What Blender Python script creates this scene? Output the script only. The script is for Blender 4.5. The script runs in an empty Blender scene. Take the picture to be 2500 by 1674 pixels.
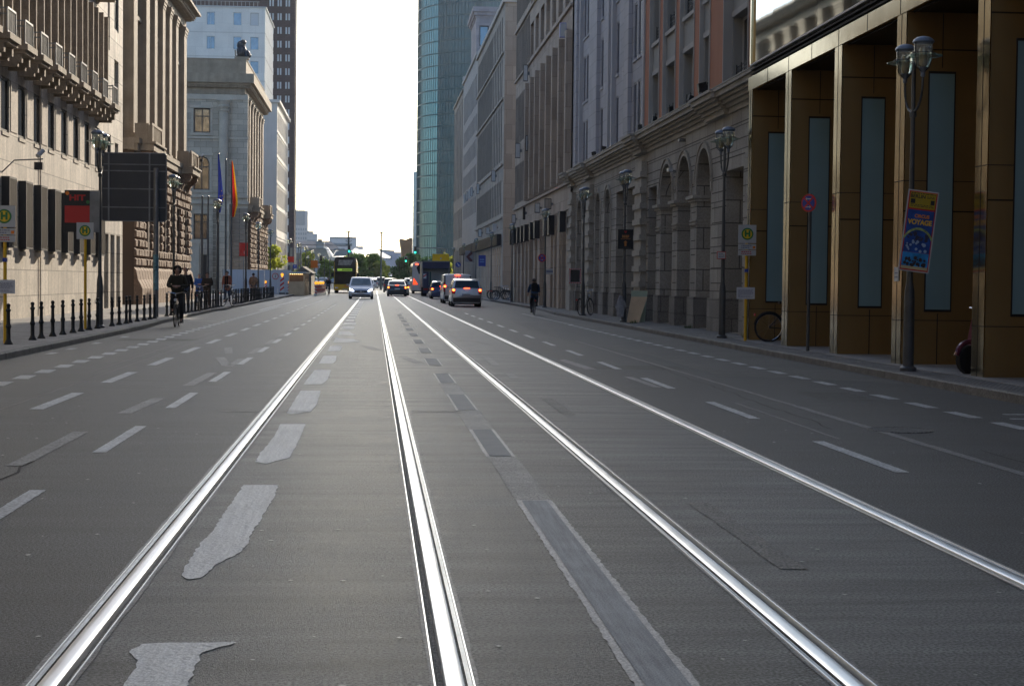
import bpy, math, random
from mathutils import Vector, Matrix
R=math.radians
random.seed(7)
scene=bpy.context.scene
COL=scene.collection
# ------------------------------------------------------------------ camera
cd=bpy.data.cameras.new('camera'); cam=bpy.data.objects.new('camera',cd); COL.objects.link(cam)
cd.sensor_width=36; cd.lens=36*4000/2500.0; cd.clip_start=.1; cd.clip_end=6000
CM=Matrix(((0.99644,-0.00783,-0.084),(-0.08364,0.03809,-0.99577),(0.01099,0.99924,0.0373)))
cam.matrix_world=Matrix.Translation((0,0,1.44))@CM.to_4x4()
scene.camera=cam
# ------------------------------------------------------------------ light
SUN_AZ=R(17); SUN_EL=R(19)
world=bpy.data.worlds.new('World'); scene.world=world; world.use_nodes=True
wn=world.node_tree; bg=wn.nodes['Background']; sky=wn.nodes.new('ShaderNodeTexSky')
sky.sky_type='NISHITA'; sky.sun_disc=False; sky.sun_elevation=SUN_EL; sky.sun_rotation=SUN_AZ
sky.air_density=.75; sky.dust_density=2.0; sky.ozone_density=.6; sky.altitude=50
wb=wn.nodes.new('ShaderNodeVectorMath'); wb.operation='MULTIPLY'; wb.inputs[1].default_value=(.905,1.0,1.085); wn.links.new(sky.outputs[0],wb.inputs[0]); wn.links.new(wb.outputs[0],bg.inputs[0]); bg.inputs[1].default_value=0.14
sl=bpy.data.lights.new('sun','SUN'); sun=bpy.data.objects.new('sun',sl); COL.objects.link(sun)
sl.energy=3.2; sl.angle=R(.5); sl.color=(1,.86,.68)
sd=Vector((math.sin(SUN_AZ)*math.cos(SUN_EL),math.cos(SUN_AZ)*math.cos(SUN_EL),math.sin(SUN_EL)))
sun.rotation_euler=sd.to_track_quat('Z','Y').to_euler(); sun.location=(40,100,80)
scene.view_settings.view_transform='Standard'; scene.view_settings.look='None'
scene.view_settings.exposure=0.8; scene.view_settings.gamma=1
# ------------------------------------------------------------------ materials
MATS={}
def M(name,col,rough=.65,metal=0,var=.12,vs=.8,grain=0,gs=60,bump=0,bs=60,emit=None,spec=.5,joint=None,streak=0,mix=.12,mortar=.45,alpha=None,coat=0,rvar=0,jb=.3,lat=0,lon=0):
    if name in MATS: return MATS[name]
    m=bpy.data.materials.new(name); m.use_nodes=True; nt=m.node_tree; N=nt.nodes; L=nt.links
    b=N['Principled BSDF']; b.inputs['Roughness'].default_value=rough; b.inputs['Metallic'].default_value=metal
    b.inputs['Specular IOR Level'].default_value=spec
    if coat: b.inputs['Coat Weight'].default_value=coat; b.inputs['Coat Roughness'].default_value=.08
    geo=N.new('ShaderNodeNewGeometry')
    c4=(*col,1); last=None
    rgb=N.new('ShaderNodeRGB'); rgb.outputs[0].default_value=c4; last=rgb.outputs[0]
    hts=[]
    if joint:
        sx=N.new('ShaderNodeSeparateXYZ'); L.new(geo.outputs['Position'],sx.inputs[0])
        ad=N.new('ShaderNodeMath'); ad.operation='ADD'; L.new(sx.outputs[0],ad.inputs[0]); L.new(sx.outputs[1],ad.inputs[1])
        cx=N.new('ShaderNodeCombineXYZ'); 
        if len(joint)>3 and joint[3]=='floor': L.new(sx.outputs[0],cx.inputs[0]); L.new(sx.outputs[1],cx.inputs[1])
        else: L.new(ad.outputs[0],cx.inputs[0]); L.new(sx.outputs[2],cx.inputs[1])
        bt=N.new('ShaderNodeTexBrick'); L.new(cx.outputs[0],bt.inputs['Vector'])
        bt.inputs['Scale'].default_value=1; bt.inputs['Brick Width'].default_value=joint[0]; bt.inputs['Row Height'].default_value=joint[1]
        bt.inputs['Mortar Size'].default_value=joint[2]; bt.inputs['Mortar Smooth'].default_value=.2; bt.inputs['Bias'].default_value=0
        bt.inputs['Color1'].default_value=tuple(min(1,c*(1+mix)) for c in col)+(1,)
        bt.inputs['Color2'].default_value=tuple(c*(1-mix) for c in col)+(1,)
        bt.inputs['Mortar'].default_value=tuple(c*mortar for c in col)+(1,)
        last=bt.outputs['Color']; hts.append((bt.outputs['Fac'],-jb))
    def mul(src,fac,lo,hi,w=.2):
        nonlocal last
        mr=N.new('ShaderNodeMapRange'); mr.inputs[1].default_value=.5-w; mr.inputs[2].default_value=.5+w
        mr.inputs[3].default_value=lo; mr.inputs[4].default_value=hi; L.new(src,mr.inputs[0])
        mx=N.new('ShaderNodeVectorMath'); mx.operation='SCALE'; L.new(last,mx.inputs[0]); L.new(mr.outputs[0],mx.inputs['Scale']); last=mx.outputs[0]
    if var:
        n=N.new('ShaderNodeTexNoise'); n.inputs['Scale'].default_value=vs; n.inputs['Detail'].default_value=6; L.new(geo.outputs['Position'],n.inputs['Vector']); mul(n.outputs['Fac'],0,1-var,1+var)
        if rvar:
            mr=N.new('ShaderNodeMapRange'); mr.inputs[1].default_value=.3; mr.inputs[2].default_value=.7; mr.inputs[3].default_value=rough-rvar; mr.inputs[4].default_value=rough+rvar
            L.new(n.outputs['Fac'],mr.inputs[0]); L.new(mr.outputs[0],b.inputs['Roughness'])
    if streak:
        mp=N.new('ShaderNodeMapping'); mp.inputs['Scale'].default_value=(3,3,.25); L.new(geo.outputs['Position'],mp.inputs[0])
        n=N.new('ShaderNodeTexNoise'); n.inputs['Scale'].default_value=1; n.inputs['Detail'].default_value=5; L.new(mp.outputs[0],n.inputs['Vector']); mul(n.outputs['Fac'],0,1-streak,1+streak*.6)
    for amt,sc in ((lat,(.35,3.2,1)),(lon,(30,1.2,1))):
        if amt:
            mp=N.new('ShaderNodeMapping'); mp.inputs['Scale'].default_value=sc; L.new(geo.outputs['Position'],mp.inputs[0])
            n=N.new('ShaderNodeTexNoise'); n.inputs['Scale'].default_value=1; n.inputs['Detail'].default_value=12; n.inputs['Roughness'].default_value=.72; L.new(mp.outputs[0],n.inputs['Vector']); mul(n.outputs['Fac'],0,1-amt,1+amt,.13)
    if grain:
        n=N.new('ShaderNodeTexNoise'); n.inputs['Scale'].default_value=gs; n.inputs['Detail'].default_value=3; L.new(geo.outputs['Position'],n.inputs['Vector']); mul(n.outputs['Fac'],0,1-grain,1+grain,.09)
    L.new(last,b.inputs['Base Color'])
    if bump:
        n=N.new('ShaderNodeTexNoise'); n.inputs['Scale'].default_value=bs; n.inputs['Detail'].default_value=4; L.new(geo.outputs['Position'],n.inputs['Vector']); hts.append((n.outputs['Fac'],bump))
    prev=None
    for src,s in hts:
        if s==0: continue
        bp=N.new('ShaderNodeBump'); bp.inputs['Strength'].default_value=min(1,abs(s)); bp.inputs['Distance'].default_value=.02 if s>0 else .01; bp.invert=s<0
        L.new(src,bp.inputs['Height'])
        if prev: L.new(prev,bp.inputs['Normal'])
        prev=bp.outputs[0]
    if prev: L.new(prev,b.inputs['Normal'])
    if emit: b.inputs['Emission Color'].default_value=(*emit[0],1); b.inputs['Emission Strength'].default_value=emit[1]
    if alpha: b.inputs['Transmission Weight'].default_value=alpha; b.inputs['IOR'].default_value=1.3
    MATS[name]=m; return m
asph_l=M('asphalt_lane',(.083,.089,.092),.48,var=.16,vs=.9,grain=.75,gs=75,bump=1,bs=150,rvar=.02,lat=.16)
asph_t=M('asphalt_track',(.155,.164,.165),.45,var=.16,vs=1.1,grain=.6,gs=70,bump=1,bs=150,rvar=.02,lat=.42)
asph_r=M('asphalt_bus_lane',(.072,.077,.081),.53,var=.18,vs=.9,grain=.75,gs=75,bump=1,bs=150,rvar=.02,lat=.14)
asph_p=M('asphalt_patch',(.125,.127,.122),.6,var=.1,vs=.6,grain=.5,gs=110,bump=1,bs=150,lat=.15)
asph_q=M('patched_asphalt',(.3,.3,.285),.52,var=.2,vs=3,grain=.6,gs=90,bump=1,bs=90,lat=.15)
asph_s=M('crumbled_asphalt',(.108,.106,.098),.55,var=.25,vs=5,grain=.8,gs=70,bump=1,bs=60)
paint=M('worn_paint',(.42,.44,.44),.5,var=.2,vs=2.5,grain=.28,gs=40,bump=.3,bs=80)
paint_o=M('old_paint',(.2,.2,.19),.55,var=.25,vs=2.5,grain=.35,gs=40,bump=.5,bs=80)
mastic=M('mastic_fill',(.62,.63,.6),.55,var=.1,vs=2,grain=.22,gs=120,bump=.5,bs=30,lon=.14)
bluish=M('blue_grey_fill',(.3,.325,.335),.6,var=.12,vs=5,grain=.2,gs=120,bump=.4,bs=120,lon=.25,spec=.3)
bluish2=M('blue_grey_fill_dark',(.17,.19,.2),.6,var=.12,vs=5,grain=.2,gs=120,bump=.3,bs=120,spec=.3)
bluish2=M('blue_grey_fill_dark',(.1,.112,.118),.45,var=.12,vs=5,grain=.2,gs=120,bump=.3,bs=120)
bluedge=M('fill_edge',(.46,.46,.44),.5,var=.15,vs=8,grain=.3,gs=90,bump=.4,bs=90)
steel=M('rail_steel',(.86,.87,.87),.36,1,var=.05,vs=3,rvar=.03,lon=.06)
steel2=M('rail_side_grout',(.42,.44,.45),.38,.5,var=.25,vs=14,rvar=.08,bump=.1,bs=60,lon=.3)
groove=M('rail_groove_dirt',(.11,.107,.1),.6,0,var=.6,vs=40,grain=.9,gs=110,bump=1,bs=90)
seal=M('rail_bitumen_seal',(.17,.168,.16),.5,var=.3,vs=16,grain=.4,gs=80,bump=.5,bs=60)
kerbm=M('kerb_granite',(.17,.165,.155),.75,var=.2,vs=3,grain=.25,gs=50,bump=.5,bs=50,joint=(1.0,40,.012,'floor'),mortar=.3)
pave=M('pavement_setts',(.2,.195,.185),.75,var=.18,vs=1.2,grain=.25,gs=40,bump=.5,bs=50,joint=(.075,.075,.012,'floor'),mix=.25,mortar=.45)
pavel=M('pavement_slabs',(.26,.25,.235),.75,var=.15,vs=1.2,grain=.2,gs=40,bump=.4,bs=50,joint=(.5,.5,.008,'floor'),mix=.1,mortar=.5)
trav=M('travertine',(.54,.485,.41),.75,var=.12,vs=1.2,grain=.12,gs=14,bump=.15,bs=20,joint=(1.15,.82,.022),mix=.16,mortar=.5,streak=.22)
travd=M('shaded_weathered_travertine',(.3,.245,.18),.8,var=.2,vs=2.5,grain=.12,gs=16,bump=.2,bs=20,streak=.2)  # weathered stone darkened further to stand for the shaded sides of balconies and fins
trav2=M('travertine_panel',(.46,.4,.33),.75,var=.14,vs=2.5,grain=.12,gs=16,bump=.15,bs=20,streak=.12)
sand=M('beige_sandstone',(.34,.275,.2),.8,var=.14,vs=1.5,grain=.1,gs=20,bump=.25,bs=25,joint=(1.3,.6,.016),mix=.12,mortar=.5,streak=.18)
sandp=M('beige_sandstone_plain',(.34,.275,.2),.8,var=.16,vs=1.5,grain=.1,gs=20,bump=.25,bs=25,streak=.16)
brown=M('brown_sandstone',(.24,.155,.1),.85,var=.25,vs=2.5,grain=.2,gs=16,bump=1,bs=14)
brownd=M('brown_sandstone_joint',(.11,.07,.045),.9)
limeg=M('grey_limestone',(.5,.44,.35),.8,var=.12,vs=1,grain=.08,gs=20,bump=.15,bs=25,joint=(1.1,.52,.016),mix=.14,mortar=.5)
limep=M('grey_limestone_plain',(.52,.46,.37),.8,var=.12,vs=1,grain=.08,gs=20,bump=.15,bs=25)
white=M('white_stone',(.78,.75,.69),.75,var=.06,vs=.5,joint=(1.8,3.3,.012),mix=.03,mortar=.75)
whitep=M('pale_concrete',(.62,.59,.54),.75,var=.06,vs=.5,streak=.05)
brick=M('dark_clinker',(.1,.062,.058),.75,var=.15,vs=.3,joint=(.9,.33,.03),mix=.15,mortar=.7)
archs=M('arcade_stone',(.33,.315,.28),.8,var=.14,vs=.9,grain=.1,gs=22,bump=.2,bs=25,joint=(1.1,.62,.016),mix=.12,mortar=.28,streak=.08)
archp=M('arcade_trim_stone',(.36,.34,.295),.8,var=.12,vs=1.2,grain=.1,gs=22,bump=.2,bs=25,streak=.06)
plinth=M('dark_granite_plinth',(.19,.18,.165),.7,var=.2,vs=1.5,grain=.3,gs=40,bump=.2,bs=40,joint=(.95,.5,.012),mix=.12,mortar=.4)
orange=M('terracotta_render',(.42,.17,.085),.8,var=.06,vs=.8,streak=.05)
rend=M('grey_render',(.33,.33,.305),.8,var=.06,vs=.8,streak=.05)
lav=M('pale_lavender_stone',(.42,.42,.44),.75,var=.06,vs=.8,joint=(.9,.55,.012),mix=.06,mortar=.6)
lavp=M('pale_lavender_trim',(.45,.45,.46),.75,var=.06,vs=.8)
tan=M('tan_stone',(.37,.31,.25),.8,var=.1,vs=.7,grain=.06,gs=20,bump=.15,bs=20,joint=(.9,1.1,.012),mix=.15,mortar=.6)
tanp=M('tan_stone_plain',(.38,.32,.26),.8,var=.1,vs=.7,streak=.08)
tan2=M('warm_grey_stone',(.38,.34,.29),.8,var=.08,vs=.7,joint=(1.3,.9,.012),mix=.12,mortar=.65)
pale2=M('pale_grey_stone',(.46,.44,.41),.8,var=.06,vs=.7,joint=(.6,.6,.01),mix=.06,mortar=.75)
bronze=M('bronze_panel',(.29,.19,.075),.55,.45,var=.1,vs=.7,bump=.08,bs=2.5,joint=(30,2.7,.014),mix=.02,mortar=.12,jb=0,streak=.08)
bronzep=M('polished_bronze',(.52,.43,.26),.13,1,var=.05,vs=.7,bump=.09,bs=2.2)
bglass=M('frosted_blue_glass',(.23,.38,.44),.35,0,var=.06,vs=1,spec=.6)
mirror=M('mirror_glazing',(.66,.74,.75),.03,1,var=0,bump=.02,bs=.6)
glass=M('window_glass',(.03,.034,.036),.12,0,var=.3,vs=.7,spec=.5)
glassd=M('dull_dark_glass',(.04,.04,.04),.35,0,var=.4,vs=.5,spec=.15)
glassb=M('sky_blue_glass',(.16,.24,.32),.1,.4,var=.2,vs=.7,spec=.9)
glassw=M('warm_glass',(.2,.17,.12),.08,.5,var=.5,vs=1.2,spec=.9)
blind=M('white_blind',(.6,.62,.63),.7,var=.05)
framed=M('dark_frame',(.035,.035,.035),.5)
framel=M('pale_frame',(.45,.44,.42),.5)
void=M('dark_interior',(.02,.018,.016),.8)
pole=M('pole_grey_paint',(.075,.082,.088),.45,.3,var=.2,vs=5,bump=.05,bs=40)
galv=M('galvanised_steel',(.2,.21,.22),.45,.6,var=.2,vs=4)
iron=M('black_iron',(.02,.024,.026),.45,.3,var=.2,vs=8)
capm=M('lamp_cap_grey',(.16,.19,.24),.35,.2,var=.1,vs=5)
lglass=M('ribbed_lamp_glass',(.75,.8,.76),.12,0,var=.15,vs=8,alpha=.75,spec=.9)
rglass=M('green_glass_ring',(.5,.72,.66),.1,0,var=.1,vs=5,alpha=.7,spec=.8)
yel=M('yellow_paint',(.72,.42,.015),.45,var=.06,vs=3)
yelb=M('bus_yellow',(.75,.5,.02),.35,var=.05,coat=.5)
signw=M('sign_white',(.5,.52,.53),.4,var=.05,vs=4)
signg=M('sign_green',(.02,.19,.05),.4,var=.03)
signy=M('sign_yellow',(.8,.55,.02),.4,var=.03)
signr=M('sign_red',(.5,.02,.02),.4,var=.05)
signb=M('sign_blue',(.02,.05,.32),.4,var=.05)
signk=M('sign_black',(.015,.016,.018),.45,var=.05)
signo=M('sign_orange',(.8,.22,.02),.5,var=.05)
paper=M('paper',(.6,.62,.66),.6,var=.05)
txtg=M('print_grey',(.18,.2,.3),.6)
wood=M('raw_plywood',(.5,.36,.22),.7,var=.12,vs=2,streak=.12)
woodd=M('brown_boards',(.22,.12,.06),.7,var=.15,vs=3,streak=.15)
tyre=M('tyre_rubber',(.015,.015,.016),.8)
rim=M('wheel_rim',(.4,.4,.42),.3,.8)
cglass=M('car_glass',(.012,.02,.032),.12,0,spec=.35,var=.2,vs=2)
cglass2=M('car_windscreen',(.14,.17,.18),.05,0,spec=1,var=.3,vs=2)
blackp=M('black_plastic',(.02,.02,.022),.5)
redl=M('tail_light_off',(.35,.015,.015),.25,coat=.5)
redon=M('tail_light_on',(.8,.05,.02),.3,emit=((1,.06,.02),5))
ambon=M('tail_light_core',(1,.4,.05),.3,emit=((1,.28,.02),10))
headon=M('headlight_on',(1,1,1),.2,emit=((.85,.92,1),8))
greenon=M('green_signal',(.1,1,.6),.3,emit=((.02,1,.55),3.5))
chrome=M('chrome',(.6,.62,.65),.2,1)
skinm=M('skin',(.42,.25,.18),.6)
hairm=M('dark_hair',(.04,.028,.02),.7)
def transl(m,col,f):
    nt=m.node_tree; t=nt.nodes.new('ShaderNodeBsdfTranslucent'); t.inputs[0].default_value=(*col,1); x=nt.nodes.new('ShaderNodeMixShader'); x.inputs[0].default_value=f
    nt.links.new(nt.nodes['Principled BSDF'].outputs[0],x.inputs[1]); nt.links.new(t.outputs[0],x.inputs[2]); nt.links.new(x.outputs[0],nt.nodes['Material Output'].inputs[0]); return m
def cloth(n,c): return M('cloth_'+n,c,.9,var=.2,vs=6,bump=.3,bs=60)
def paintc(n,c,met=.3): return M('car_paint_'+n,c,.32,met,var=.03,coat=.7)
# ------------------------------------------------------------------ mesh helpers
class MB:
    def __init__(s): s.v=[]; s.f=[]; s.mi=[]; s.m=0; s.mats=[]
    def mat(s,m):
        if m not in s.mats: s.mats.append(m)
        s.m=s.mats.index(m); return s
    def add(s,vs,fs):
        o=len(s.v); s.v+= [tuple(v) for v in vs]
        for f in fs: s.f.append(tuple(i+o for i in f)); s.mi.append(s.m)
        return s
    def box(s,x0,x1,y0,y1,z0,z1):
        if x0>x1:x0,x1=x1,x0
        if y0>y1:y0,y1=y1,y0
        return s.add([(x0,y0,z0),(x1,y0,z0),(x1,y1,z0),(x0,y1,z0),(x0,y0,z1),(x1,y0,z1),(x1,y1,z1),(x0,y1,z1)],
            [(3,2,1,0),(4,5,6,7),(0,1,5,4),(1,2,6,5),(2,3,7,6),(3,0,4,7)])
    def quad(s,*p): return s.add(p,[tuple(range(len(p)))])
    def prism(s,pts,h0,h1,axis='z'):
        n=len(pts)
        def mk(a,b,h): return {'z':(a,b,h),'y':(a,h,b),'x':(h,a,b)}[axis]
        vs=[mk(a,b,h0) for a,b in pts]+[mk(a,b,h1) for a,b in pts]
        return s.add(vs,[tuple(range(n))[::-1],tuple(range(n,2*n))]+[(i,(i+1)%n,n+(i+1)%n,n+i) for i in range(n)])
    def tube(s,pts,r,n=8,cap=True):
        pts=[Vector(p) for p in pts]; rr=r if isinstance(r,(list,tuple)) else [r]*len(pts); rings=[]
        for i,p in enumerate(pts):
            a=pts[max(i-1,0)]; b=pts[min(i+1,len(pts)-1)]; d=(b-a).normalized()
            q=Vector((0,0,1)) if abs(d.z)<.9 else Vector((1,0,0)); x=d.cross(q).normalized(); y=x.cross(d)
            rings.append([p+(x*math.cos(2*math.pi*k/n)+y*math.sin(2*math.pi*k/n))*rr[i] for k in range(n)])
        vs=[v for g in rings for v in g]; fs=[]
        for i in range(len(pts)-1):
            for k in range(n): fs.append((i*n+k,i*n+(k+1)%n,(i+1)*n+(k+1)%n,(i+1)*n+k))
        if cap: fs+=[tuple(range(n))[::-1],tuple(range((len(pts)-1)*n,len(pts)*n))]
        return s.add(vs,fs)
    def lathe(s,prof,n=16,c=(0,0,0),cap=True):
        vs=[(c[0]+r*math.cos(2*math.pi*k/n),c[1]+r*math.sin(2*math.pi*k/n),c[2]+z) for r,z in prof for k in range(n)]
        fs=[(i*n+k,i*n+(k+1)%n,(i+1)*n+(k+1)%n,(i+1)*n+k) for i in range(len(prof)-1) for k in range(n)]
        if cap: fs+=[tuple(range(n))[::-1],tuple(range((len(prof)-1)*n,len(prof)*n))]
        return s.add(vs,fs)
    def ring(s,c,R_,r,axis='z',n=24,m=6,a0=0,a1=2*math.pi):
        full=abs(a1-a0)>6.28; pts=[]
        k=n if full else n+1
        for i in range(k+(1 if full else 0)):
            a=a0+(a1-a0)*i/n; u,v=R_*math.cos(a),R_*math.sin(a)
            pts.append({'z':(c[0]+u,c[1]+v,c[2]),'y':(c[0]+u,c[1],c[2]+v),'x':(c[0],c[1]+u,c[2]+v)}[axis])
        return s.tube(pts,r,m,cap=not full)
    def disc(s,c,r,axis='y',n=24,t=.01):
        pts=[(r*math.cos(2*math.pi*k/n),r*math.sin(2*math.pi*k/n)) for k in range(n)]
        if axis=='y': return s.prism([(c[0]+a,c[2]+b) for a,b in pts],c[1]-t/2,c[1]+t/2,'y')
        if axis=='x': return s.prism([(c[1]+a,c[2]+b) for a,b in pts],c[0]-t/2,c[0]+t/2,'x')
        return s.prism([(c[0]+a,c[1]+b) for a,b in pts],c[2]-t/2,c[2]+t/2,'z')
    def build(s,name,mat=None,parent=None,smooth=False,off=None):
        me=bpy.data.meshes.new(name)
        vs=s.v if off is None else [(x-off[0],y-off[1],z-off[2]) for x,y,z in s.v]
        me.from_pydata(vs,[],s.f)
        if s.mats:
            for m in s.mats: me.materials.append(m)
            me.polygons.foreach_set('material_index',s.mi)
        elif mat: me.materials.append(mat)
        me.update()
        if smooth:
            me.polygons.foreach_set('use_smooth',[True]*len(me.polygons))
            try: me.set_sharp_from_angle(angle=R(40))
            except Exception: pass
        o=bpy.data.objects.new(name,me); COL.objects.link(o)
        if parent is not None: o.parent=parent
        return o
def tag(o,label=None,cat=None,group=None,kind=None):
    if label: o['label']=label
    if cat: o['category']=cat
    if group: o['group']=group
    if kind: o['kind']=kind
    return o
def thing(name,label,cat,loc=(0,0,0),rz=0,group=None):
    o=bpy.data.objects.new(name,None); COL.objects.link(o); o.location=loc; o.rotation_euler=(0,0,rz); o.empty_display_size=.3
    return tag(o,label,cat,group)
KIDS={}
def kids(o): return [c for c in bpy.data.objects if c.parent==o]
def dup(root,loc,rz=None,label=None,group=None,scale=None):
    r=root.copy(); COL.objects.link(r); r.location=loc
    if rz is not None: r.rotation_euler=(0,0,rz)
    if scale: r.scale=(scale,)*3
    if label: r['label']=label
    if group: r['group']=group
    if root not in KIDS: KIDS[root]=[(c,kids(c)) for c in kids(root)]
    for c,gs in KIDS[root]:
        k=c.copy(); COL.objects.link(k); k.parent=r
        for g in gs: q=g.copy(); COL.objects.link(q); q.parent=k
    return r
def struct(name,mb,mat=None,**k):
    o=mb.build(name,mat,**k); o['kind']='structure'; return o
def text(body,size,mat,parent,loc,rot=(math.pi/2,0,0),ext=.003,name='lettering',align='CENTER',bold=0,sx=1):
    cu=bpy.data.curves.new('t','FONT'); cu.body=body; cu.size=size; cu.extrude=ext; cu.align_x=align; cu.align_y='CENTER'; cu.offset=bold
    o=bpy.data.objects.new('t',cu); COL.objects.link(o)
    dg=bpy.context.evaluated_depsgraph_get(); me=bpy.data.meshes.new_from_object(o.evaluated_get(dg)); bpy.data.objects.remove(o)
    me.materials.clear(); me.materials.append(mat)
    n=bpy.data.objects.new(name,me); COL.objects.link(n); n.parent=parent; n.location=loc; n.rotation_euler=rot; n.scale=(sx,1,1); return n
# ------------------------------------------------------------------ ground, road
g=MB(); g.quad((-1500,-300,-.06),(1500,-300,-.06),(1500,1900,-.06),(-1500,1900,-.06)); struct('ground',g,asph_p)
RAILS=[(-1.137,1),(.298,-1),(1.737,1),(3.175,-1)]
Y0,Y1=-12,235
# asphalt strips between the rail slots (flush, butted)
def strip(name,x0,x1,mat,y0=Y0,y1=Y1,z=0):
    mb=MB(); n=24; dx=(x1-x0)
    mb.quad((x0,y0,z),(x1,y0,z),(x1,y1,z),(x0,y1,z)); return struct(name,mb,mat)
hw=.08
strip('road_lane',-6.9,RAILS[0][0]-hw,asph_l)
strip('road_track_bed',RAILS[0][0]+hw,RAILS[1][0]-hw,asph_t)
strip('road_track_bed',RAILS[1][0]+hw,RAILS[2][0]-hw,asph_t)
strip('road_track_bed',RAILS[2][0]+hw,RAILS[3][0]-hw,asph_t)
strip('road_lane',RAILS[3][0]+hw,8.4,asph_r)
mb=MB(); mb.quad((-60,235,0),(60,235,0),(60,445,1.3),(-60,445,1.3)); struct('road_rise',mb,asph_p)
# grooved tram rails
lab=['grooved steel tram rail, leftmost of the four in the road','second grooved tram rail from the left, running straight away from the camera','third grooved tram rail from the left','rightmost grooved tram rail beside the bus lane']
for (x,s),lb in zip(RAILS,lab):
    t=thing('tram_rail',lb,'tram rail',(x,0,0),group='tram rails in the road')
    def seg(name,mat,pts,smooth=False,jit=0):
        mb=MB()
        ys=[Y0]+([Y0+.25*k for k in range(1,240)] if jit else [])+[Y1]
        rows=[]
        for y in ys:
            j=(random.random()-.5)*jit
            rows.append([(s*(-a)+ (j*(-1 if i==0 else 0)), y, z) for i,(a,z) in enumerate(pts)])
        n=len(pts); vs=[v for r in rows for v in r]
        fs=[(i*n+k,i*n+k+1,(i+1)*n+k+1,(i+1)*n+k) for i in range(len(rows)-1) for k in range(n-1)]
        if s>0: fs=[f[::-1] for f in fs]
        mb.add(vs,fs); o=mb.build(name,mat,t,smooth=smooth); return o
    # a>0 = outside of the gauge
    seg('bitumen_seal',seal,[(.09,.004),(.074,.003)],jit=.01)
    seg('outer_lip',steel,[(.074,.001),(.072,.006),(.066,.006),(.064,.0)],True)
    seg('filler_strip',steel2,[(.064,.002),(.046,.001)])
    seg('head_gap',groove,[(.046,.001),(.044,-.008),(.036,-.008),(.035,-.002)])
    seg('rail_head',steel,[(.035,-.002),(.0345,.0045),(.031,.0066),(.01,.0074),(-.01,.0074),(-.029,.0063),(-.033,.0045),(-.036,-.004),(-.037,-.03)],True)
    seg('groove_bed',groove,[(-.037,-.024),(-.05,-.03),(-.066,-.022)])
    seg('inner_lip',steel,[(-.066,-.022),(-.067,.002),(-.069,.006),(-.075,.006),(-.077,.002)],True)
    seg('bitumen_seal',seal,[(-.092,.004),(-.077,.003)],jit=.01)
# markings: sheets 4 mm above
def poly(mb,pts,z=.004,rough=0,seed=0):
    if rough:
        rnd=random.Random(seed); out=[]
        n=len(pts)
        for i in range(n):
            a=Vector(pts[i]); b=Vector(pts[(i+1)%n]); L_=(b-a).length; k=max(1,int(L_/.045)); nrm=Vector((-(b-a).y,(b-a).x))/max(L_,1e-6)
            for j in range(k):
                out.append(tuple(a+(b-a)*j/k+nrm*(rnd.random()-.5)*rough))
        pts=out
    c=(sum(p[0] for p in pts)/len(pts),sum(p[1] for p in pts)/len(pts))
    mb.add([(p[0],p[1],z) for p in pts],[tuple(range(len(pts)))])
def rect(mb,x0,x1,y0,y1,dx=0,z=.004,rough=0,seed=0): poly(mb,[(x0,y0),(x1,y0),(x1+dx,y1),(x0+dx,y1)],z,rough,seed)
mb=MB()
for k in range(22):
    y=18.1+4.62*k
    rect(mb,-3.72,-3.57,y,y+2.6,-.01,rough=.008,seed=k)
struct('lane_marking',mb,paint)
mb=MB(); rect(mb,-2.78,-2.64,12.68,15.48,.0,rough=.01); rect(mb,-2.71,-2.55,17.6,19.84,.07,rough=.01); rect(mb,-2.55,-2.4,22.2,25.3,.02,rough=.01)
for k in range(16): y=27+4.75*k; rect(mb,-2.43,-2.3,y,y+2.8,.0,rough=.01,seed=k)
struct('lane_marking',mb,paint_o)
mb=MB(); rect(mb,-1.62,-1.47,5.0,6.42); rect(mb,-2.305,-2.195,8.7,11.24,0,rough=.008)
for k in range(18): y=13.65+4.72*k; rect(mb,-2.3,-2.19,y,y+2.45,0,rough=.008,seed=k)
struct('lane_marking',mb,paint)
mb=MB()
for k in range(46): y=18.9+1.51*k; rect(mb,-5.06,-4.83,y,y+.9,-.06,rough=.01,seed=k)
for y in (26,31,33,36,40): rect(mb,-6.1,-5.95,y,y+.7,0)
rect(mb,-6.25,-5.3,55.7,55.95,0); 
struct('cycle_lane_marking',mb,paint)
mb=MB()
for k in range(40): y=90+3.0*k; rect(mb,-3.8,-3.66,y,y+1.2)
rect(mb,-5.35,-5.2,76,140)
struct('lane_marking',mb,paint)
mb=MB(); poly(mb,[(-2.85,31.8),(-2.7,31.8),(-2.95,34.6),(-3.12,34.6)],rough=.01); poly(mb,[(-2.48,27.2),(-2.36,27.6),(-2.72,30.3),(-2.9,30.3)],rough=.01)
struct('arrow_marking',mb,paint_o)
# crack lines
mb=MB(); rnd=random.Random(3)
def crack(x0,y0,x1,y1,w,jit):
    n=int(abs(y1-y0)/.4)+2; pts=[(x0+(x1-x0)*i/n+(rnd.random()-.5)*jit,y0+(y1-y0)*i/n) for i in range(n+1)]
    for a,b in zip(pts,pts[1:]): mb.quad((a[0]-w,a[1],.004),(a[0]+w,a[1],.004),(b[0]+w,b[1],.004),(b[0]-w,b[1],.004))
crack(-4.01,18,-3.99,60,.008,.03); crack(-4.27,25.6,-4.31,60,.012,.04); crack(5.0,12,5.0,19,.05,.02); crack(5.0,19,4.96,40,.035,.02); crack(4.35,15,4.38,19.5,.02,.02)
crack(5.05,4,4.95,12,.05,.02)
struct('crack_sealing',mb,seal)
mb=MB(); crack(-2.75,6,-2.62,13,.01,.08); crack(5.6,5,5.3,14,.006,.1); crack(4.6,16,4.9,30,.006,.1)
struct('asphalt_crack',mb,void)
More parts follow.
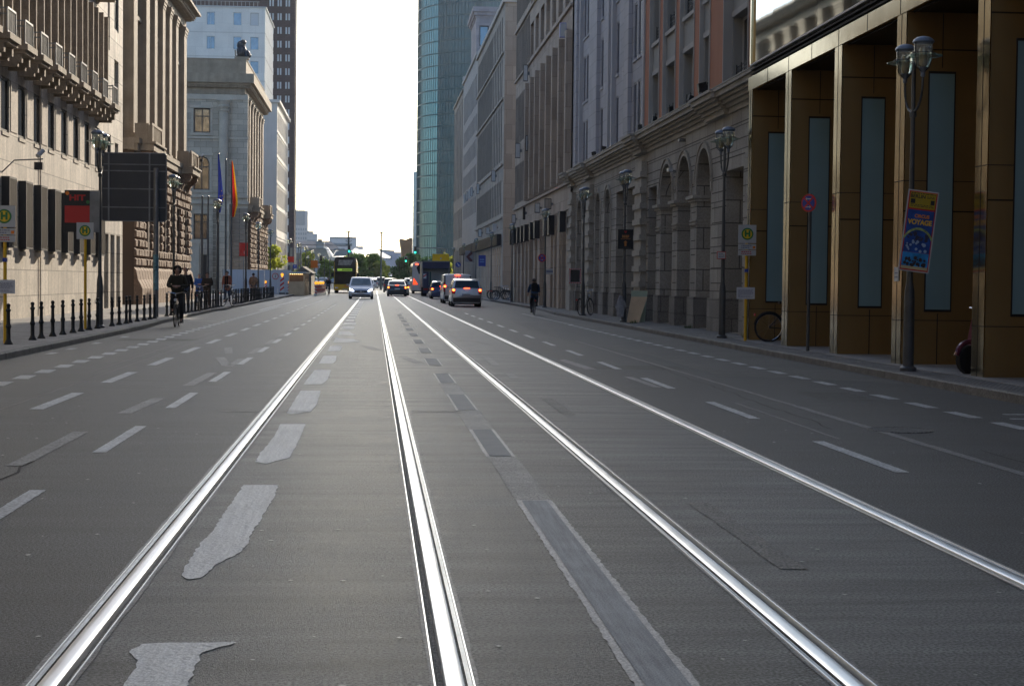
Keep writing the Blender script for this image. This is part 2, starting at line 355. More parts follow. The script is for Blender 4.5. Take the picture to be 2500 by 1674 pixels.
# light mastic patches between the first two rails
B=[[(-0.88,4.6),(-0.64,4.6),(-0.65,6.24),(-0.65,6.34),(-0.59,6.42),(-0.53,6.51),(-0.69,6.51),(-0.84,6.5),(-0.9,6.49),(-0.93,6.35),(-0.88,6.21),(-0.87,6.09)],
[(-0.91,7.95),(-0.93,8.18),(-0.93,9.07),(-0.92,9.21),(-0.91,9.33),(-0.9,11.51),(-0.66,11.51),(-0.65,10.81),(-0.66,10.28),(-0.67,9.72),(-0.68,9.21),(-0.67,9.01),(-0.69,8.65),(-0.77,8.36),(-0.82,7.92),(-0.87,7.89)],
[(-0.92,12.97),(-0.93,13.6),(-0.9,15.05),(-0.92,16.37),(-0.67,16.38),(-0.66,14.93),(-0.67,13.28),(-0.83,12.85)],
[(-0.93,17.74),(-0.94,21.33),(-0.68,21.35),(-0.65,18.95),(-0.68,17.94),(-0.87,17.56)],
[(-0.96,22.55),(-0.94,26.24),(-0.67,26.27),(-0.66,23.69),(-0.71,22.66)],
[(-0.94,28.21),(-0.95,31.25),(-0.7,31.29),(-0.67,29.23),(-0.7,28.25)],
[(-0.93,33.09),(-0.95,35.83),(-0.68,35.88),(-0.68,33.59),(-0.7,33.26)],
[(-0.95,37.84),(-0.94,40.58),(-1.0,41.0),(-0.69,40.25),(-0.49,40.01),(-0.29,38.5),(-0.72,37.89)],
[(-0.94,42.96),(-0.97,45.88),(-0.68,45.96),(-0.45,42.86)]]
mb=MB()
for i,b in enumerate(B): poly(mb,b,.004,.016,i)
for k in range(14):
    y=48.1+4.6*k; rect(mb,-1.0,-.65+(.06 if k<2 else -.05),y,y+2.9,rough=.02,seed=k)
struct('light_filler_patch',mb,mastic)
mb=MB(); rect(mb,.94,1.175,3,10.72,z=.004,rough=.014); rect(mb,.925,1.17,13.36,15.87,rough=.01); rect(mb,.92,1.17,18.15,20.77,rough=.01); rect(mb,.92,1.17,23.04,25.47,rough=.01)
for k in range(9): y=27.8+4.85*k; rect(mb,.92,1.175,y,y+2.45,rough=.01)
struct('filler_strip_edge',mb,bluedge)
mb=MB(); rect(mb,.975,1.14,3,10.66,z=.008)
struct('filler_strip',mb,bluish)
mb=MB(); rect(mb,.955,1.14,13.4,15.83,z=.008); rect(mb,.945,1.145,18.19,20.73,z=.008); rect(mb,.945,1.145,23.08,25.43,z=.008)
for k in range(9): y=27.83+4.85*k; rect(mb,.94,1.15,y,y+2.39,z=.008)
struct('filler_strip',mb,bluish2)
mb=MB(); rect(mb,.94,1.175,10.73,13.35,rough=.012); rect(mb,.92,1.17,15.88,18.14,rough=.012); rect(mb,.92,1.17,20.78,23.03,rough=.012)
struct('rough_asphalt_patch',mb,asph_q)
mb=MB()
for y in (8.1,17.7): rect(mb,2.06,2.2,y,y+2.5,rough=.02)
struct('crumbled_patch',mb,asph_s)
mb=MB(); poly(mb,[(.7,28.58),(.92,28.46),(.63,31.03),(.47,31.01)],rough=.01); poly(mb,[(-.04,33.84),(.16,33.88),(-.07,35.85),(-.3,36.03)],rough=.01)
for y0,y1 in ((24.2,26),(28.1,31.5),(33.3,35.8),(37.7,40.1),(42.7,45.9),(47.5,50),(52,54.5),(57,60),(62,64)): rect(mb,2.03,2.17,y0,y1,.03,rough=.012,seed=int(y0))
rect(mb,3.86,3.98,22.4,24.9,-.03); poly(mb,[(2.6,36.5),(2.75,37),(2.4,39.8),(2.3,39.2)]); poly(mb,[(3.5,27.0),(3.7,27),(3.55,30.4),(3.4,30)])
for a,b,y in ((-1.0,-1.65,17.9),(-.08,.15,40.3),(.47,.88,43.9),(1.87,2.2,40.5),(2.8,3.02,40.3),(-1.0,-.7,17.9),(.45,.95,18.0)): rect(mb,min(a,b),max(a,b),y,y+.07)
struct('old_marking',mb,paint_o)
mb=MB()
for k in range(14): y=7.4+4.92*k; rect(mb,4.02,4.135,y,y+2.45,.01,rough=.008,seed=k)
struct('lane_marking',mb,paint)
mb=MB()
for k in range(9): y=16.42+1.4*k; 
for k in range(30): y=13.2+1.42*k; rect(mb,6.52,6.68,y,y+.85,-.0,rough=.008,seed=k)
for k in range(12): y=55+1.6*k; rect(mb,6.6,6.76,y,y+.9)
for x,y in ((6.95,17.3),(7.2,16.9),(7.1,17.9),(7.0,15.5),(7.3,14.8)): rect(mb,x,x+.3,y,y+.12,rough=.04,seed=int(y*7))
struct('cycle_lane_marking',mb,paint)
mb=MB(); poly(mb,[(5.42,25.3),(6.5,24.9),(7.82,23.5),(7.82,50),(6.9,60),(4.9,60),(4.8,39.2),(5.5,32.7)],.003)
struct('asphalt_patch',mb,asph_p)
mb=MB(); mb.disc((5.25,15.95,.002),.31,'z',28,.006); mh=mb.build('manhole_cover',asph_r,smooth=False); tag(mh,'round iron manhole cover in the right traffic lane','manhole cover')
mb=MB(); mb.ring((5.25,15.95,.002),.32,.006,'z',28,4); mr_=mb.build('cover_ring',asph_s,mh)
# small bright chippings pressed into the asphalt
mb=MB(); rnd=random.Random(9)
for k in range(420):
    y=5+rnd.random()**1.6*35; x=-3.5+rnd.random()*8; s=.006+.012*rnd.random()
    if any(abs(x-r[0])<.12 for r in RAILS): continue
    mb.add([(x-s,y,.004),(x,y-s*1.3,.005),(x+s,y,.004),(x,y+s*1.2,.004)],[(0,1,2,3)])
o=mb.build('stone_chippings',mastic); tag(o,'small pale stone chips scattered on the asphalt','chippings',kind='stuff')
mb=MB()
for x0,x1,y0,y1 in ((-5.9,-4.2,38,39.2),(3.6,5.2,27,28.2),(5.6,6.3,20,21.6)): rect(mb,x0,x1,y0,y1,.05,.003,.05,int(y0*3))
struct('asphalt_repair',mb,M('asphalt_repair_dark',(.075,.078,.075),.6,var=.25,vs=2,grain=.6,gs=70,bump=1,bs=120))
# pavements and kerbs
def ribbon(name,left,right,z,mat):
    mb=MB(); n=len(left); mb.add([(a[0],a[1],z) for a in left]+[(a[0],a[1],z) for a in right],[(i,n+i,n+i+1,i+1) for i in range(n-1)]); return struct(name,mb,mat)
KL=[(-6.35,Y0),(-6.35,34),(-6.42,47),(-6.65,52),(-6.8,62),(-6.95,73),(-6.75,75.5),(-6.9,80),(-6.9,101),(-7.05,108),(-7.0,140),(-7.2,260)]
KR=[(7.95,Y0),(7.95,60),(7.98,72),(8.3,80),(8.5,88),(8.5,135),(8.5,260)]
def kerb(name,line,sgn):
    mb=MB(); w=.14
    for (a,b) in zip(line,line[1:]):
        n=max(1,int((b[1]-a[1])/1.0)) if a[1]<90 else 3
        for i in range(n):
            p=(a[0]+(b[0]-a[0])*i/n,a[1]+(b[1]-a[1])*i/n); q=(a[0]+(b[0]-a[0])*(i+1)/n,a[1]+(b[1]-a[1])*(i+1)/n)
            j=(random.random()-.5)*.012; zt=.125+(random.random()-.5)*.006
            x0,x1=p[0]+j,q[0]+j; y0,y1=p[1]+.004,q[1]-.004
            e=sgn*w; c=sgn*.02
            mb.add([(x0,y0,-.05),(x1,y1,-.05),(x1,y1,zt-.02),(x0,y0,zt-.02),(x1+c,y1,zt),(x0+c,y0,zt),(x1+e,y1,zt),(x0+e,y0,zt),(x0+e,y0,-.05),(x1+e,y1,-.05)],
                [(0,1,2,3),(3,2,4,5),(5,4,6,7),(7,6,9,8),(0,3,5,7,8),(1,9,6,4,2)])
    return struct(name,mb,kerbm)
kerb('kerb',KL,-1); kerb('kerb',KR,1)
ribbon('pavement',[(-22,y) for x,y in KL],[(x-.14,y) for x,y in KL],.12,pavel)
ribbon('pavement',[(x+.14,y) for x,y in KR],[(14,y) for x,y in KR],.12,pave)
mb=MB(); mb.box(8.62,9.9,18,39,.118,.126); struct('pavement_strip',mb,pavel)
# ------------------------------------------------------------------ facades
class Fr:
    """facade frame: L faces +x, R faces -x, S faces the camera (-y); u along the wall, d inward, z up"""
    def __init__(s,k,c): s.k=k; s.c=c; s.rz={'L':R(90),'R':R(-90),'S':0}[k]
    def p(s,u,d,z):
        return {'L':(s.c-d,u,z),'R':(s.c+d,u,z),'S':(u,s.c+d,z)}[s.k]
    def box(s,mb,u0,u1,d0,d1,z0,z1):
        a=s.p(u0,d0,z0); b=s.p(u1,d1,z1); return mb.box(a[0],b[0],a[1],b[1],z0,z1)
def wall(mb,fr,u0,u1,z0,z1,ops=(),dep=.2,d=0):
    """wall front with real openings ops=(u0,u1,z0,z1[,arch]) and reveals dep deep"""
    us=sorted({u0,u1,*[o[0] for o in ops],*[o[1] for o in ops]}); zs=sorted({z0,z1,*[o[2] for o in ops],*[o[3] for o in ops]})
    us=[u for u in us if u0<=u<=u1]; zs=[z for z in zs if z0<=z<=z1]
    for i in range(len(us)-1):
        k=0
        while k<len(zs)-1:
            def hole(k):
                cu=(us[i]+us[i+1])/2; cz=(zs[k]+zs[k+1])/2
                return any(o[0]<cu<o[1] and o[2]<cz<o[3] for o in ops)
            if hole(k): k+=1; continue
            j=k
            while j+1<len(zs)-1 and not hole(j+1): j+=1
            mb.quad(fr.p(us[i],d,zs[k]),fr.p(us[i+1],d,zs[k]),fr.p(us[i+1],d,zs[j+1]),fr.p(us[i],d,zs[j+1])); k=j+1
    for o in ops:
        a,b,c,e=o[:4]
        if len(o)>4:  # arch: fill spandrels, curved soffit; o[4]=intrados radius centre
            r=(b-a)/2; zc=e-r; m=(a+b)/2; n=14
            pts=[(m-r*math.cos(math.pi*i/n),zc+r*math.sin(math.pi*i/n)) for i in range(n+1)]
            for (x0,y0),(x1,y1) in zip(pts,pts[1:]):
                mb.quad(fr.p(x0,d,y0),fr.p(x1,d,y1),fr.p(x1,d,e),fr.p(x0,d,e))
                mb.quad(fr.p(x0,d,y0),fr.p(x1,d,y1),fr.p(x1,d+dep,y1),fr.p(x0,d+dep,y0))
            e=zc
        else: mb.quad(fr.p(a,d,e),fr.p(b,d,e),fr.p(b,d+dep,e),fr.p(a,d+dep,e))
        mb.quad(fr.p(a,d,c),fr.p(a,d,e),fr.p(a,d+dep,e),fr.p(a,d+dep,c)); mb.quad(fr.p(b,d,c),fr.p(b,d,e),fr.p(b,d+dep,e),fr.p(b,d+dep,c))
        if c>z0+.01: mb.quad(fr.p(a,d,c),fr.p(b,d,c),fr.p(b,d+dep,c),fr.p(a,d+dep,c))
WC={}
def window(parent,base,fr,u0,u1,z0,z1,dep,nv=2,nh=1,fm=None,gm=None,fw=.05,arch=False,name='window'):
    """a window (frame with mullions) with its pane as a sub-part; mesh shared between equal windows"""
    fm=fm or framed; gm=gm or glass; w=round(u1-u0,2); h=round(z1-z0,2); key=(w,h,nv,nh,fm.name,gm.name,fw,arch)
    if key not in WC:
        a=MB(); hw=w/2
        def arc(r,n=12): return [(-r*math.cos(math.pi*i/n),h-hw+r*math.sin(math.pi*i/n)) for i in range(n+1)]
        if arch:
            o_=arc(hw); i_=arc(hw-fw)
            for k in range(12): 
                for y in (0,.05): a.quad((o_[k][0],y,o_[k][1]),(o_[k+1][0],y,o_[k+1][1]),(i_[k+1][0],y,i_[k+1][1]),(i_[k][0],y,i_[k][1]))
            top=h-hw
        else: top=h; a.box(-hw,hw,0,.05,h-fw,h)
        a.box(-hw,-hw+fw,0,.05,0,top-(0 if arch else fw)); a.box(hw-fw,hw,0,.05,0,top-(0 if arch else fw)); a.box(-hw+fw,hw-fw,0,.05,0,fw)
        for i in range(1,nv): x=-hw+w*i/nv; a.box(x-fw*.4,x+fw*.4,.003,.045,fw,h-fw)
        for i in range(1,nh): z=h*(1-.32*i) if nh==2 else h*i/nh; a.box(-hw+fw,hw-fw,.006,.042,z-fw*.4,z+fw*.4)
        f=a.build('window',fm); b=MB()
        if arch: b.add([(-hw+.01,.03,.01),(hw-.01,.03,.01)]+[(x,.03,z) for x,z in arc(hw-.01)[::-1]],[tuple(range(15))])
        else: b.quad((-hw+.01,.03,.01),(hw-.01,.03,.01),(hw-.01,.03,h-.01),(-hw+.01,.03,h-.01))
        q=b.build('pane',gm); WC[key]=(f.data,q.data); bpy.data.objects.remove(f); bpy.data.objects.remove(q)
    fd,gd=WC[key]
    f=bpy.data.objects.new(name,fd); COL.objects.link(f); f.parent=parent
    p=Vector(fr.p((u0+u1)/2,dep,z0))-Vector(base); f.location=p; f.rotation_euler=(0,0,fr.rz)
    q=bpy.data.objects.new('pane',gd); COL.objects.link(q); q.parent=f
    return f
def shell(mb,x0,x1,y0,y1,z0,z1,skip=''):
    """plain closed body of a building; faces named in skip are left for the facade"""
    F={'W':[(x0,y0,z0),(x0,y1,z0),(x0,y1,z1),(x0,y0,z1)],'E':[(x1,y0,z0),(x1,y1,z0),(x1,y1,z1),(x1,y0,z1)],'S':[(x0,y0,z0),(x1,y0,z0),(x1,y0,z1),(x0,y0,z1)],'N':[(x0,y1,z0),(x1,y1,z0),(x1,y1,z1),(x0,y1,z1)],'T':[(x0,y0,z1),(x1,y0,z1),(x1,y1,z1),(x0,y1,z1)]}
    for k,v in F.items():
        if k not in skip: mb.quad(*v)
    return mb
# ---- building with travertine face, left
b0=(-11.1,60,0); T=thing('stone_building','long travertine office building with boxed metal grilles and small balconies, nearest on the left','building',b0)
L=Fr('L',-11.1); H1=25
cs=[50.6+2.345*k for k in range(-16,8)]
ops=[]
for c in cs: ops.append((c-.58,c+.54,5.77,7.42)); ops.append((c-.5,c+.5,8.35,11.7)); 
for c in cs:
    for z in (13.3,17.0,20.7): ops.append((c-.5,c+.5,z,z+2.9))
low=[(c-.4,c+.4,2.45,4.3) for c in cs]
side=[(71.3,72.45,8.68,10.72),(71.3,72.45,11.95,13.5),(71.3,72.45,15.2,17),(69.55,70.1,10.9,13),(69.55,70.1,14.6,16.7),(69.5,70.4,5.77,7.42),(71.5,72.4,5.5,7.2),(68.75,69.85,.15,3.25),(70.35,71.45,.15,3.25),(71.95,72.95,.15,3.25)]
ops=[o for o in ops if o[1]<68.6]
mb=MB(); wall(mb,L,12,73.66,.1,H1,ops+low+side,.2)
shell(mb,-30,-11.1,12,73.66,.1,H1,'E'); mb.build('wall',trav,T,off=b0)
for o in ops+side:
    if o[2]<.2: continue
    window(T,b0,L,o[0],o[1],o[2],o[3],.04 if 1.5<o[3]-o[2]<1.7 else .15,1,1 if o[3]-o[2]<2 else 2,fw=.09 if o[3]-o[2]<2 else .05)
mb=MB()
for o in side[-3:]: L.box(mb,o[0]+.02,o[1]-.02,.14,.2,.12,3.2)
mb.build('door',framed,T,off=b0)
for c in cs:
    if c<35: continue
    g=MB(); L.box(g,c-.52,c+.52,-.24,0,4.36,4.42); L.box(g,c-.52,c+.52,-.24,0,2.3,2.36); L.box(g,c-.48,c+.48,-.19,-.16,2.36,4.36)
    L.box(g,c-.52,c-.48,-.24,0,2.36,4.36); L.box(g,c+.48,c+.52,-.24,0,2.36,4.36)
    o=g.build('window_box',framed,T,off=b0)
    g=MB()
    for k in range(8): L.box(g,c-.44+.125*k,c-.40+.125*k,-.235,-.215,2.37,4.35)
    q=g.build('grille',M('grille_bars',(.11,.09,.07),.6,.1),o,off=(0,0,0)); q.data.transform(Matrix.Translation(tuple(-x for x in b0)))
    g=MB(); L.box(g,c-.4,c+.2,-.2,.0,2.08,2.22); g.build('window_ledge',trav2,T,off=b0)
    g=MB(); L.box(g,c-.5,c+.5,-.03,.0,5.66,5.77); g.build('window_sill',trav2,T,off=b0)
    g=MB(); L.box(g,c+.68,c+1.66,-.022,0,5.85,7.38); g.build('wall_panel',trav2,T,off=b0)
# slender fins beside the tall windows, french balconies
for c in cs:
    if c<33 or c>67.5: continue
    g=MB(); 
    for u in (c-.62,c+.5): L.box(g,u,u+.12,-.34,0,8.32,11.9)
    for u in (c-.62,c+.5):
        for z in (13.1,16.8,20.5): L.box(g,u,u+.12,-.34,0,z,z+3.1)
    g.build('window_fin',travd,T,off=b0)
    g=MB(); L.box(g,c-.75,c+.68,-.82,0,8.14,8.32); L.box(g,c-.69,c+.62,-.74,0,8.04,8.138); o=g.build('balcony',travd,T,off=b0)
    for u in (c-.66,c+.38):
        g=MB(); L.box(g,u,u+.2,-.62,0,7.78,8.038); L.box(g,u,u+.2,-.5,0,7.66,7.78)
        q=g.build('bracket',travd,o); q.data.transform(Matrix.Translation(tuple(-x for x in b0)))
    g=MB()
    L.box(g,c-.58,c+.5,-.72,-.66,9.0,9.06); L.box(g,c-.58,c+.5,-.71,-.67,8.36,8.4)
    for k in range(9): L.box(g,c-.56+.13*k,c-.54+.13*k,-.7,-.68,8.4,9.0)
    for u in (c-.6,c+.48): L.box(g,u,u+.04,-.72,-.68,8.32,9.0); L.box(g,u,u+.03,-.68,0,9.0,9.04); 
    for k in range(6): L.box(g,c-.6,c-.585,-.6+.1*k,-.585+.1*k,8.32,9.0)
    q=g.build('railing',galv,o); q.data.transform(Matrix.Translation(tuple(-x for x in b0)))
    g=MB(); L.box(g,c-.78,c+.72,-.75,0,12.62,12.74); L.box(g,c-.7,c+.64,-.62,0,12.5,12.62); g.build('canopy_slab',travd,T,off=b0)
mb=MB(); mb.tube([L.p(55.6,-.04,.2),L.p(55.6,-.04,7.9)],.025,6); mb.build('rain_pipe',trav2,T,off=b0)
# ---- two classical wings with rusticated base
def bossage(fr,T,b0,u0,u1,z0,z1,mat,mj,ops,rows,bw=.82,dep=.1,seed=1):
    rnd=random.Random(seed); mb=MB(); rh=(z1-z0)/rows
    for r in range(rows):
        za=z0+r*rh; off=0; u=u0-off
        while u<u1:
            a=max(u+.06,u0); b=min(u+bw-.06,u1); u+=bw
            if b-a<.2: continue
            if any(a<o[1]-.05 and b>o[0]+.05 and za<o[3]-.05 and za+rh>o[2]+.05 for o in ops): continue
            d=dep*(.7+.5*rnd.random()); e=.07
            p=fr.p; zb=za+rh-.05; za2=za+.0
            mb.add([p(a,0,za2),p(b,0,za2),p(b,0,zb),p(a,0,zb),p(a+e,-d,za2+e),p(b-e,-d*(.8+.4*rnd.random()),za2+e),p(b-e,-d,zb-e),p(a+e,-d*(.8+.4*rnd.random()),zb-e)],
                [(4,5,6,7),(0,1,5,4),(1,2,6,5),(2,3,7,6),(3,0,4,7)])
    return mb.build('rusticated_stone',mat,T,off=b0)
def wing(name_lab,Ya,Yb,Xu,Xb,ztop,zcorn,pil,balc,backx,parap=None,flank_ops=()):
    b0=(Xb,Ya,0); T=thing('classical_wing',name_lab,'building',b0)
    U=Fr('L',Xu); Bf=Fr('L',Xb)
    zb=8.25
    # upper storey
    wins=[]
    ps=pil
    for (a,b),(c,d) in zip(ps,ps[1:]): wins.append((b+.1,c-.1,9.0,14.6)); wins.append((b+.1,c-.1,15.1,zcorn-.5))
    mb=MB(); wall(mb,Fr('L',Xu-.6),Ya,Yb,zb,zcorn,wins,.12)
    mb.mat(sand)
    shell(mb,backx,Xu-.6,Ya+.02,Yb-.02,.1,zcorn,'E')
    mb.build('wall',sand,T,off=b0)
    for w in wins: window(T,b0,Fr('L',Xu-.6),w[0],w[1],w[2],w[3],.1,2,3 if w[3]-w[2]>3 else 1,framed,glass,.09)
    for a,b in ps:
        mb=MB(); U.box(mb,a,b,0,.6,zb+.4,zcorn-.55); U.box(mb,a-.08,b+.08,-.06,.6,zb,zb+.4)
        z=zcorn-.55
        for k in range(3): U.box(mb,a-.04*k,b+.04*k,-.03-.04*k,.6,z+.18*k,z+.18*(k+1)-.003)
        mb.build('pilaster',sandp,T,off=b0)
    # ledges between floors
    for (a,b),(c,d) in zip(ps,ps[1:]):
        mb=MB(); U.box(mb,b+.02,c-.02,.25,.6,14.72,14.9); U.box(mb,b+.02,c-.02,.36,.6,14.9,15.05); mb.build('ledge',sandp,T,off=b0)
    # cornice
    mb=MB(); 
    for k,(pz,z0,z1) in enumerate(((-.05,zcorn,zcorn+.55),(.25,zcorn+.553,zcorn+.75),(.5,zcorn+.753,zcorn+.95),(.8,zcorn+.953,ztop))):
        mb.box(backx,Xu+pz,Ya-max(pz,0),Yb+max(pz,0),z0,z1)
    o=mb.build('cornice',sandp,T,off=b0)
    mb=MB(); y=Ya-.2
    while y<Yb+.2: mb.box(Xu+.25,Xu+.45,y,y+.18,zcorn+.58,zcorn+.75); y+=.36
    x=Xu-.1
    while x>backx+.5: mb.box(x-.18,x,Ya-.45,Ya-.25,zcorn+.58,zcorn+.75); x-=.36
    q=mb.build('dentil_row',sandp,o); q.data.transform(Matrix.Translation(tuple(-v for v in b0)))
    if parap:
        mb=MB(); mb.box(backx,Xu+.02,Ya+.0,Yb,ztop,parap-.12); mb.box(backx,Xu+.08,Ya-.06,Yb+.06,parap-.12,parap); mb.build('parapet',sandp,T,off=b0)
    # rusticated base
    bops=[]
    for (a,b),(c,d) in zip(ps,ps[1:]): m=(b+c)/2; bops.append((m-.55,m+.55,2.9,5.6))
    mb=MB(); wall(mb,Bf,Ya,Yb,.1,zb,bops,.3); mb.box(backx+.1,Xb-.01,Ya+.01,Ya+.3,.1,zb) ; mb.quad((Xb,Yb,.1),(backx,Yb,.1),(backx,Yb,zb),(Xb,Yb,zb)); mb.quad((Xb,Ya,zb),(Xb,Yb,zb),(Xu-.6,Yb,zb),(Xu-.6,Ya,zb))
    mb.build('base_wall',brownd,T,off=b0)
    for w in bops: window(T,b0,Bf,w[0],w[1],w[2],w[3],.28,2,2,framed,glass,.07)
    bossage(Bf,T,b0,Ya,Yb,2.0,7.55,brown,brownd,bops,12,bw=.98,dep=.13)
    mb=MB(); Bf.box(mb,Ya-.05,Yb+.05,-.18,.3,7.65,8.0); Bf.box(mb,Ya-.1,Yb+.1,-.26,.3,8.003,8.28); mb.box(backx+.2,Xb+.05,Ya-.14,Ya+.1,7.7,8.25); mb.build('string_course',sandp,T,off=b0)
    mb=MB(); u=Ya
    pr=[(0,.1),(-.42,.1),(-.42,.9),(-.34,1.1),(-.2,1.35),(-.12,1.8),(0,1.95)]
    while u<Yb-.5:
        vs=[Bf.p(u+.03,d,z) for d,z in pr]+[Bf.p(u+.95,d,z) for d,z in pr]; n=len(pr)
        mb.add(vs,[tuple(range(n)),tuple(range(n,2*n))]+[(i,i+1,n+i+1,n+i) for i in range(n-1)]); u+=1.0
    mb.build('curved_plinth',brown,T,off=b0)
    for (a,b) in balc:
        g=MB(); F=Bf; F.box(g,a,b,-.85,.2,7.72,8.06); F.box(g,a-.05,b+.05,-.95,.2,8.063,8.16)
        o=g.build('balcony',sandp,T,off=b0)
        g=MB(); F.box(g,a+.1,b-.1,-.75,-.66,8.97,9.1)
        for u in (a+.1,b-.45): F.box(g,u,u+.35,-.77,-.6,8.16,8.97)
        F.box(g,a+.1,a+.22,-.58,.1,8.16,9.06); F.box(g,b-.22,b-.1,-.58,.1,8.16,9.06)
        n=int((b-a-1)/.35)
        for k in range(n): F.box(g,a+.55+.35*k,a+.7+.35*k,-.72,-.66,8.16,8.97)
        q=g.build('balustrade',sandp,o); q.data.transform(Matrix.Translation(tuple(-v for v in b0)))
        g=MB()
        pr2=[(0,7.7),(-.72,7.7),(-.74,7.45),(-.6,7.25),(-.35,7.15),(-.2,6.8),(0,6.5)]
        for u in (a+.15,b-.6):
            n=len(pr2); vs=[F.p(u,d,z) for d,z in pr2]+[F.p(u+.45,d,z) for d,z in pr2]
            g.add(vs,[tuple(range(n)),tuple(range(n,2*n))]+[(i,(i+1)%n,n+(i+1)%n,n+i) for i in range(n)])
        q=g.build('scroll_bracket',brown,o); q.data.transform(Matrix.Translation(tuple(-v for v in b0)))
    return T,b0
pil1=[(83.2,84.5),(87.7,89.0),(91.0,92.1),(94.4,95.5),(97.5,98.6),(100.6,101.7),(104.8,106.2)]
wing('sunlit classical wing with tall pilasters above a brown rusticated base, two stone balconies, left side',81.6,106.3,-12.0,-11.75,18.3,17.2,pil1,[(82.4,86.6),(99.9,104.0)],-26)
pil2=[(154.2,155.9),(159.0,160.3),(162.8,164.0),(166.3,167.5),(170.0,171.1),(173.7,174.8),(177.0,178.6)]
T2,b2=wing('classical wing with parapet and corner lion beyond the forecourt, its grey side facing the camera',154,178.7,-12.0,-11.55,20.3,18.5,pil2,[(154.8,158.8),(171.2,174.8)],-24,parap=21.75)
# its camera-facing flank
S=Fr('S',153.6)
fo=[(-16.72,-15.2,14.86,17.1),(-16.72,-15.25,9.6,12.72,1),(-16.7,-15.4,5.05,7.4),(-16.0,-15.33,.1,3.62),(-21,-19.4,14.86,17.1),(-21,-19.4,9.6,12.72,1),(-21,-19.5,5.05,7.4)]
mb=MB(); wall(mb,S,-24,-11.75,.1,18.4,fo,.3); mb.mat(limeg); mb.quad((-11.75,153.6,.1),(-11.75,154,.1),(-11.75,154,18.4),(-11.75,153.6,18.4)); mb.build('side_wall',limeg,T2,off=b2)
for o in fo:
    if o[2]<1: continue
    window(T2,b2,S,o[0],o[1],o[2],o[3],.25,2,2,framed,glassw,.12,arch=len(o)>4)
mb=MB(); mb.box(-16.0,-15.33,153.85,153.9,.1,3.6); mb.build('door',framed,T2,off=b2)
mb=MB()
for o in fo[:2]+fo[4:6]:
    S.box(mb,o[0]-.22,o[0]-.02,-.08,0,o[2],o[3]); S.box(mb,o[1]+.02,o[1]+.22,-.08,0,o[2],o[3]); S.box(mb,o[0]-.3,o[1]+.3,-.14,0,o[3]+.02,o[3]+.28)
    S.box(mb,o[0]-.3,o[1]+.3,-.14,0,o[2]-.25,o[2]-.02)
mb.build('window_surround',limep,T2,off=b2)
mb=MB(); S.box(mb,-24,-11.7,-.16,0,14.3,14.5); S.box(mb,-24,-11.7,-.2,0,8.9,9.15); S.box(mb,-24,-11.65,-.28,0,8.3,8.6); S.box(mb,-24,-11.75,-.1,0,17.9,18.35); mb.build('string_course',limep,T2,off=b2)
mb=MB(); S.box(mb,-13.15,-11.75,-.12,0,9.16,14.29); S.box(mb,-13.15,-11.75,-.12,0,14.51,17.55); mb.build('corner_pier',limeg,T2,off=b2)
mb=MB(); z=.5
while z<8: S.box(mb,-14.9,-11.72,-.1,0,z,z+.44); z+=.5
mb.build('side_rustication',M('grey_brown_block',(.3,.25,.2),.85,var=.15,vs=1,bump=.4,bs=20,joint=(1.2,40,.03),mortar=.3),T2,off=b2)
for cx in (-13.95,-18.2):
    mb=MB(); mb.lathe([(.52,9.16),(.52,9.35),(.44,9.45),(.45,12),(.42,16.75)],20,(cx,153.3,0)); mb.build('column',limep,T2,off=b2,smooth=True)
    mb=MB(); mb.lathe([(.44,16.76),(.5,16.85),(.44,17.0),(.58,17.3),(.5,17.4),(.66,17.75)],12,(cx,153.3,0)); mb.box(cx-.62,cx+.62,152.75,153.85,17.76,17.89)
    for k in range(8):
        a=k*math.pi/4; mb.tube([(cx+.46*math.cos(a),153.3+.46*math.sin(a),16.9),(cx+.6*math.cos(a),153.3+.6*math.sin(a),17.25),(cx+.68*math.cos(a),153.3+.68*math.sin(a),17.15)],.07,5)
    mb.build('capital',limep,T2,off=b2)
    mb=MB(); mb.box(cx-.6,cx+.6,152.7,153.6,.1,8.3); mb.build('column_pedestal',limeg,T2,off=b2)
# forecourt portal and iron fence
P=thing('gate_pier','grey stone gate pier with flat cap beside the dark forecourt doorway','gate pier',(-16.5,151.5,0))
mb=MB(); mb.box(-.6,.6,-.4,.5,.1,4.6); mb.box(-.72,.72,-.5,.6,4.603,4.95); mb.box(-.55,.55,-.42,-.39,.6,4.2); mb.build('pier',limep,P)
# lion statue
LS=thing('lion_statue','dark bronze seated lion statue on the parapet corner of the classical wing','statue',(-12.25,154.5,21.75))
mb=MB(); mb.box(-.8,.5,-.5,.5,0,.2); mb.build('statue_base',sandp,LS)
me=MB()
def blob(mb,c,r,n=10,sq=1):
    prof=[(max(.001,r*math.sin(math.pi*i/7)),-r*sq*math.cos(math.pi*i/7)) for i in range(8)]; mb.lathe(prof,n,c,cap=False)
blob(me,(-.2,0,.75),.48,12,1.35); blob(me,(-.25,0,1.3),.4,12,1.1); blob(me,(-.05,-.1,1.55),.3,10,.9); blob(me,(.3,-.1,.55),.3,10,1.1); blob(me,(.5,-.15,.35),.22,10,1)
me.tube([(.05,-.3,1.1),(.2,-.35,.6),(.25,-.4,.2)],.13,8); me.tube([(.05,.3,1.1),(.2,.3,.6),(.25,.3,.2)],.13,8); me.tube([(-.5,.1,.3),(-.75,.2,.35),(-.8,.2,.9)],.06,6)
me.build('lion_body',M('dark_bronze',(.03,.04,.055),.5,.6),LS,smooth=True)
